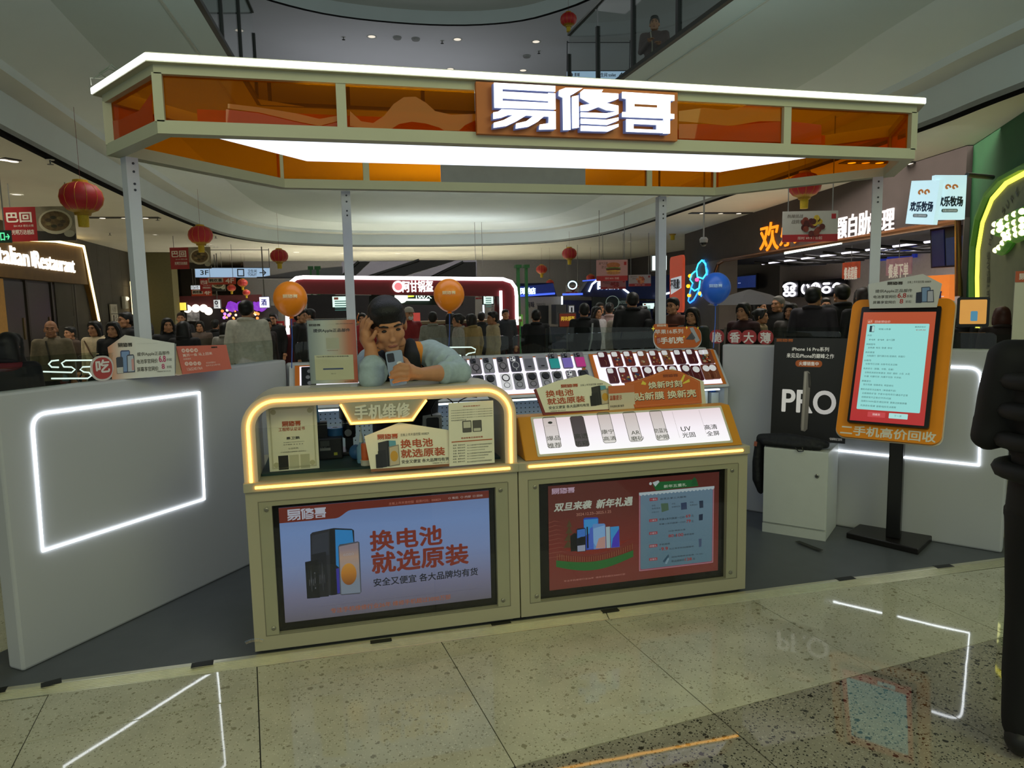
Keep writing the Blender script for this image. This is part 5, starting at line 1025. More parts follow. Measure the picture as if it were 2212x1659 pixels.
jobs=[]
for k,A in POSE.items():
    j=MB(); rings(j,[(.84,.18,.125,0),(.95,.175,.125,0),(1.1,.165,.115,0),(1.25,.185,.12,.0),(1.36,.185,.108,.005),(1.41,.13,.085,.012),(1.445,.075,.065,.018)])
    for (s,e,w) in A:
        s,e,w=V(s),V(e),V(w); j.limb([s+V((-s.x*.25,0,.005)),s,(s+e)/2,e,(e+w)/2,w],[.062,.066,.06,.052,.047,.041],12)
    jobs.append(('jacket_'+k,j,.017,4))
    b=head_mb(MB(),Matrix.Translation((0,-.005,HZ))); b.limb([V((0,.02,1.5)),V((0,.03,1.37))],[.05,.056],14)
    for i,(s,e,w) in enumerate(A): hand_mb(b,w,V(w)-V(e),1 if i==0 else -1)
    rings(b,[(.86,.15,.095,0),(1.1,.14,.09,0),(1.3,.16,.09,.0),(1.4,.08,.06,.015)])
    for (s,e,w) in A: b.limb([V(s)*.92+V((0,0,.1)),V(s),V(e),V(w)],[.04,.042,.036,.028],10)
    jobs.append(('body_'+k,b,.0085,2))
tr_=MB(); rings(tr_,[(.8,.17,.12,0),(.9,.172,.122,0),(.96,.165,.115,0)])
for s in (-1,1): tr_.limb([V((s*.09,0,.86)),V((s*.1,-.01,.5)),V((s*.1,.01,.1))],[.092,.066,.058],12)
jobs.append(('trousers',tr_,.02,3))
sh=MB()
for s in (-1,1): sh.ball((s*.1,-.05,.045),(.048,.13,.045),14,8); sh.ball((s*.1,.02,.06),(.046,.06,.06),12,8)
jobs.append(('shoes',sh,.014,2))
def hair(kind):
    m=MB(); T=Matrix.Translation((0,-.005,HZ))
    m.ball((0,.026,.048),(.086,.1,.088),18,12,T); m.ball((0,.055,.0),(.074,.062,.078),16,10,T)
    for s in (-1,1): m.ball((s*.068,.03,.02),(.018,.05,.05),10,8,T)
    if kind=='short': m.ball((0,-.035,.092),(.07,.052,.036),14,8,T)
    if kind=='grey': m.ball((0,-.02,.1),(.06,.05,.02),14,8,T)
    if kind in('long','bun','bob'):
        m.ball((0,-.035,.094),(.07,.05,.034),14,8,T)
        for s in (-1,1): m.limb([T@V((s*.06,-.05,.06)),T@V((s*.08,-.02,-.01)),T@V((s*.085,.0,-.09 if kind!='bun' else -.03))],[.022,.024,.026 if kind!='bun' else .015],10)
    if kind=='long':
        rings(m,[(-.24,.1,.04,.06),(-.15,.11,.06,.05),(-.05,.1,.075,.045),(.05,.088,.08,.04)],16,T)
        for s in (-1,1): m.limb([T@V((s*.085,0,-.08)),T@V((s*.1,-.01,-.16)),T@V((s*.095,-.03,-.25))],[.028,.032,.022],10)
    if kind=='bob': rings(m,[(-.13,.095,.05,.05),(-.05,.098,.075,.045),(.05,.088,.08,.04)],16,T)
    if kind=='bun': m.ball((0,.11,.05),(.045,.045,.045),12,8,T)
    return m
HK=['short','long','bob','bun','grey']
for k in HK: jobs.append(('hair_'+k,hair(k),.011,3))
hood=MB(); hood.tube([V((.085*math.cos(a*PI/8),.03+.075*math.sin(a*PI/8),1.425+.02*math.sin(a*PI/8))) for a in range(16)],.026,10,closed=True); jobs.append(('collar',hood,.014,2))
_pm=dict(zip([j[0] for j in jobs],fuse(jobs)))
ey=MB()
for s in (-1,1): ey.ball((s*.031,-.0865,HZ+.008),(.0125,.007,.0055),10,6)
_pm['eyes']=ey.mesh('eyes',True)
eb=MB()
for s in (-1,1): eb.limb([V((s*.015,-.094,HZ+.028)),V((s*.033,-.093,HZ+.033)),V((s*.05,-.082,HZ+.028))],[.004,.0045,.003],6)
_pm['eyebrows']=eb.mesh('eyebrows',True)
lp_=MB(); lp_.ball((0,-.0935,HZ-.065),(.022,.006,.0065),10,6); _pm['lips']=lp_.mesh('lips',True)
SKIN=mat('c08a68',.5,noise=.05,scale=20,spec=.3); SKIN2=mat('b07c5c',.5,noise=.05,scale=20,spec=.3)
HAIRM=mat('0e0c0b',.5,noise=.1,scale=60); HAIRB=mat('2a1a14',.5,noise=.1,scale=60); HAIRG=mat('6a6660',.6,noise=.1,scale=60); HAIRR=mat('4a2418',.5,noise=.1,scale=60)
def person(p,yaw,label,pose='down',hairk='short',jc='1c1c20',tcol='1a1b20',hm=None,skin=None,scale=1,extra=None,sc3=None,group='visitors in the hall'):
    """yaw 0 faces the viewer's side (-Y)"""
    M=Matrix.Translation(V(p))@Matrix.Rotation(yaw,4,'Z')@Matrix.Diagonal((*(sc3 or (scale,scale,scale)),1))
    t=thing('person',label,'person',M,group)
    b=put('body',_pm['body_'+pose],skin or SKIN,t)
    put('eyes',_pm['eyes'],mat('120c0a',.2,noise=0),b); put('eyebrows',_pm['eyebrows'],hm or HAIRM,b); put('lips',_pm['lips'],mat('8a4a40',.5,noise=0),b)
    jm=mat(jc,.75,noise=.12,scale=25); put('jacket',_pm['jacket_'+pose],jm,t); put('collar',_pm['collar'],jm,t)
    put('trousers',_pm['trousers'],mat(tcol,.8,noise=.08,scale=30),t); put('shoes',_pm['shoes'],mat('18181a',.5),t)
    if hairk: put('hair',_pm['hair_'+hairk],hm or HAIRM,t)
    if extra: extra(t)
    return t
def crowd(u,v,d,yaw,label,**k):
    p=at(u,v,d); s=p.z/HZ; s=max(.8,min(1.12,s)); return person((p.x,p.y,0),yaw-YAW,label,scale=s,**k)
def mask(t): 
    MB().ball((0,-.078,HZ-.055),(.05,.03,.045),14,10).build('face_mask',mat('d8dce0',.6),t,smooth=True)
def glasses(t):
    m=MB()
    for s in (-1,1): m.tube([V((s*.033+.022*math.cos(a*PI/8),-.1,HZ+.006+.016*math.sin(a*PI/8))) for a in range(16)],.0025,5,closed=True)
    m.bar((-.012,-.1,HZ+.008),(.012,-.1,HZ+.008),.003,.003); m.build('glasses',mat('101010',.3),t)
def strap(t): MB().tube([V((-.12,-.10,1.38)),V((0,-.135,1.2)),V((.12,-.13,1.02))],.01,6).build('bag_strap',mat('6a4a34',.6),t)
def vestp(hc):
    def f(t): MB().tube([V((-.06,-.105,1.4)),V((-.03,-.132,1.2)),V((-.03,-.135,.95))],.012,6).build('jacket_edge',mat(hc,.7),t)
    return f
def plaid(t):
    for z in (1.0,1.1,1.2,1.3): MB().tube([V((.19*math.cos(a*PI/10),.128*math.sin(a*PI/10),z)) for a in range(20)],.009,5,closed=True).build('plaid_band',mat('7a3a20',.8),t)
def cap(t): MB().lathe([(.094,.0),(.094,.04),(.07,.085),(.02,.105)],18,Matrix.Translation((0,.01,HZ+.05)),capb=False).build('cap',mat('b8b0a4',.7),t,smooth=True); MB().prism([(-.07,-.08),(.07,-.08),(.05,-.16),(-.05,-.16)],HZ+.05,HZ+.058).build('cap_peak',mat('b8b0a4',.7),t)
def scarf(t): MB().tube([V((.1*math.cos(a*PI/8),.02+.085*math.sin(a*PI/8),1.39)) for a in range(16)],.04,10,closed=True).build('scarf',mat('6a1f28',.8),t,smooth=True)
BACK=PI
# --- the group by the dark restaurant front
crowd(22,750,5.2,BACK,'dark long-haired visitor with burgundy scarf seen from behind at picture edge',hairk='long',jc='17131a',extra=scarf)
crowd(110,712,8.6,.45,'bald visitor in olive jacket over grey shirt looking away',hairk=None,jc='7a6c54',extra=vestp('3a342a'),skin=SKIN2)
crowd(152,727,10.6,-.4,'dark-haired visitor half hidden behind the bald one',jc='4a3a30')
crowd(205,711,9.4,-.2,'short-haired visitor in cream sweater with shoulder strap',hairk='bob',jc='d6c2a0',extra=strap)
crowd(245,713,9.0,.1,'visitor with long black hair and black top behind the white sign',hairk='long',jc='15151a')
crowd(271,692,10,-.7,'visitor with glasses beside the booth post',jc='1a1a1e',extra=glasses)
crowd(318,712,10.2,BACK,'visitor in tan coat behind the booth post',hairk='bob',jc='6a553e')
crowd(362,704,9.8,.6,'long-haired visitor in black turned towards the restaurant',hairk='long',jc='141418')
crowd(391,688,13.6,.3,'tall brown-haired visitor above the crowd near the coral notice',jc='2a2a30',hm=HAIRB)
crowd(397,712,9.2,BACK,'long-haired visitor in black seen from behind over the coral notice',hairk='long',jc='101014')
crowd(432,706,12.4,.2,'round-faced visitor in patterned dark top facing the booth',hairk='bun',jc='5a4a40')
crowd(465,702,13.2,BACK,'dark-haired visitor in black jacket seen from behind',jc='17171b')
crowd(487,712,10.4,BACK,'visitor in pale grey coat half hidden behind railing',hairk='bob',jc='8e8a82')
crowd(534,688,9.3,BACK,'broad visitor in white hooded top seen from behind',jc='d8d2c4',hm=HAIRM,sc3=(1.12,1.1,.99))
crowd(575,702,11,1.2,'dark-haired visitor beside the orange balloon',hairk='bob',jc='3a2e2a')
crowd(590,690,13,0,'stall worker in black and glasses facing out beside the red banner',jc='101013',extra=glasses)
crowd(649,684,11,1.4,'dark-haired visitor in black behind the first orange balloon',jc='151519')
crowd(668,682,12,-1.2,'masked visitor in black coat beside the acrylic stand',jc='17171b',extra=mask)
# --- at the red snack kiosk
crowd(783,690,12.5,0,'stall worker in red top half hidden by the man',jc='a02024',hairk='bun')
crowd(884,680,12.2,.5,'stall worker with cap and white mask in red top',jc='8a1c22',extra=lambda t:(mask(t),cap(t)),hairk=None)
crowd(935,688,11.6,BACK,'visitor in grey hooded top seen from behind at the snack counter',jc='8a8a80')
crowd(974,690,11.8,2.6,'visitor in grey top beside the second orange balloon string',jc='6d6c66',hairk='bob')
crowd(989,693,11,-1.3,'visitor with bun and pale jacket in profile at the snack counter',hairk='bun',jc='a6a298')
crowd(1018,692,11.6,-2.4,'visitor in tan coat seen from behind at the snack counter',hairk='bob',jc='a08a58')
crowd(1040,686,13.4,BACK,'visitor in dark coat standing beyond the snack counter',jc='22242a')
crowd(1064,688,11,-1.2,'visitor in beige jacket in profile beside the red arch leg',jc='b8a684',skin=SKIN2)
crowd(1092,680,14,.2,'visitor far behind the red arch leg',jc='2c2f38')
# --- queue at the blue stalls
crowd(1158,684,11,BACK,'visitor in black coat bending over the stall table',jc='131318')
crowd(1262,672,10.6,BACK,'visitor in black jacket with pale backpack straps',jc='141419',extra=lambda t:MB().tube([V((-.12,.12,1.36)),V((-.1,.135,1.1)),V((-.06,.12,.92))],.016,6).build('backpack_strap',mat('b8b8c0',.6),t))
crowd(1289,676,12,.7,'visitor in white puffed coat leaning over',jc='b8b4b8',hairk='bob')
crowd(1316,668,12.4,BACK,'visitor in pale pink fleece with high dark hair seen from behind',hairk='bun',jc='c0a0a0')
crowd(1296,667,13.4,.2,'visitor with dark hair behind the bending one',jc='26262c')
crowd(1341,676,11,BACK,'visitor in cream coat seen from behind in the queue',hairk='bob',jc='c4b6a8')
crowd(1366,670,10.6,BACK,'broad visitor in black jacket at the middle of the queue',jc='101014',sc3=(1.1,1.05,1))
crowd(1388,676,11.4,1.5,'visitor with white mask in profile at the blue stall',jc='8a8a98',extra=mask)
crowd(1424,672,10.4,BACK,'visitor in black behind the slim booth post',jc='141418',hairk='bob')
crowd(1453,662,9.6,-.8,'visitor with glasses in plaid shirt looking across',jc='5c3428',extra=lambda t:(glasses(t),plaid(t)))
crowd(1496,684,8.6,-.7,'smiling visitor with long black hair near the blue balloon',hairk='long',jc='4a4a44')
# --- queue at the barbecue restaurant
crowd(1606,674,8.7,-.9,'visitor with pinned hair in dark red coat in profile',hairk='bun',jc='3a1a1c')
crowd(1642,664,11.2,.9,'tall masked visitor in black by the dark parasol',jc='121217',extra=mask)
crowd(1644,684,9.4,1.0,'visitor in tan coat with tied hair',hairk='bun',jc='8a7452')
crowd(1680,658,10.0,-1.0,'grey-haired visitor in black leather jacket in profile',hairk='grey',hm=HAIRG,jc='1a1a1a',skin=SKIN2)
crowd(1709,674,9.0,-.8,'visitor with long dark hair and pale scarf',hairk='bob',jc='4a4440')
crowd(1757,668,8.6,2.4,'visitor in dark purple hooded jacket seen from behind',jc='2e2830',sc3=(1.1,1.08,1))
crowd(1784,660,11,-.3,'dark-haired visitor facing out between the hooded backs',jc='1e1e22')
crowd(1817,652,9.2,BACK,'visitor in black fluffy coat seen from behind',jc='121214',sc3=(1.12,1.1,1.02))
crowd(1864,644,8.4,BACK,'curly-haired visitor in black behind the screen stand',jc='161618',hairk='bob',hm=HAIRB)
crowd(2046,672,8.6,BACK,'visitor in black beside the orange tablet',jc='121216',hairk='bob')
crowd(2084,690,8.2,BACK,'long-haired visitor in black behind the screen stand edge',hairk='long',jc='131316')
crowd(2164,684,7.6,2.8,'auburn-haired visitor in dark coat near the green arch',hairk='bob',hm=HAIRR,jc='2a1c1a')
# --- gallery visitor and the passer-by in front
g_=at(1414,52,11.2); person((g_.x,g_.y,4.295),-.5,'person in grey vest leaning on the upper glass balustrade',pose='phone',jc='6a5a5a',scale=(g_.z-4.295)/HZ,extra=vestp('b8b0a0'))
b_=at(2338,1000,2.2)
fg=person((b_.x,b_.y,0),2.2,'passer-by in black padded coat and trousers cut by the picture edge',pose='phone',jc='0a0a0c',tcol='08080a',hairk='short',sc3=(1.1,1.14,.985))
for z in (1.0,1.1,1.2,1.3): MB().tube([V((.19*math.cos(a*PI/12),.135*math.sin(a*PI/12),z)) for a in range(24)],.03,8,closed=True).build('padded_band',mat('0a0a0c',.7,noise=.1),fg,smooth=True)
# ================================================================ the man at the repair counter
def headM(c,yaw,pitch,roll): return Matrix.Translation(c)@Matrix.Rotation(yaw,4,'Z')@Matrix.Rotation(roll,4,'Y')@Matrix.Rotation(pitch,4,'X')
MC=at(838,703,3.42); HMx=headM(MC,math.radians(4),math.radians(20),math.radians(-7))@Matrix.Scale(1.06,4)
nb_=at(868,772,3.60); shR=at(802,782,3.64); shL=at(930,766,3.63); ch_=at(868,835,3.74); pv=V((ch_.x+.03,ch_.y+.16,.95))
elR=at(806,815,3.31); wrR=at(801,752,3.36); elL=at(990,804,3.40); wrL=at(908,808,3.25)
# skin: head, neck, forearms, hands in one surface
sk=head_mb(MB(),HMx); sk.limb([HMx@V((0,.03,-.06)),nb_],[.056,.062],14)
sk.limb([elR,(elR+wrR)/2,wrR],[.043,.039,.029],14); sk.limb([elL,(elL*.45+wrL*.55),wrL],[.044,.04,.029],14)
sk.limb([nb_,shR,elR],[.05,.045,.04],12); sk.limb([nb_,shL,elL],[.05,.045,.04],12); sk.limb([nb_,ch_,pv],[.07,.1,.1],12)
# hand against the cheek
pR=at(791,731,3.37); sk.limb([wrR,pR],[.03,.034],12); sk.ball(at(790,724,3.37),(.03,.036,.036),14,10)
for k,(a,b,c) in enumerate((((793,712,3.35),(799,700,3.345),(806,694,3.355)),((788,710,3.36),(793,694,3.36),(801,686,3.37)),((783,712,3.38),(786,695,3.385),(793,684,3.395)),((780,718,3.40),(781,702,3.41),(786,690,3.42)))):
    sk.limb([pR,at(*a),at(*b),at(*c)],[.016,.0105,.0098,.0088],10)
sk.limb([at(797,736,3.345),at(806,728,3.33),at(812,716,3.33)],[.014,.0115,.0098],10)
# hand round the telephone
FPH=Fr(at(856,795,3.205),at(872,757,3.2)-at(835,763,3.2),at(853,760,3.21)-at(859,831,3.2))
pL=at(886,804,3.235); sk.limb([wrL,pL],[.03,.034],12); sk.ball(pL,(.034,.03,.04),14,10)
for k,(a,b,c) in enumerate((((880,789,3.19),(866,787,3.176),(852,794,3.18)),((881,799,3.185),(864,797,3.172),(845,805,3.176)),((881,809,3.185),(864,809,3.172),(843,815,3.176)),((880,819,3.19),(866,820,3.178),(850,825,3.18)))):
    sk.limb([pL,at(*a),at(*b),at(*c)],[.016,.011,.0102,.0088],10)
sk.limb([at(884,792,3.25),at(877,778,3.25),at(866,770,3.235)],[.014,.011,.0095],10)
# shirt: trunk with both sleeves rolled to the forearm
def trunk(mb,g):
    pts=[pv,pv*.5+ch_*.5+V((0,-.01,0)),ch_,nb_*.45+ch_*.55]
    fw=(nb_-pv).normalized(); sd=(shL-shR).normalized()
    R=[(.0,.17,.12),(.35,.175,.125),(.65,.2,.13),(.85,.19,.115),(.97,.11,.085)]
    n=22; vs=[]; up=nb_-pv; bk=sd.cross(fw)
    for t,rx,ry in R:
        c=pv+up*t; vs+=[c+sd*(rx+g)*math.cos(2*PI*k/n)+bk*(ry+g)*math.sin(2*PI*k/n) for k in range(n)]
    m=len(R); mb.add(vs,[(i*n+k,i*n+(k+1)%n,(i+1)*n+(k+1)%n,(i+1)*n+k) for i in range(m-1) for k in range(n)]+[tuple(range(n))[::-1],tuple((m-1)*n+k for k in range(n))])
shirt=MB(); trunk(shirt,0)
shirt.limb([shR,(shR+elR)/2+V((-.01,0,.0)),elR+V((-.008,.012,.0))],[.078,.072,.064],14); shirt.limb([elR+V((-.006,.01,0)),elR*.62+wrR*.38],[.06,.058],14); cR=elR*.6+wrR*.4
shirt.tube([cR+V((.055*math.cos(a*PI/7),.055*math.sin(a*PI/7),.004*math.sin(a*3))) for a in range(14)],.012,8,closed=True)
shirt.limb([nb_*.5+shL*.5,shL,(shL+elL)/2+V((.01,0,.012)),elL+V((.01,.006,0)),elL*.62+wrL*.38],[.07,.08,.07,.058,.052],14)
dr=(wrL-elL).normalized(); cL=elL*.6+wrL*.4; e1=dr.cross(V((0,0,1))).normalized(); e2=dr.cross(e1)
shirt.tube([cL+e1*.05*math.cos(a*PI/7)+e2*.05*math.sin(a*PI/7) for a in range(14)],.01,8,closed=True)
for f,r_ in ((.2,.064),(.42,.066),(.66,.07)): # sleeve folds
    c=elL*(1-f)+shL*f; dd=(shL-elL).normalized(); a1=dd.cross(V((0,0,1))).normalized(); a2=dd.cross(a1); shirt.tube([c+a1*r_*math.cos(a*PI/7)+a2*r_*math.sin(a*PI/7)+dd*.012*math.sin(a*2) for a in range(14)],.011,6,closed=True)
for f in (.25,.55):
    c=elR*(1-f)+shR*f; dd=(shR-elR).normalized(); a1=dd.cross(V((0,0,1))).normalized(); a2=dd.cross(a1); shirt.tube([c+a1*.066*math.cos(a*PI/7)+a2*.066*math.sin(a*PI/7)+dd*.014*math.sin(a*2+1) for a in range(14)],.012,6,closed=True)
vest=MB(); trunk(vest,.013); vest.limb([at(886,742,3.54),at(890,770,3.50),at(890,812,3.53)],[.03,.042,.05],14); vest.limb([at(826,770,3.56),at(830,800,3.53)],[.035,.045],14)
yoke=MB()
for s in (shR,shL): yoke.limb([nb_*.85+s*.15+V((0,0,.005)),nb_*.5+s*.5+V((0,-.01,.008))],[.06,.07],14)
yoke.tube([nb_+V((.085*math.cos(a*PI/9),.08*math.sin(a*PI/9),.012+.02*math.sin(a*PI/9))) for a in range(18)],.02,8,closed=True)
mh=MB()
mh.ball((0,.02,.05),(.085,.104,.084),20,14,HMx); mh.ball((0,.058,.0),(.075,.062,.08),16,10,HMx); mh.ball((0,-.022,.086),(.076,.068,.046),20,12,HMx)
for s in (-1,1): mh.ball((s*.07,.02,.03),(.018,.05,.045),12,8,HMx)
legs=MB()
for s in (-1,1): legs.limb([pv+V((s*.09,0,-.04)),V((pv.x+s*.1,pv.y-.02,.5)),V((pv.x+s*.1,pv.y,.1))],[.1,.07,.06],12)
mm=fuse([('body',sk,.0052,3),('shirt',shirt,.0085,5),('vest',vest,.011,4),('vest_yoke',yoke,.011,3),('hair',mh,.008,6),('trousers',legs,.018,3)])
man=thing('person','man in orange and black vest over denim shirt leaning on the repair counter','person',(0,0,0))
for nm,me,m_ in zip(('body','shirt','vest','vest_yoke','hair','trousers'),mm,(mat('c08862',.5,noise=.06,scale=30,spec=.35),mat('a3b5ba',.85,noise=.09,scale=40,bump=.15),mat('121318',.8,noise=.1,scale=50),mat('d88422',.7,noise=.05,scale=40),mat('0a0908',.55,noise=.2,scale=120,bump=.4),mat('17181d',.8))):
    o=put(nm,me,m_,man)
    if nm=='body': mbody=o
H2=HMx@Matrix.Translation((0,.005,-HZ))
for nm in ('eyes','eyebrows','lips'): put(nm,_pm[nm],{'eyes':mat('120c0a',.2,noise=0),'eyebrows':HAIRM,'lips':mat('9a5a4c',.5,noise=0)}[nm],mbody,H2)
MB().box(pv.x-.16,pv.y-.1,ZP,pv.x-.04,pv.y+.05,.1).build('shoe',mat('151517',.5),man,bevel=.02); MB().box(pv.x+.04,pv.y-.1,ZP,pv.x+.16,pv.y+.05,.1).build('shoe',mat('151517',.5),man,bevel=.02)
ht=at(915,792,3.60); MB().bar(at(897,800,3.575),at(912,790,3.575),.03,.008).build('vest_badge',mat('d88422',.6),man)
MB().bar(at(869,742,3.52),at(868,775,3.535),.014,.006).build('shirt_collar',mat('c8ccd0',.7),man)
ph_=thing('mobile_phone','grey mobile phone held by the man in the vest','phone',FPH.M)
MB().prism(rrect(-.038,-.079,.038,.079,.009),-.0045,.0045).build('phone_back',mat('8b97a2',.2,.5,noise=.05),ph_,bevel=.0015); MB().prism(rrect(-.032,.03,.0,.07,.006),.0045,.0075).build('camera_island',mat('0d0d10',.2,noise=0),ph_)
for x,y in ((-.024,.06),(-.024,.043),(-.01,.052)): MB().prism(circ(x,y,.006,12),.0075,.0085).build('lens',mat('26262c',.1,.4,noise=0),ph_)
MB().prism(rrect(-.035,-.076,.035,.076,.008),-.0052,-.0045).build('phone_screen',glow('b8c8d8',.6),ph_); MB().prism(circ(.018,.02,.012,12,.008),.0046,.0054).build('sticker',mat('e4e6e8',.4,noise=0),ph_)
# ================================================================ bag on the cabinet
bg=MB(); cb_=lambda x,y,z: FCB.M@V((x,y,z))
bg.limb([cb_(-.03,.62,-.05),cb_(.12,.63,-.06),cb_(.28,.62,-.05),cb_(.36,.61,-.09)],[.034,.042,.04,.028],12); bg.limb([cb_(.0,.605,-.02),cb_(.2,.6,-.02),cb_(.34,.6,-.03)],[.026,.024,.02],10)
bg.limb([cb_(-.02,.62,-.06),cb_(-.045,.58,-.05),cb_(-.055,.46,-.045),cb_(-.05,.34,-.05),cb_(-.03,.26,-.06)],[.03,.028,.03,.034,.022],10); bg.limb([cb_(-.04,.56,-.09),cb_(-.05,.4,-.1),cb_(-.03,.28,-.1)],[.026,.028,.02],10)
bm_=fuse([('bag',bg,.009,3)])[0]
bag=thing('black_bag','crumpled black bag draped over the white cabinet','bag',(0,0,0)); put('fabric',bm_,mat('0e0f13',.7,noise=.3,scale=35,bump=.6),bag); MB().tube([cb_(.2,.59,.005),cb_(.22,.57,.012),cb_(.25,.575,.012),cb_(.24,.595,.005)],.004,6).build('cord',BLK,bag); MB().bar(cb_(-.058,.6,-.03),cb_(-.062,.57,-.03),.012,.02).build('red_tab',mat('a05a48',.6),bag)
# ================================================================ THE HALL ROUND THE BOOTH
def q4(F,pts,m,name,parent,z0=0.,z1=.02,M=True): return MB().prism(F.P(pts),z0,z1).build(name,m,parent)
def panel(F,u0,v0,u1,v1): return F.box(u0,v0,u1,v1)
def led(F,pts,r,m,parent,z=.03,name='led_line',closed=False): return MB().tube([V((*F.l(*p),z)) for p in pts],r,8,closed=closed).build(name,m,parent)
# ---- lanterns
GOLD=mat('c89a20',.4,.3,noise=.05); LRED=mat('a01e22',.5,noise=.05,emit=.06)
def lantern(u,v,dia,label,zc=3.6,size=.5,dm=27):
    d=min(size*FPX/dia,dm); size=dia*d/FPX; c=at(u,v,d); t=thing('lantern',label,'lantern',c,'red paper lanterns'); R=size/2; h=R*.74
    prof=[(R*.36,-h),(R*.7,-h*.8),(R*.93,-h*.42),(R,0),(R*.93,h*.42),(R*.7,h*.8),(R*.36,h)]
    MB().lathe(prof,24).build('paper_body',LRED,t,smooth=True)
    rb=MB()
    for k in range(12): a=2*PI*k/12; rb.tube([V((r*1.005*math.cos(a),r*1.005*math.sin(a),z)) for r,z in prof],R*.012,4)
    rb.build('gold_ribs',GOLD,t)
    MB().lathe([(R*.36,h),(R*.34,h*1.16),(R*.2,h*1.2)],20).build('top_cap',GOLD,t); MB().lathe([(R*.36,-h*1.18),(R*.4,-h),(R*.72,-h*.78),(R*.71,-h*.76)],20,capt=False).build('gold_skirt',mat('a8801c',.5,noise=.15,scale=60),t)
    MB().lathe([(R*.24,-h*1.95),(R*.26,-h*1.18)],16).build('tassel',mat('c8a81e',.6,noise=.15,scale=80),t); top=max(h*1.5,(ceil_z(c) if zc<5 else zc)-c.z+.02); MB().tube([(0,0,h*1.2),(0,0,top)],.0025,5).build('cord',mat('6a1c1c',.6),t)
for a in ((176,427,84,'largest red lantern, hanging over the restaurant front beside the booth post'),(433,508,50,'red lantern hanging above the second hotpot banner'),(603,553,37,'red lantern over the toilet direction sign end'),(1230,548,32,'red lantern under the canopy beside the burger banner'),(1170,582,24,'smaller red lantern left of the burger banner'),(1453,493,34,'red lantern beside the slim booth post over the security camera'),(1738,400,67,'large red lantern seen partly through the amber canopy'),(1188,611,17,'tiny red lantern over the snack stall roof end'),(1276,600,19,'tiny red lantern under the burger banner'),(524,611,21,'small red lantern below the toilet direction sign'),(500,622,18,'small red lantern beside the orange fourth floor banner'),(532,632,16,'smallest red lantern near the first orange balloon')): lantern(*a)
lantern(1228,42,34,'red lantern hanging high under the upper ceiling',8.2,dm=15)
# ---- hanging picture banners
def hang(F,t,x0,x1,y1,top=3.6):
    for x in (x0+.1*(x1-x0),x1-.1*(x1-x0)): MB().tube([V((x,y1,-.01)),V((x,top,-.01))],.008,6).build('hanging_rod',mat('8a8a88',.4,.5),t)
def noodle(u0,u1,v0,v1,d,label,soup=True):
    c=at((u0+u1)/2,(v0+v1)/2,d); F=Fr(c,(RX.x,RX.y,0),(0,0,1)); x0,y0,x1,y1=F.box(u0,v0,u1,v1); t=thing('hanging_banner',label,'banner',F.M,'hanging menu banners')
    xm=x0+.46*(x1-x0); MB().box(x0,y0,-.015,xm,y1,.0).build('red_half',mat('9a2024',.5,noise=.03),t); MB().box(xm,y0,-.015,x1,y1,0).build('photo_half',mat('8f8672',.5,noise=.25,scale=6),t)
    cx=(xm+x1)/2; cy=y0+.55*(y1-y0); w=(x1-xm); h=y1-y0
    MB().prism(circ(cx,cy,.44*w,24,.36*h),.001,.006).build('bowl_picture',mat('c4bca2',.5,noise=0),t); MB().prism(circ(cx,cy+.02*h,.38*w,24,.29*h),.006,.009).build('soup_picture',mat('6a5638',.5,noise=.4,scale=14),t)
    for k in range(7): a=k*.9; MB().prism(circ(cx+.2*w*math.cos(a),cy+.13*h*math.sin(a),.08*w,8,.05*h),.009,.011).build('topping',mat(['4a4030','8a7a50','3a3a28'][k%3],.6,noise=.3,scale=20),t)
    MB().prism([(xm,y0),(x1,y0),(x1,y0+.2*h),(xm,y0+.3*h)],.001,.004).build('dark_table',mat('2a2620',.6),t); MB().prism(circ(x1-.16*w,y0+.2*h,.14*w,14,.1*h),.004,.007).build('dip_bowl',mat('a8a490',.5,noise=0),t)
    W_=mat('e6e0d4',.5,noise=0); txt(t,'巴回',(x0+.1*(xm-x0),y0+.56*h,x0+.86*(xm-x0),y0+.84*h),W_,z=.002,bold=.04); txt(t,'BA HUI 老灶火锅',(x0+.3*(xm-x0),y0+.42*h,x0+.9*(xm-x0),y0+.49*h),W_,z=.002); txt(t,'光明万达创店',(x0+.22*(xm-x0),y0+.2*h,x0+.9*(xm-x0),y0+.34*h),W_,z=.002,bold=.02)
    hang(F,t,x0,x1,y1,ceil_z(c)-c.z)
noodle(5,165,448,519,11.5,'large red hotpot banner with bowl photo over the restaurant front'); noodle(366,457,535,580,20,'second red hotpot banner with bowl photo above the direction sign'); noodle(431,487,602,628,26,'small red hotpot banner behind the orange fourth floor banner'); noodle(430,472,636,652,30,'tiny far hotpot banner over the crowd')
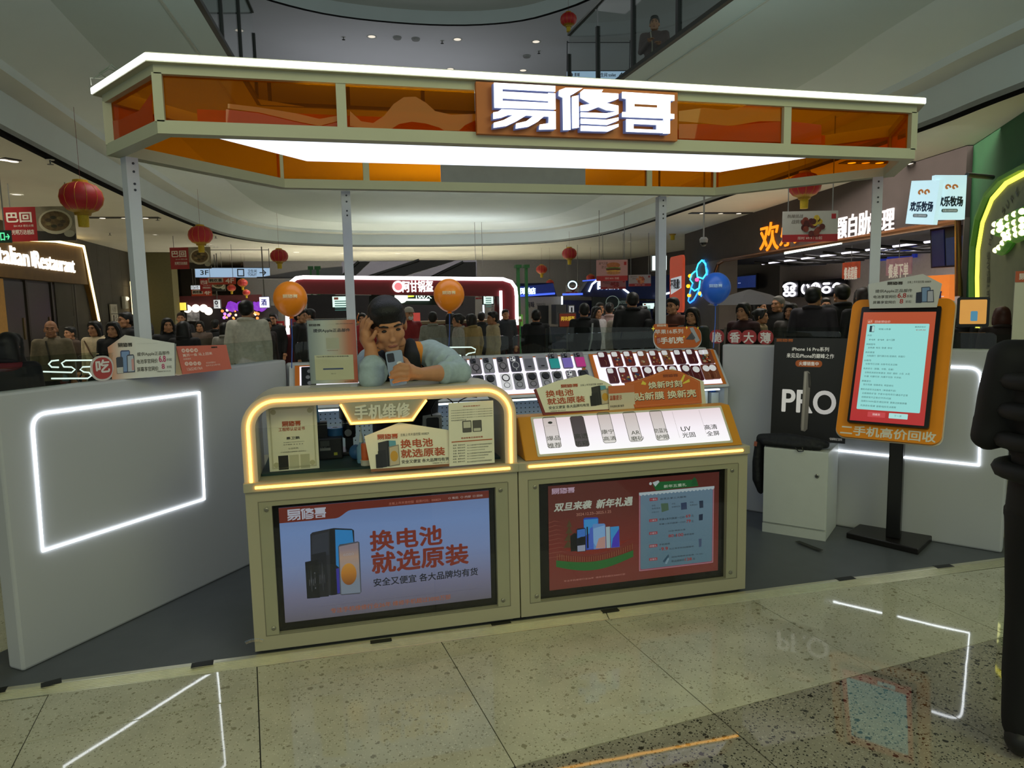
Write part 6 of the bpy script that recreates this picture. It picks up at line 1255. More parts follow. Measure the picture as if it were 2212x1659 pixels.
def foodb(u0,u1,v0,v1,d,label,food,hc,text):
    c=at((u0+u1)/2,(v0+v1)/2,d); F=Fr(c,(RX.x,RX.y,0),(0,0,1)); x0,y0,x1,y1=F.box(u0,v0,u1,v1); t=thing('hanging_banner',label,'banner',F.M,'hanging menu banners'); w=x1-x0; h=y1-y0
    MB().box(x0,y0,-.012,x1,y1,0).build('sheet',mat(hc,.5,noise=.02),t); MB().box(x0,y0,.0,x1,y0+.24*h,.004).build('red_foot',mat('a8242c',.5,noise=.02),t)
    cx=(x0+x1)/2+.04*w; cy=y0+.52*h
    if food=='burger':
        for z,(dy,rx,ry,cc) in enumerate(((.22,.22,.14,'a8643a'),(.08,.25,.05,'5a7a34'),(.02,.24,.06,'5a2c1c'),(-.05,.24,.04,'d0a040'),(-.14,.22,.08,'b07848'))): MB().prism(circ(cx,cy+dy*h,rx*w,20,ry*h),.004+z*.002,.006+z*.002).build('burger_layer',mat(cc,.5,noise=.2,scale=16),t)
    else:
        rr=random.Random(label)
        for k in range(22): a=rr.uniform(0,6.28); q=rr.uniform(0,1)**.5; MB().prism(circ(cx+.18*w*q*math.cos(a),cy+.3*h*q*math.sin(a),.055*w,9,.1*h),.004+k*.0006,.0045+k*.0006).build('fried_piece',mat(rr.choice(food),.5,noise=.3,scale=30),t)
    txt(t,text,(x0+.08*w,y1-.22*h,x0+.36*w,y1-.1*h),mat('4a3a30',.5,noise=0),z=.002,slant=.15); txt(t,text[::-1][:3],(x0+.16*w,y1-.4*h,x0+.38*w,y1-.27*h),mat('4a3a30',.5,noise=0),z=.002,slant=.15); MB().box(x1-.12*w,y1-.26*h,.0,x1-.04*w,y1-.1*h,.003).build('red_logo',mat('a8242c',.5,noise=0),t); txt(t,'限时 ¥9.9 / 份起',(x0+.28*w,y0+.07*h,x0+.72*w,y0+.17*h),mat('ead8d0',.5,noise=0),z=.006); hang(F,t,x0,x1,y1,ceil_z(c)-c.z)
foodb(1691,1809,457,521,10.2,'white and red fried chicken banner hanging before the barbecue front',['5a2020','7a3428','4a1818','c8a838'],'b8b4ae','热辣挑战')
foodb(1288,1356,562,606,20,'pink and red burger banner hanging under the canopy','burger','b88a8e','霸气汉堡'); foodb(1297,1352,606,624,22,'pink noodle banner just below the burger banner',['8a2a30','b04048'],'a86a70','香辣拌'); foodb(1358,1406,594,618,22,'white and red crispy chicken banner right of the burger banner',['c05a3c','d88a5a'],'b8a8a8','脆皮炸鸡'); foodb(1222,1251,616,635,26,'small white and red chicken banner before the blue stall',['6a2028','8a3038'],'b8b0b0','烤翅'); foodb(1027,1046,632,646,24,'tiny pale chicken banner beside the snack stall screens',['c89a8a','b07868'],'b8a8a0','炸鸡')
def fourf(u0,u1,v0,v1,d,label):
    c=at((u0+u1)/2,(v0+v1)/2,d); F=Fr(c,(RX.x,RX.y,0),(0,0,1)); x0,y0,x1,y1=F.box(u0,v0,u1,v1); w=x1-x0; h=y1-y0; t=thing('floor_banner',label,'banner',F.M); MB().box(x0,y0,-.01,x1,y1,0).build('sheet',mat('b8402c',.5,noise=.03),t); MB().box(x0+.04*w,y0+.3*h,0,x0+.56*w,y1-.08*h,.003).build('white_field',mat('c8c0b8',.5,noise=0),t); txt(t,'韩欢喜',(x0+.08*w,y0+.4*h,x0+.52*w,y1-.16*h),mat('2a2420',.5,noise=0),z=.005,bold=.04); txt(t,'4F',(x0+.64*w,y0+.2*h,x0+.93*w,y1-.16*h),mat('e8dcd4',.5,noise=0),z=.002,bold=.05); hang(F,t,x0,x1,y1,ceil_z(c)-c.z)
fourf(447,510,600,614,23,'orange fourth floor banner with white field under the direction sign'); fourf(413,458,626,639,27,'smaller orange fourth floor banner lower and farther back')
# ---- direction signs
def dirsign(u0,u1,v0,v1,d,label,items,zc,ft=None):
    c=at((u0+u1)/2,(v0+v1)/2,d); F=Fr(c,(RX.x,RX.y,RX.z),(0,0,1)); x0,y0,x1,y1=F.box(u0,v0,u1,v1); y0,y1=-(abs(y1-y0))/2,abs(y1-y0)/2; w=x1-x0; h=y1-y0; t=thing('direction_sign',label,'sign',F.M)
    MB().box(x0,y0,-.06,x1,y1,0).build('light_box',mat('a9c8e6',.4,emit=.75,noise=0),t); MB().box(x0-.01,y1,-.07,x1+.01,y1+.02,.01).build('top_frame',mat('3a3c40',.4,.5),t)
    for s_,a,b,c_,e in items: txt(t,s_,(x0+a*w,y0+b*h,x0+c_*w,y0+e*h),mat('24303c',.5,noise=0),z=.002,bold=.02)
    hh=(ceil_z(c) if zc<5 else 8.2)-c.z
    for x in (x0+.0*w,x1): MB().tube([V((x,y1,-.03)),V((x,hh,-.03))],.012,6).build('hanger',mat('4a4c50',.4,.5),t)
    MB().tube([V((x0,hh-.05,-.03)),V((x1,hh-.05,-.03))],.012,6).build('hanger',mat('4a4c50',.4,.5),t)
dirsign(421,582,579,599,24.5,'pale blue lit direction sign for the toilet on floor three',[('3F',.07,.26,.18,.76),('卫生间',.71,.5,.83,.84),('TOILET',.71,.14,.83,.42),('→',.87,.2,.96,.8),('□',.57,.1,.66,.9)],3.55)
dirsign(1225,1360,154,170,19,'pale blue lit direction sign for floor four behind upper glass',[('↑',.03,.15,.1,.85),('影城',.12,.3,.2,.8),('卫生间 toilet',.48,.25,.78,.8),('4F',.83,.15,.95,.85)],7.9)
ex=thing('exit_sign','small green lit exit sign at the picture edge','sign'); c=at(10,510,10.5); F=Fr(c,(RX.x,RX.y,0),(0,0,1)); ex.matrix_world=F.M; x0,y0,x1,y1=F.box(-14,498,24,524); MB().box(x0,y0,-.03,x1,y1,0).build('light_box',mat('10261c',.4,emit=.4),ex); txt(ex,'←囗→',(x0+.1*(x1-x0),y0+.2*(y1-y0),x1-.06*(x1-x0),y1-.2*(y1-y0)),glow('5ae09a',1.2),z=.002,bold=.04); MB().tube([V((0,y1,-.01)),V((0,3.6-c.z,-.01))],.01,6).build('hanger',mat('8a8a88',.4,.5),ex)
# ---- ceiling fittings
DL=mat('d8d8d4',.4,noise=0)
def downlight(u,v,z,label,lit=1.2,r=.09):
    p=onz(u,v,z); t=thing('downlight',label,'downlight',p,'recessed ceiling lights'); MB().lathe([(r*.7,-.004),(r,-.012),(r,-.002)],18,capb=False,capt=False).build('trim_ring',DL,t); MB().lathe([(r*.7,-.003),(r*.2,-.002)],18).build('lamp',glow('fff4e0',lit) if lit else mat('2a2a28',.4),t)
for u,v,lb in ((803,79,'upper ceiling downlight farthest from the high lantern, beside the gallery'),(988,85,'upper ceiling downlight beside the round detector'),(1158,90,'upper ceiling downlight nearest the high lantern'),(973,149,'upper ceiling downlight just over the canopy rim, left one'),(1130,152,'upper ceiling downlight just over the canopy rim, right one')): downlight(u,v,8.2,lb,.9,.13)
for u,v,lb in ((36,420,'downlight in the low ceiling above the large hotpot banner'),(640,545,'downlight in the low ceiling right of the lantern over the direction sign'),(740,548,'downlight in the low ceiling behind the booth post'),(860,548,'downlight in the low ceiling over the lit name of the snack kiosk'),(1360,522,'downlight in the low ceiling above the burger banner')): downlight(u,v,3.598,lb,1.4,.1)
for u,v,lb in ((455,528,'warm downlight in the aisle ceiling right above the second hotpot banner'),(466,533,'warm downlight in the aisle ceiling above the direction sign'),(335,507,'warm downlight in the aisle ceiling beside the booth post')): downlight(u,v,3.598,lb,2.5,.08)
def sprink(u,v,z,label):
    p=onz(u,v,z); t=thing('sprinkler',label,'sprinkler',p,'ceiling sprinklers'); MB().lathe([(.05,-.006),(.055,0)],14).build('rosette',DL,t); MB().lathe([(.008,-.06),(.012,-.02),(.012,-.004)],8).build('head',mat('5a5a58',.3,.8),t); MB().lathe([(.04,-.066),(.04,-.06)],12).build('deflector',mat('5a5a58',.3,.8),t)
for u,v,lb in ((108,345,'sprinkler head over the largest lantern beside the dark ceiling slot'),(340,470,'sprinkler head right of the booth post beside the dark ceiling slot'),(466,510,'sprinkler head over the second lantern beside the dark ceiling slot'),(237,503,'sprinkler head above the stone wall')): sprink(u,v,3.598,lb)
for u,v,lb in ((955,88,'sprinkler head in the middle of the upper ceiling'),(1164,110,'sprinkler head below the high lantern in the upper ceiling'),(742,80,'sprinkler head in the upper ceiling nearest the amber corner')): sprink(u,v,8.2,lb)
for u,v,lb in ((858,80,'square detector in the white upper ceiling'),(898,83,'round detector in the white upper ceiling'),(1138,120,'flat round detector in the white upper ceiling near the lantern')): 
    p=onz(u,v,8.2); o=MB().lathe([(.09,-.05),(.11,-.02),(.11,0)],14).build('smoke_detector',mat('9a9a98',.5),None,Matrix.Translation(p),ang=40); tag(o,lb,'detector')
for (u0,v0,u1,v1,lb) in ((0,342,36,348,'short black light slot in the ceiling above the hotpot banner'),(190,470,345,470,'long black light slot in the ceiling beside the largest lantern'),(1490,460,1622,460,'long black light slot with lamps in the ceiling by the barbecue front'),(1820,350,1920,350,'black light slot in the ceiling behind the canopy corner'),(1960,352,2010,352,'short black light slot in the ceiling before the lit cube sign')):
    a=onz(u0,v0,3.597); b=onz(u1,v1,3.597); t=thing('light_slot',lb,'light',(0,0,0)); MB().bar(a,b,.22,.02).build('slot',mat('0a0a0a',.6),t)
    for k in (.2,.5,.8):
        p=a+(b-a)*k; MB().lathe([(.06,-.016),(.02,-.014)],12,Matrix.Translation(p)).build('lamp',glow('fff0d8',2.2 if k!=.5 else 1.2),t)
# ================================================================ dark restaurant along the aisle
FW=Fr((-6.5,0,0),(0,1,0),(0,0,1))
wl=struct(MB().box(-7.2,2,0,-6.62,33,3.7).build('wall_left',mat('403c36',.8,noise=.12,scale=1.5)))
for k in range(14):
    for z0,z1 in ((0,1.2),(1.205,2.4),(2.405,3.6)): put('stone_panel',MB().box(-.06,.004,z0,.0,1.19,z1).mesh('stone_panel'),mat('46423b',.75,noise=.12,scale=2),wl).location=(-6.55,17.4+k*1.2,0)
rs=thing('restaurant_front','dark restaurant front with golden lit fascia and white lettering','storefront',FW.M)
f_=FW.P([(-60,512),(172,531),(186,615),(-60,593)]); 
MB().prism(f_,-.1,.06).build('fascia',mat('6e5020',.6,noise=.1,scale=5),rs)
MB().prism(FW.P([(172,531),(186,615),(208,700),(203,690)]),-.1,.08).build('slanted_jamb',mat('8a6428',.6,noise=.1,scale=5),rs)
led(FW,[(-60,512),(110,521),(172,532),(178,560),(206,694)],.035,glow('ffdf9a',3.2),rs,.1); MB().prism(FW.P([(-60,593),(186,615),(204,760),(-60,760)]),-.12,-.1).build('dark_doorway',mat('1c1712',.5,noise=.1),rs)
for u in (6,60,115,165): a=FW.l(u,600+u*.09); MB().box(a[0]-.05,0,-.1,a[0]+.05,a[1],-.04).build('door_post',mat('2a241c',.5),rs)
for u0,u1 in ((10,56),(64,111),(119,161)): a=FW.l(u0,600+u0*.09); b=FW.l(u1,600+u1*.09); MB().box(a[0],0,-.1,b[0],min(a[1],b[1])-.04,-.07).build('door_leaf',mat('2c2620',.35,noise=.1),rs); MB().box(b[0]-.2,.95,-.07,b[0]-.1,1.45,-.05).build('door_handle',mat('6a5a30',.3,.6),rs)
MB().box(FW.l(-40,590)[0],0,-.05,FW.l(4,600)[0],2.3,.02).build('lit_pillar',mat('8a6428',.6,noise=.1,emit=.15),rs)
a=FW.l(-24,522); b=FW.l(55,578); WL=glow('fff6e4',1.7)
txt(rs,'Italian',(a[0],b[1]+.02,b[0],a[1]-.02),WL,z=.07,bold=.012,th=.03); a=FW.l(64,540); b=FW.l(155,592); txt(rs,'Restaurant',(a[0],b[1]+.03,b[0],a[1]-.02),WL,z=.07,bold=.012,th=.03); a=FW.l(58,543); b=FW.l(60,575); MB().box(a[0],b[1],.07,a[0]+.06,a[1],.11).build('letter_stroke',WL,rs)
for u,v,hc,lb in ((245,668,'b8b4a8','small white notice on the stone wall beside the restaurant'),(247,688,'c8c4b8','small restroom picture sign on the stone wall'),):
    c=FW.l(u,v); t=thing('wall_notice',lb,'sign',FW.M); MB().box(c[0]-.35,c[1]-.16,-.02,c[0]+.35,c[1]+.16,.02).build('plate',mat(hc,.5,noise=.02),t); txt(t,'小心地滑' if v<680 else '♿ ♂',(c[0]-.2,c[1]-.1,c[0]+.2,c[1]+.1),mat('3a2a22',.5,noise=0),z=.022)
c=FW.l(267,653); t=thing('wall_lamp','small white emergency lamp on the stone wall','lamp',FW.M); MB().box(c[0]-.16,c[1]-.22,-.02,c[0]+.16,c[1]+.2,.1).build('housing',mat('c8c4ba',.4),t,bevel=.02); MB().ball((c[0],c[1]+.12,.11),.07,10,8).build('lens',glow('fff4d8',1.2),t)
r2=thing('restaurant_front','second restaurant front with gabled light line behind the booth post','storefront',FW.M)
MB().prism(FW.P([(284,560),(304,556),(342,632),(345,740),(284,740)]),-.06,.04).build('dark_front',mat('2a251e',.6,noise=.1),r2); led(FW,[(288,572),(304,556),(340,634),(342,730)],.05,glow('ffe2a4',3),r2,.1); led(FW,[(277,608),(283,690)],.05,glow('ffe2a4',3),r2,.1); a=FW.l(304,588); b=FW.l(316,604); txt(r2,'ble',(a[0],b[1],b[0],a[1]),WL,z=.06,bold=.03,th=.04); a=FW.l(322,632); b=FW.l(331,668); txt(r2,'茶饮',(a[0],b[1],b[0],a[1]),glow('bfe0b0',1),z=.06)
MB().prism(FW.P([(320,670),(334,672),(336,720),(322,720)]),.05,.07).build('poster',mat('8a7a40',.5,noise=.5,scale=3,emit=.3),r2)
def lightbox(u0,u1,v0,v1,d,name,label,hc,e,parts,post=False):
    c=at((u0+u1)/2,(v0+v1)/2,d); F=Fr(c,(RX.x,RX.y,0),(0,0,1)); x0,y0,x1,y1=F.box(u0,v0,u1,v1); w=x1-x0; h=y1-y0; t=thing(name,label,'sign',F.M); MB().box(x0,y0,-.15,x1,y1,0).build('light_box',mat(hc,.4,emit=e,noise=.02),t); MB().box(x0-.02,y0-.02,-.17,x1+.02,y1+.02,-.1).build('frame',mat('4a4a48',.5),t)
    MB().tube([V(((x0+x1)/2,y0 if post else y1,-.08)),V(((x0+x1)/2,-c.z if post else ceil_z(c)-c.z,-.08))],.02,6).build('post' if post else 'hanger',mat('4a4a48',.5),t)
    for s_,a,b,c_,e_,m in parts: txt(t,s_,(x0+a*w,y0+b*h,x0+c_*w,y0+e_*h),m,z=.003,bold=.03)
    return t,F,(x0,y0,x1,y1)
GN=mat('2a8a5a',.5,noise=0,emit=.2); DK=mat('2a2c34',.5,noise=0)
lightbox(337,367,606,633,26,'cube_sign','white lit sign with green leaf mark beside second restaurant','e4ecea',1.1,[('●',.34,.5,.66,.85,GN),('青柠茶',.2,.2,.8,.36,GN)])
lightbox(349,375,622,643,28,'cube_sign','pink lit sign below the white green-marked one','d88aa0',.9,[('甜品',.2,.3,.8,.7,mat('f0e8ec',.5,noise=0,emit=.5))]); lightbox(412,430,617,625,29,'number_sign','white hanging sign reading 11x15 over the aisle','c8d0d8',.8,[('11x15',.08,.2,.92,.85,DK)])
lightbox(461,474,648,666,27,'round_mark_sign','white sign with round mark in front of the purple flowers','c8ccd0',.8,[('◎',.2,.45,.8,.9,DK),('小面',.25,.15,.75,.35,DK)])
# far end of the aisle
FE=Fr((0,27,0),(1,0,0),(0,0,1))
fs=thing('far_stall','dark red far stall with purple lights at the aisle end','stall',FE.M)
q4(FE,[(384,640),(565,636),(565,662),(384,664)],mat('4a1216',.6,noise=.2,scale=3),'red_valance',fs,-.1,.05); q4(FE,[(384,664),(600,660),(600,760),(384,760)],mat('17120f',.7,noise=.4,scale=2),'dark_interior',fs,-.3,-.2)
for k in range(26):
    rr=random.Random(k); u=496+k*3.0; v=660+rr.uniform(-3,6); p=FE.l(u,v); MB().ball((p[0],p[1],.05),rr.uniform(.08,.16),8,6).build('purple_blossom',glow('8a34c8',.9),fs)
for u,v in ((407,667),(425,666),(442,666),(452,672)): p=FE.l(u,v); MB().ball((p[0],p[1],.2),.16,14,10).build('globe_lamp',glow('fff0e0',1.6),fs,smooth=True)
for k in range(22): rr=random.Random(k+90); u=rr.uniform(474,560); v=rr.uniform(668,690); p=FE.l(u,v); MB().ball((p[0],p[1],.1),rr.uniform(.03,.07),8,6).build('warm_bulb',glow(rr.choice(['ffb060','ff8a40','ffe0c0','c080ff']),1.6),fs)
q4(FE,[(404,672),(430,672),(430,694),(404,694)],mat('8a8a90',.5,noise=.7,scale=6),'patterned_wall',fs,-.1,0)
lightbox(388,400,654,670,26.5,'lamp_column','yellow glowing lamp column near the far stall','e8c84a',1.3,[],True); lightbox(560,580,642,664,24,'white_blue_sign','white and violet glowing sign right of the far stall','d8d8ff',1.5,[('酒',.2,.2,.8,.8,mat('4a4ac8',.5,noise=0))]); lightbox(458,482,618,627,26.5,'exit_sign','green exit sign far down the aisle','3aa070',.8,[('→',.2,.2,.8,.8,mat('d8f0e0',.5,noise=0,emit=.6))])
struct(MB().box(-6.2,24.5,0,-5.2,25.5,3.6).build('wall_pillar',mat('6e6848',.8,noise=.05)))
# glass railings of the seating islands
RG=tint_glass('railing_glass',(.8,.85,.82))
def railing(pts,z,label,hh=.9):
    t=thing('glass_railing',label,'railing'); P=[V((at(u,v,d).x,at(u,v,d).y,0)) for u,v,d in pts]
    for a,b in zip(P[:-1],P[1:]):
        n=max(1,int((b-a).length/1.1)); e=(b-a)/n
        for k in range(n): MB().bar(a+e*(k+.02)+V((0,0,z-hh/2)),a+e*(k+.98)+V((0,0,z-hh/2)),.012,hh).build('pane',RG,t); MB().bar(a+e*k+V((0,0,0)),a+e*k+V((0,0,z-.02)),.03,.03,up=(0,1,0)).build('post',mat('2a2c2a',.4,.5),t)
        MB().bar(a+V((0,0,.15)),b+V((0,0,.15)),.1,.3).build('plinth',mat('3a3630',.6),t)
railing([(-30,760,7.2),(268,751,8.4)],1.1,'glass railing before the group near the restaurant'); railing([(340,735,10.6),(600,716,12.6)],1.1,'glass railing between the crowd and the snack kiosk'); railing([(1180,700,9.2),(1540,698,8.2)],1.24,'glass railing before the queue at the blue stalls'); railing([(1560,698,8.0),(1830,698,7.4)],1.24,'glass railing before the queue at the barbecue front'); railing([(2050,706,6.6),(2200,706,6.2)],1.2,'glass railing beside the green arch shop')
# LED line reflections in the booth glass, built as glowing tubes
GE=Fr(FL.o-FL.n*.045,FL.r,FL.u); ne=thing('led_reflection','white LED reflection built as tubes on the partition glass by the parts sign','neon sign',GE.M)
REFL=glow('e8fff4',.9)
for P in ([(500,1335),(440,1342),(416,1368),(440,1394),(500,1396)],[(800,1335),(560,1338),(526,1360),(545,1392),(610,1394),(640,1415),(612,1440),(370,1433)],[(800,1390),(705,1393),(684,1415),(715,1436),(760,1440),(780,1468),(750,1490),(440,1492)]): led(GE,[kq(*p) for p in P],.0035,REFL,ne,0,'glowing_tube')
GB=Fr((0,1.652,0),(1,0,0),(0,0,1)); n2_=thing('led_reflection','white LED reflection built as tubes on the back glass beside the man','neon sign',GB.M)
for P in ([(-60,910),(230,908),(266,926),(262,952),(205,962),(182,978)],[(-60,970),(110,970),(142,982)]): led(GB,[kd(*p) for p in P],.0045,REFL,n2_,0,'glowing_tube')
# round red character plates beside the poster
FRG=Fr(FR_.o-FR_.n*.044,FR_.r,FR_.u)
for i,(u,c_) in enumerate(((1549,'脆'),(1588,'香'),(1618,'大'),(1654,'薄'))):
    p=FRG.l(u,736); t=thing('character_plate',f'red plate with one white character, {GR[i]} from the display on the partition glass','sign',FRG.M); MB().prism(rrect(p[0]-.055,HP+.004,p[0]+.055,HP+.105,.045),.001,.006).build('red_plate',mat('a83a3c',.5,noise=.02),t); txt(t,c_,(p[0]-.036,HP+.014,p[0]+.036,HP+.088),mat('e8e0dc',.5,noise=0),z=.008,bold=.03)
p=FL.l(233,795); t=thing('round_badge','round red and white badge beside the parts sign on the glass','badge',GE.M); MB().prism(rrect(p[0]-.06,HP+.0,p[0]+.06,HP+.12,.05),.003,.007).build('white_rim',mat('d8d0cc',.5),t); MB().prism(rrect(p[0]-.05,HP+.008,p[0]+.05,HP+.112,.045),.007,.009).build('red_face',mat('b84a48',.5,noise=.03),t); txt(t,'吃',(p[0]-.035,HP+.04,p[0]+.035,HP+.1),mat('e8e0dc',.5,noise=0),z=.011,bold=.04)
# ================================================================ red snack kiosk in the middle
KY=10.6; FRK=Fr((0,KY,0),(1,0,0),(0,0,1)); DRD=mat('6d1019',.5,noise=.05)
sk_=thing('snack_kiosk','dark red snack kiosk with white light outline and lit name','kiosk',FRK.M)
q4(FRK,[(634,606),(650,601),(1088,605),(1104,612),(1112,628),(1113,702),(1080,702),(1080,640),(640,634)],DRD,'arch_front',sk_,-.5,0)
led(FRK,[(622,722),(620,640),(626,612),(640,601),(655,599),(1086,603),(1104,609),(1113,622),(1115,640),(1116,702)],.035,glow('fff2f6',3),sk_,.03); led(FRK,[(1081,628),(1082,700)],.03,glow('fff2f6',3),sk_,.03); q4(FRK,[(626,640),(640,636),(642,722),(628,722)],DRD,'kiosk_leg',sk_,-.4,0)
a=FRK.l(600,709); b=FRK.l(1122,709); MB().box(a[0],0,-.7,b[0],a[1],.0).build('counter_front',mat('5a1018',.5,noise=.06),sk_); MB().box(a[0]-.05,a[1],-.75,b[0]+.05,a[1]+.05,.05).build('counter_top',mat('8a7458',.5,noise=.15,scale=8),sk_)
p=FRK.l(860,619); MB().prism(circ(p[0],p[1],.11,20),.0,.03).build('logo_disc',glow('fff0f0',2),sk_); MB().prism(circ(p[0],p[1],.075,16),.03,.034).build('logo_core',glow('ff8a90',1),sk_); x0,y0,x1,y1=FRK.box(869,607,935,630); txt(sk_,'阿甘锅盔',(x0,y0,x1,y1),glow('ffffff',1.7),z=.01,bold=.025,th=.02)
q4(FRK,[(800,640),(810,633),(1000,636),(1010,648),(1010,660),(800,656)],mat('16241a',.6),'inner_board',sk_,-.6,-.55); p=FRK.l(872,640); MB().prism(circ(p[0],p[1],.13,18),-.54,-.5).build('green_mark',glow('f4fff0',1.5),sk_); x0,y0,x1,y1=FRK.box(905,632,940,644); txt(sk_,'100大',(x0,y0,x1,y1),glow('e8fff0',1.5),z=-.53,bold=.03); led(FRK,[(884,647),(935,647)],.02,glow('e8fff8',2),sk_,-.5); led(FRK,[(886,638),(900,637)],.03,glow('d8e84a',1.4),sk_,-.5)
def screenb(u0,u1,v0,v1,label,z=.0,F=FRK):
    x0,y0,x1,y1=F.box(u0,v0,u1,v1); t=thing('menu_screen',label,'screen',F.M); MB().box(x0,y0,z-.06,x1,y1,z-.004).build('casing',BLK,t); MB().box(x0+.02,y0+.02,z-.004,x1-.02,y1-.02,z).build('display',mat('d6f2e6',.3,emit=1.1,noise=.04,scale=9),t)
    for k in range(5): MB().box(x0+.06,y1-.12-k*.07*(y1-y0)/.4,z,x0+.06+.5*(x1-x0),y1-.1-k*.07*(y1-y0)/.4,z+.002).build('menu_line',mat('5a8a84',.4,emit=.4,noise=0),t)
    MB().box(x0+.05,y1-.08,z,x0+.3*(x1-x0),y1-.035,z+.002).build('menu_header',mat('8a4a3a',.4,emit=.4,noise=0),t)
screenb(715,768,638,665,'lit menu screen hanging left inside the red kiosk',-.3); screenb(1050,1076,632,658,'lit menu screen beside the red arch leg',-.35); screenb(1084,1100,632,658,'narrow lit menu screen between the two red legs',-.35)
t=thing('menu_standee','small red lit menu standee on the snack counter','standee',FRK.M); x0,y0,x1,y1=FRK.box(896,676,912,697); MB().box(x0,y0,-.32,x1,y1,-.3).build('panel',mat('d05048',.5,emit=.5,noise=.05),t); MB().box(x0-.06,a[1]+.05,-.4,x1+.06,y0,-.24).build('stand',mat('4a8a3a',.5,emit=.2),t)
t=thing('red_banner','red crayfish banner on the kiosk side below the balloon','banner',FRK.M); x0,y0,x1,y1=FRK.box(580,694,616,722); MB().box(x0,y0,.05,x1,y1,.08).build('sheet',mat('a01a20',.5,emit=.15,noise=.1),t); txt(t,'小龙虾锅盔',(x0+.03,y1-.13,x1-.03,y1-.04),mat('f0d8c0',.5,noise=0),z=.085,bold=.03)
for i,u in enumerate((776,783)): p=FRK.l(u,690); t=thing('sauce_bottle',['orange sauce bottle on the snack counter, left one','orange sauce bottle on the snack counter, right one'][i],'bottle',FRK.M@Matrix.Translation((p[0],a[1]+.05,-.2))); MB().lathe([(.035,0),(.035,.12),(.012,.17)],12,Matrix.Rotation(-PI/2,4,'X')).build('bottle_body',mat('c86a2a',.4,emit=.2),t); MB().lathe([(.014,.17),(.008,.2)],8,Matrix.Rotation(-PI/2,4,'X')).build('cap',mat('e8d8c0',.4),t)
q4(FRK,[(652,632),(1078,636),(1078,706),(652,706)],mat('1d1a1c',.6,noise=.1),'interior_shade_sheet',sk_,-2.6,-2.5)  # dark sheet added so the kiosk inside looks shaded
struct(MB().prism(Fr((0,24,0),(1,0,0),(0,0,1)).P([(738,566),(1030,562),(1030,606),(738,606)]),-.2,0,Fr((0,24,0),(1,0,0),(0,0,1)).M).build('wall_escalator_well',mat('37353b',.7,noise=.05)))
# green steel frames behind
FGR=Fr((0,14,0),(1,0,0),(0,0,1))
for i,(u0,u1) in enumerate(((672,679),(686,695),(1118,1125),(1136,1142))): x0,_,x1,_=FGR.box(u0,640,u1,700); t=thing('green_column',['green steel column left of the menu screen','green steel column next to the menu screen','green steel column right of the red arch','thin green steel column before the pale shop'][i],'column',FGR.M); MB().box(x0,0,-.1,x1,2.5,0).build('shaft',mat('1d5a2c',.5,noise=.05,emit=.06),t); MB().box(x0-.04,2.42,-.14,x1+.04,2.5,.04).build('cap_plate',mat('1d5a2c',.5,noise=.05),t)
t=thing('green_kiosk_board','green lit fruit board on a stall front','board',FGR.M); x0,y0,x1,y1=FGR.box(1092,680,1130,704); MB().box(x0,y0,-.05,x1,y1,0).build('panel',mat('5a8a3a',.5,emit=.35,noise=.2,scale=5),t); MB().box(x0+.05,y1-.14,0,x1-.05,y1-.05,.01).build('white_band',mat('d0d8c8',.5,emit=.3),t)
# escalator soffits far behind
for pts,lb in (([(690,640),(775,565),(800,565),(720,640)],'dark escalator flank rising behind the red kiosk'),([(760,610),(905,562),(985,562),(830,610)],'wide dark escalator flank above the lit name'),([(930,600),(1000,566),(1028,566),(1028,600)],'short dark escalator flank near the second balloon')):
    F=Fr((0,17,0),(1,0,0),(0,0,1)); t=thing('escalator',lb,'escalator',F.M); q4(F,pts,mat('35333a',.5,noise=.1,scale=1),'flank',t,-.9,0); P=F.P(pts); MB().tube([V((*P[0],.03)),V((*P[1],.03))],.04,6).build('handrail',mat('141416',.4),t)
struct(MB().box(-3.4,30,0,14,30.3,3.7).build('wall_centre',mat('8a8890',.7,noise=.04)))
FAB=Fr((0,19,0),(1,0,0),(0,0,1))
for i,(pts,hc) in enumerate((([(555,600),(640,585),(740,575),(740,600),(640,602)],'7a7a86'),)):
    t=thing('curved_bulkhead','pale grey curved bulkhead above the direction sign end','bulkhead',FAB.M); q4(FAB,pts,mat(hc,.6,noise=.03),'panel',t,-.3,0); q4(FAB,[(555,598),(740,598),(740,602),(555,602)],mat('5a5a64',.6),'lower_lip',t,-.3,.03)
# ================================================================ blue stalls
FBS=Fr((0,18,0),(1,0,0),(0,0,1)); NAVY=mat('131c46',.5,noise=.06)
bs_=thing('blue_stall','navy blue stall row with curved white light lines','storefront',FBS.M)
q4(FBS,[(1100,640),(1112,612),(1200,610),(1212,648),(1560,652),(1560,752),(1100,756)],NAVY,'rear_wall',bs_,-.6,-.3)
q4(FBS,[(1255,630),(1270,608),(1300,604),(1420,596),(1480,590),(1560,588),(1560,652),(1255,640)],NAVY,'upper_fascia',bs_,-.3,0); q4(FBS,[(1112,620),(1195,612),(1200,634),(1112,640)],mat('1c2f78',.5,emit=.25,noise=.1),'lit_fascia',bs_,-.3,0)
for s_,b_,m in (('阿珍的店',(1116,622,1156,635),glow('c8e4ff',2)),('西河粉面',(1290,605,1336,624),glow('d8ecff',2.6))): x0,y0,x1,y1=FBS.box(*b_); txt(bs_,s_,(x0,y0,x1,y1),m,z=.02,bold=.05,th=.02)
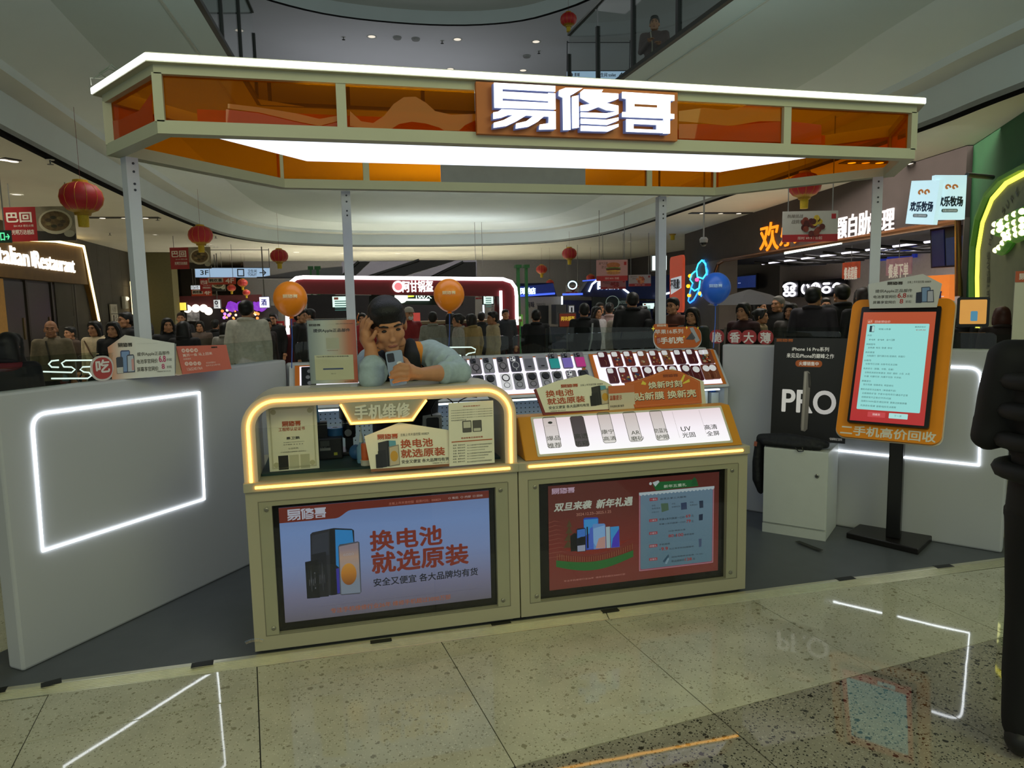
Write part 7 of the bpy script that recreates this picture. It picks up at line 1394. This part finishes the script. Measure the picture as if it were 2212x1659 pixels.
led(FBS,[(1271,630),(1278,614),(1288,606)],.03,glow('dff0ff',2.5),bs_,.05); led(FBS,[(1345,624),(1356,632),(1363,645),(1366,655)],.03,glow('dff0ff',2.5),bs_,.05); led(FBS,[(1214,640),(1214,660)],.03,glow('dff0ff',2.5),bs_,.0); led(FBS,[(1044,648),(1045,690)],.025,glow('dff0ff',2),bs_,.0); led(FBS,[(1416,640),(1446,632)],.03,glow('dff0ff',2.5),bs_,.1)
led(FBS,[(1215,636),(1258,635)],.03,glow('4a6af0',1.4),bs_,.02); led(FBS,[(1112,640),(1198,634)],.03,glow('4a6af0',1.2),bs_,.02); led(FBS,[(1258,607),(1290,604)],.02,glow('4a6af0',1),bs_,.02)
p=FBS.l(1236,616); MB().tube([V((p[0]+.14*math.cos(k*PI/8),p[1]+.12*math.sin(k*PI/8),.03)) for k in range(16)],.02,6,closed=True).build('round_neon',glow('bfe8ff',2),bs_,FBS.M if False else None)
q4(FBS,[(1118,642),(1215,640),(1215,706),(1118,706)],mat('8c8478',.6,emit=.12,noise=.05),'pale_shop_wall',bs_,-.28,-.2); x0,y0,x1,y1=FBS.box(1142,652,1158,664); txt(bs_,'有味',(x0,y0,x1,y1),mat('2c2c38',.5,noise=0),z=-.19,bold=.03); x0,y0,x1,y1=FBS.box(1162,655,1182,660); txt(bs_,'YOUWEI NOODLE',(x0,y0,x1,y1),DK,z=-.19)
q4(FBS,[(1165,660),(1188,660),(1188,700),(1165,700)],mat('23262a',.5),'dark_opening',bs_,-.2,-.15); q4(FBS,[(1195,658),(1217,658),(1217,700),(1195,700)],mat('5a5a60',.4),'fridge',bs_,-.2,.3)
q4(FBS,[(1280,640),(1360,636),(1362,700),(1280,700)],mat('23302a',.4,noise=.15),'glass_front',bs_,-.1,-.02); p=FBS.l(1323,653); MB().tube([V((p[0]+.22*math.cos(k*PI/10),p[1]+.2*math.sin(k*PI/10),.0)) for k in range(20)],.012,6,closed=True).build('round_logo',mat('8a9a90',.5,emit=.3),bs_); x0,y0,x1,y1=FBS.box(1335,650,1362,656); txt(bs_,'PINTOUXIN',(x0,y0,x1,y1),mat('8a9a90',.5,emit=.3,noise=0),z=.0)
screenb(1386,1413,654,668,'dark screen with small white print at the blue stall',.05,FBS)
lightbox(1209,1244,678,705,12.3,'menu_standee','red and yellow menu board standing before the blue stalls','7a2a18',.25,[('两块锅盔',.08,.45,.92,.8,mat('e8c040',.5,noise=0,emit=.4))],True)
lightbox(1230,1240,661,677,14,'number_post','small white number post on the stall counter','b8b8c0',.4,[('1',.35,.2,.65,.8,DK)],True)
# dark parasol before the barbecue front
c=at(1618,640,10.6); t=thing('parasol','dark parasol standing before the barbecue front','parasol',(c.x,c.y,0)); MB().lathe([(.62,c.z-.12),(.3,c.z+.02),(.02,c.z+.1)],8,capb=False).build('canopy_cloth',mat('101014',.7),t); MB().tube([(0,0,.05),(0,0,c.z+.1)],.02,8).build('pole',mat('1a1a1c',.4,.5),t); MB().lathe([(.22,0),(.22,.05),(.04,.06)],16).build('foot',mat('1a1a1c',.5),t)
# ================================================================ barbecue restaurant and green shop on the other side
wa,wb_=V((9.0,5.1,0)),V((10.75,15.0,0)); rb_=(wa-wb_).normalized(); FRW=Fr(wb_,rb_,(0,0,1)); LW=(wa-wb_).length
wr=struct(MB().box(-2.5,0,-3.5,LW+.4,3.7,-3.3).build('wall_right',mat('2b2826',.8,noise=.1,scale=2),None,FRW.M))
struct(MB().box(14.6,3,0,14.9,33,4.2).build('wall_east',mat('4a4648',.8,noise=.05)))
br_=thing('barbecue_front','grey barbecue restaurant front with orange and white lit characters','storefront',FRW.M)
zz=2.62; x0h=FRW.l(1556,566)[0]; x1h=FRW.l(2078,478)[0]
MB().box(-2.5,zz,-.5,LW+.05,3.6,0).build('fascia',mat('443c3a',.75,noise=.08,scale=3),br_); MB().box(-2.5,0,-.5,x0h-.05,zz,0).build('side_wall',mat('6a625e',.75,noise=.08,scale=3),br_); MB().box(x1h+.05,0,-.5,LW+.05,zz,0).build('side_wall',mat('6a625e',.75,noise=.08,scale=3),br_)
led(FRW,[(1546,640),(1546,590),(1553,570),(1566,562),(2072,478),(2074,640)],.05,mat('b07a58',.2,.9,noise=0),br_,.02,'copper_trim')
MB().box(-2.5,0,-3.2,LW,zz,-3.1).build('inner_wall',mat('b8aeb0',.7,noise=.05),br_); MB().box(-2.4,2.62,-3.2,LW,2.7,-.5).build('inner_ceiling',mat('17161a',.7),br_)
for z in (-1.0,-1.7,-2.4): MB().tube([V((x0h+.4,2.46,z)),V((x1h-.3,2.46,z))],.02,6).build('light_track',glow('f0ecff',1.5) if z!=-1.7 else mat('0c0c0e',.5),br_)
for k in range(9): MB().tube([V((x0h+.6+k*.9,2.5,-.7)),V((x0h+1.1+k*.9,2.38,-1.4)),V((x0h+.7+k*.9,2.42,-2.6))],.03,6).build('duct',mat('0d0d10',.6),br_)
ORN=glow('ff8a14',1.5); WHN=glow('fff4ee',1.25)
for s_,b_,m in (('欢',(1645,486,1684,538),ORN),('乐',(1688,490,1722,528),ORN),('牧',(1716,496,1738,520),ORN),('场',(1724,498,1748,518),ORN),('题自助',(1812,470,1880,512),WHN),('料理',(1884,458,1934,498),WHN)): 
    a=FRW.l(b_[0],b_[1]); b=FRW.l(b_[2],b_[3]); txt(br_,s_,(a[0],b[1],b[0],a[1]),m,z=.02,bold=.012,th=.02)
for i in range(24): p=FRW.l(1700+i*5.2,546-i*.95); MB().box(p[0]-.03,p[1]-.03,.02,p[0]+.03,p[1]+.015,.05).build('small_lit_letter',glow('e8fff4',1.6),br_)
# inside: lit boards
FIN=Fr(FRW.o-FRW.n*3.0,FRW.r,FRW.u)
def neonboard(u0,u1,v0,v1,label,fn):
    x0,y0,x1,y1=FIN.box(u0,v0,u1,v1); t=thing('neon_board',label,'neon sign',FIN.M); MB().prism(rrect(x0,y0,x1,y1,.1),0,.08).build('black_board',mat('0a0a0e',.3,noise=0),t); fn(t,x0,y0,x1,y1)
NW=glow('f4f0ff',2.6)
def ring(t,cx,cy,rx,ry,r=.03,a0=0,a1=2*PI): n=18; MB().tube([V((cx+rx*math.cos(a0+(a1-a0)*k/n),cy+ry*math.sin(a0+(a1-a0)*k/n),.1)) for k in range(n+1)],r,6).build('glowing_tube',NW,t)
def nb1(t,x0,y0,x1,y1):
    w,h=x1-x0,y1-y0; cx=(x0+x1)/2; ring(t,cx-.2*w,y0+.55*h,.1*w,.12*h); ring(t,cx+.2*w,y0+.55*h,.1*w,.12*h); ring(t,cx,y0+.6*h,.4*w,.26*h,.03,.2,PI-.2); ring(t,cx-.18*w,y0+.22*h,.18*w,.12*h); ring(t,cx+.18*w,y0+.22*h,.18*w,.12*h)
def nb2(t,x0,y0,x1,y1):
    w,h=x1-x0,y1-y0; cy=(y0+y1)/2; ring(t,x0+.14*w,cy,.08*w,.28*h,.03,-4.2,1.0); ring(t,x0+.38*w,cy,.09*w,.3*h)
    for a in range(3): MB().tube([V((x0+.38*w+.07*w*math.cos(a*PI/3),cy+.22*h*math.sin(a*PI/3),.1)),V((x0+.38*w-.07*w*math.cos(a*PI/3),cy-.22*h*math.sin(a*PI/3),.1))],.02,6).build('glowing_tube',NW,t)
    ring(t,x0+.62*w,cy-.1*h,.08*w,.16*h); MB().tube([V((x0+.56*w,y1-.25*h,.1)),V((x0+.68*w,y1-.25*h,.1))],.03,6).build('glowing_tube',NW,t); ring(t,x0+.84*w,cy,.07*w,.22*h,.03,0,PI)
neonboard(1696,1729,608,642,'square black board with white neon face mark inside the restaurant',nb1); neonboard(1735,1832,607,640,'long black board with white neon food icons inside the restaurant',nb2)
t=thing('wall_screen','blue wall screen showing a number inside the restaurant','screen',FIN.M); x0,y0,x1,y1=FIN.box(1592,595,1640,624); MB().box(x0,y0,.02,x1,y1,.1).build('casing',BLK,t); MB().box(x0+.06,y0+.06,.1,x1-.06,y1-.06,.104).build('display',mat('14265a',.3,emit=.8,noise=.3,scale=2),t); txt(t,'10',(x0+.2,y0+.25,x0+.62,y1-.3),glow('d8e4ff',1),z=.106)
FBN=Fr(FRW.o-FRW.n*.9,FRW.r,FRW.u)
for u0,u1,v0,v1,hc,lb,s_ in ((1822,1858,568,600,'c8502c','small orange poster hanging in the restaurant mouth','餐桌超值'),(1917,1970,560,592,'b88a94','pink food poster hanging in the restaurant mouth','餐桌下单')):
    x0,y0,x1,y1=FBN.box(u0,v0,u1,v1); t=thing('hanging_poster',lb,'poster',FBN.M); MB().box(x0,y0,0,x1,y1,.02).build('sheet',mat(hc,.5,noise=.2,scale=5,emit=.12),t); txt(t,s_,(x0+.08,y1-.35,x1-.08,y1-.1),mat('f0e4d8',.5,noise=0,emit=.2),z=.022,bold=.03); MB().tube([V(((x0+x1)/2,y1,.01)),V(((x0+x1)/2,2.58,.01))],.008,5).build('hanging_cord',mat('8a8a88',.5),t)
t=thing('dark_screen','large dark blue hanging screen at the restaurant corner','screen',FRW.M); P=FRW.P([(1982,496),(2064,484),(2066,575),(1984,580)]); MB().prism(P,-.3,-.2).build('casing',mat('0a0d18',.3,noise=0),t); MB().prism(FRW.P([(2016,515),(2060,508),(2061,570),(2018,574)]),-.2,-.19).build('display',mat('16264a',.3,emit=.5,noise=.1),t); MB().prism(FRW.P([(1986,500),(2012,496),(2014,574),(1988,577)]),-.2,-.19).build('display',mat('0c1238',.3,emit=.6,noise=.1),t)
t=thing('navy_fascia','navy lit name board inside the restaurant behind the post','sign',FIN.M); x0,y0,x1,y1=FIN.box(1900,532,1982,556); MB().box(x0,y0,.0,x1,y1,.06).build('board',mat('1a2a8a',.5,emit=.5,noise=.05),t); txt(t,'欢乐牧场',(x0+.1,y0+.1,x0+.6*(x1-x0),y1-.1),glow('e8ecff',1.4),z=.065,bold=.03)
t=thing('orange_light_box','orange lit board with white field behind the screen stand','sign',FBN.M); x0,y0,x1,y1=FBN.box(2012,596,2062,650); MB().box(x0,y0,0,x1,y1,.1).build('panel',mat('d8742a',.4,emit=.9,noise=.05),t); MB().box(x0+.08,y0+.08,.1,x1-.12,y1-.35,.11).build('white_field',mat('dfe8f0',.4,emit=.9,noise=0),t); txt(t,'不限量',(x0+.12,y0+.16,x1-.16,y1-.45),mat('2a3a8a',.5,noise=0),z=.115,bold=.04)
# lit cube sign
c=at(2024,432,8.9); cu=thing('cube_sign','pale blue lit double-faced cube sign with orange swirl marks','sign')
pA,pB,pC=at(1958,432,9.3),at(2018,432,8.85),at(2086,432,8.9)
for a,b,v0,v1 in ((pA,pB,(394,478),(386,466)),(pB,pC,(386,466),(388,466))):
    zt=max(at(1960,392,9.3).z,at(2018,386,8.85).z); zb=at(2018,474,8.85).z; F=Fr((a.x,a.y,zb),b-a,(0,0,1)); Lc=(b-a).length; H=zt-zb
    o=MB().box(0,0,-.06,Lc,H,0).build('lit_face',mat('bfe2ee',.4,emit=.85,noise=.02),cu,F.M)
    x=Lc/2
    for s in (-1,1): MB().tube([V((x+s*.11*Lc+ (.1-.012*k)*Lc*math.cos(k*.7*s),H*.72+(.1-.012*k)*Lc*math.sin(k*.7),.004)) for k in range(8)],.012,6).build('swirl_mark',mat('d0843a',.5,emit=.5,noise=0),cu,F.M)
    txt(cu,'欢乐牧场',(.1*Lc,H*.3,.9*Lc,H*.52),mat('24406a',.5,noise=0),z=.003,bold=.05,M=F.M); MB().prism(rrect(.24*Lc,H*.16,.76*Lc,H*.24,.02),.0,.004).build('grey_pill',mat('8aa0b0',.5,noise=0),cu,F.M); txt(cu,'无烟火锅烤肉自助',(.28*Lc,H*.175,.72*Lc,H*.225),mat('e0ecf2',.5,noise=0,emit=.4),z=.006,M=F.M)
MB().tube([pC+V((0,0,.3)),pC+V((.5,.1,.3))],.03,8).build('bracket',mat('4a4a4c',.5),cu)
# neon figure and orange banner
t=thing('neon_artwork','blue neon wall artwork with yellow dots beside the restaurant mouth','neon sign',FRW.M); NB=glow('2a7cff',3); NC=glow('38c8ff',2.6)
for P,m in (([(1520,562),(1528,570),(1530,590),(1522,602),(1510,598),(1508,582),(1512,570),(1520,562)],NC),([(1505,586),(1498,592),(1494,604),(1500,612),(1496,622),(1504,628),(1514,622),(1516,606)],NC),([(1500,612),(1494,630),(1490,650),(1494,654)],NB),([(1516,606),(1512,630),(1502,648),(1494,654)],NB),([(1524,562),(1532,585),(1530,605),(1518,640)],NB)): led(FRW,P,.022,m,t,.05,'glowing_tube')
for u,v,m in ((1494,596,glow('ffb020',2)),(1490,618,glow('ffb020',2)),(1492,638,glow('ffb020',2)),(1509,604,glow('ff4a8a',2)),(1516,634,glow('ffc840',2))): p=FRW.l(u,v); MB().ball((p[0],p[1],.05),.06,10,8).build('neon_dot',m,t)
F=Fr(at(1461,600,15),FRW.r,(0,0,1)); t=thing('wall_poster','orange poster with white field by the slim booth post','poster',F.M); x0,y0,x1,y1=F.box(1447,556,1474,675); MB().prism(rrect(x0,y0,x1,y1,.1),-.05,0).build('sheet',mat('c4482c',.5,emit=.25,noise=.04),t); MB().prism(F.P([(1450,602),(1472,596),(1472,622),(1450,636)]),.0,.01).build('white_field',mat('d4dce8',.5,emit=.4,noise=0),t); txt(t,'不限量!',(x0+.14*(x1-x0),y0+.42*(y1-y0),x1-.14*(x1-x0),y0+.58*(y1-y0)),mat('20242c',.5,noise=0),z=.02,bold=.05)
lightbox(1411,1440,553,583,14,'cube_sign','small white lit sign behind the slim booth post','dcecec',1.2,[('烤',.3,.3,.7,.7,DK)])
p=at(1520,524,13.5); t=thing('security_camera','small dome security camera under the ceiling beside the restaurant','camera',p); MB().lathe([(.07,.0),(.08,.06),(.05,.1)],14).build('housing',mat('8a8a8c',.4),t,ang=40); MB().ball((0,0,-.01),.065,14,10).build('dome',mat('0c0c0e',.15,noise=0),t,smooth=True); MB().tube([(0,0,.1),(0,0,ceil_z(p)-p.z+.02)],.015,6).build('stalk',mat('8a8a8c',.4),t)
# green arch shop
ga,gb=V((9.0,5.1,0)),V((7.2,2.2,0)); FG=Fr(ga,gb-ga,(0,0,1)); gs=thing('green_shop','green shop front with yellow neon arch and bulb lettering','storefront',FG.M)
MB().box(-.05,0,-.4,4.5,3.6,-.1).build('green_wall',mat('1f5a34',.7,noise=.05,scale=4),gs)
arc=[(2108,790),(2106,600),(2108,540),(2118,480),(2138,430),(2168,396),(2212,372),(2260,362)]
P=FG.P(arc); MB().prism(P+[(4.4,P[-1][1]),(4.4,0),(P[0][0],0)],-.1,-.04).build('olive_panel',mat('767a62',.7,noise=.04),gs); MB().tube([V((*q,-.03)) for q in P],.03,8).build('neon_arch',glow('e8e04a',2.4),gs); P2=FG.P([(u-16,v-8) for u,v in arc]); 
MB().tube([V((*q,-.06)) for q in P2],.05,6).build('green_trim',mat('4a7a2a',.5,emit=.15),gs)
for i,chr_ in enumerate('ARTISANS MAKE SURE'):
    if chr_==' ': continue
    f=i/17; v=645-f*230; u=2128+ (0 if v>560 else ((560-v)/145.)**2*62); p=FG.l(u,v); ang_=PI/2-(0 if v>560 else (560-v)/145.*.75); Mx=Matrix.Translation((p[0],p[1],-.035))@Matrix.Rotation(ang_,4,'Z'); txt(gs,chr_,(-.035,-.05,.035,.05),mat('25301f',.5,noise=0),z=.002,M=Mx,bold=.03,name='letter')
for pts in ([(2162,484),(2172,484)],[(2160,500),(2172,496)],[(2178,478),(2190,470),(2206,462),(2222,456)],[(2180,492),(2182,506)],[(2192,486),(2206,480),(2222,474)],[(2194,500),(2208,494),(2222,488)],[(2196,512),(2210,506),(2222,502)],[(2186,514),(2180,524),(2172,534),(2164,540)]):
    Q=FG.P(pts); MB().tube([V((*q,.0)) for q in Q],.07,8).build('letter_box',mat('3a7a20',.5,emit=.25,noise=0),gs)
    for q in Q: MB().ball((*q,.06),.035,8,6).build('bulb',glow('f4f4a0',3),gs)
MB().box(1.6,0,-.04,4.4,1.2,.0).build('shop_counter',mat('3a3c30',.6),gs)
t=thing('order_tablet','orange-lit order tablet on a tilted stand near the green shop','screen'); c=at(2102,672,7.2); F=Fr(c,(.75,-.66,0),(-.1,.1,1)); t.matrix_world=F.M; MB().prism(rrect(-.14,-.16,.14,.14,.02),-.03,0).build('casing',BLK,t); MB().prism(rrect(-.115,-.13,.115,.115,.01),0,.004).build('display',mat('d89a4a',.3,emit=.7,noise=.1,scale=8),t); MB().prism(rrect(-.02,-.1,.04,0,.01),.004,.006).build('icon',mat('5aa0c0',.3,emit=.6,noise=0),t); MB().tube([V((0,-.16,-.02)),V((0,-c.z+.0,-.02))],.02,8).build('stand',mat('1a1a1c',.4),t)
# small sign board cut by the picture edge
F=Fr(at(2194,700,4.6),(.72,-.69,0),(0,0,1)); t=thing('display_panel','cream panel with orange header cut off by the picture edge','panel',F.M); x0,y0,x1,y1=F.box(2194,586,2260,800); MB().box(x0,HP-F.o.z,-.03,x1,y1,0).build('panel',mat('d2cfb8',.5,noise=.02),t); MB().box(x0,y1-.07,0,x1,y1,.004).build('orange_header',mat('c25a30',.5,noise=0),t); logo(t,(x0+.02,y1-.055,x0+.14,y1-.015),mat('f0e0d0',.5,noise=0),z=.005)
write_all()
bpy.context.view_layer.update()
print('built in %.1f s, %d objects'%(time.time()-T0,len(bpy.data.objects)))
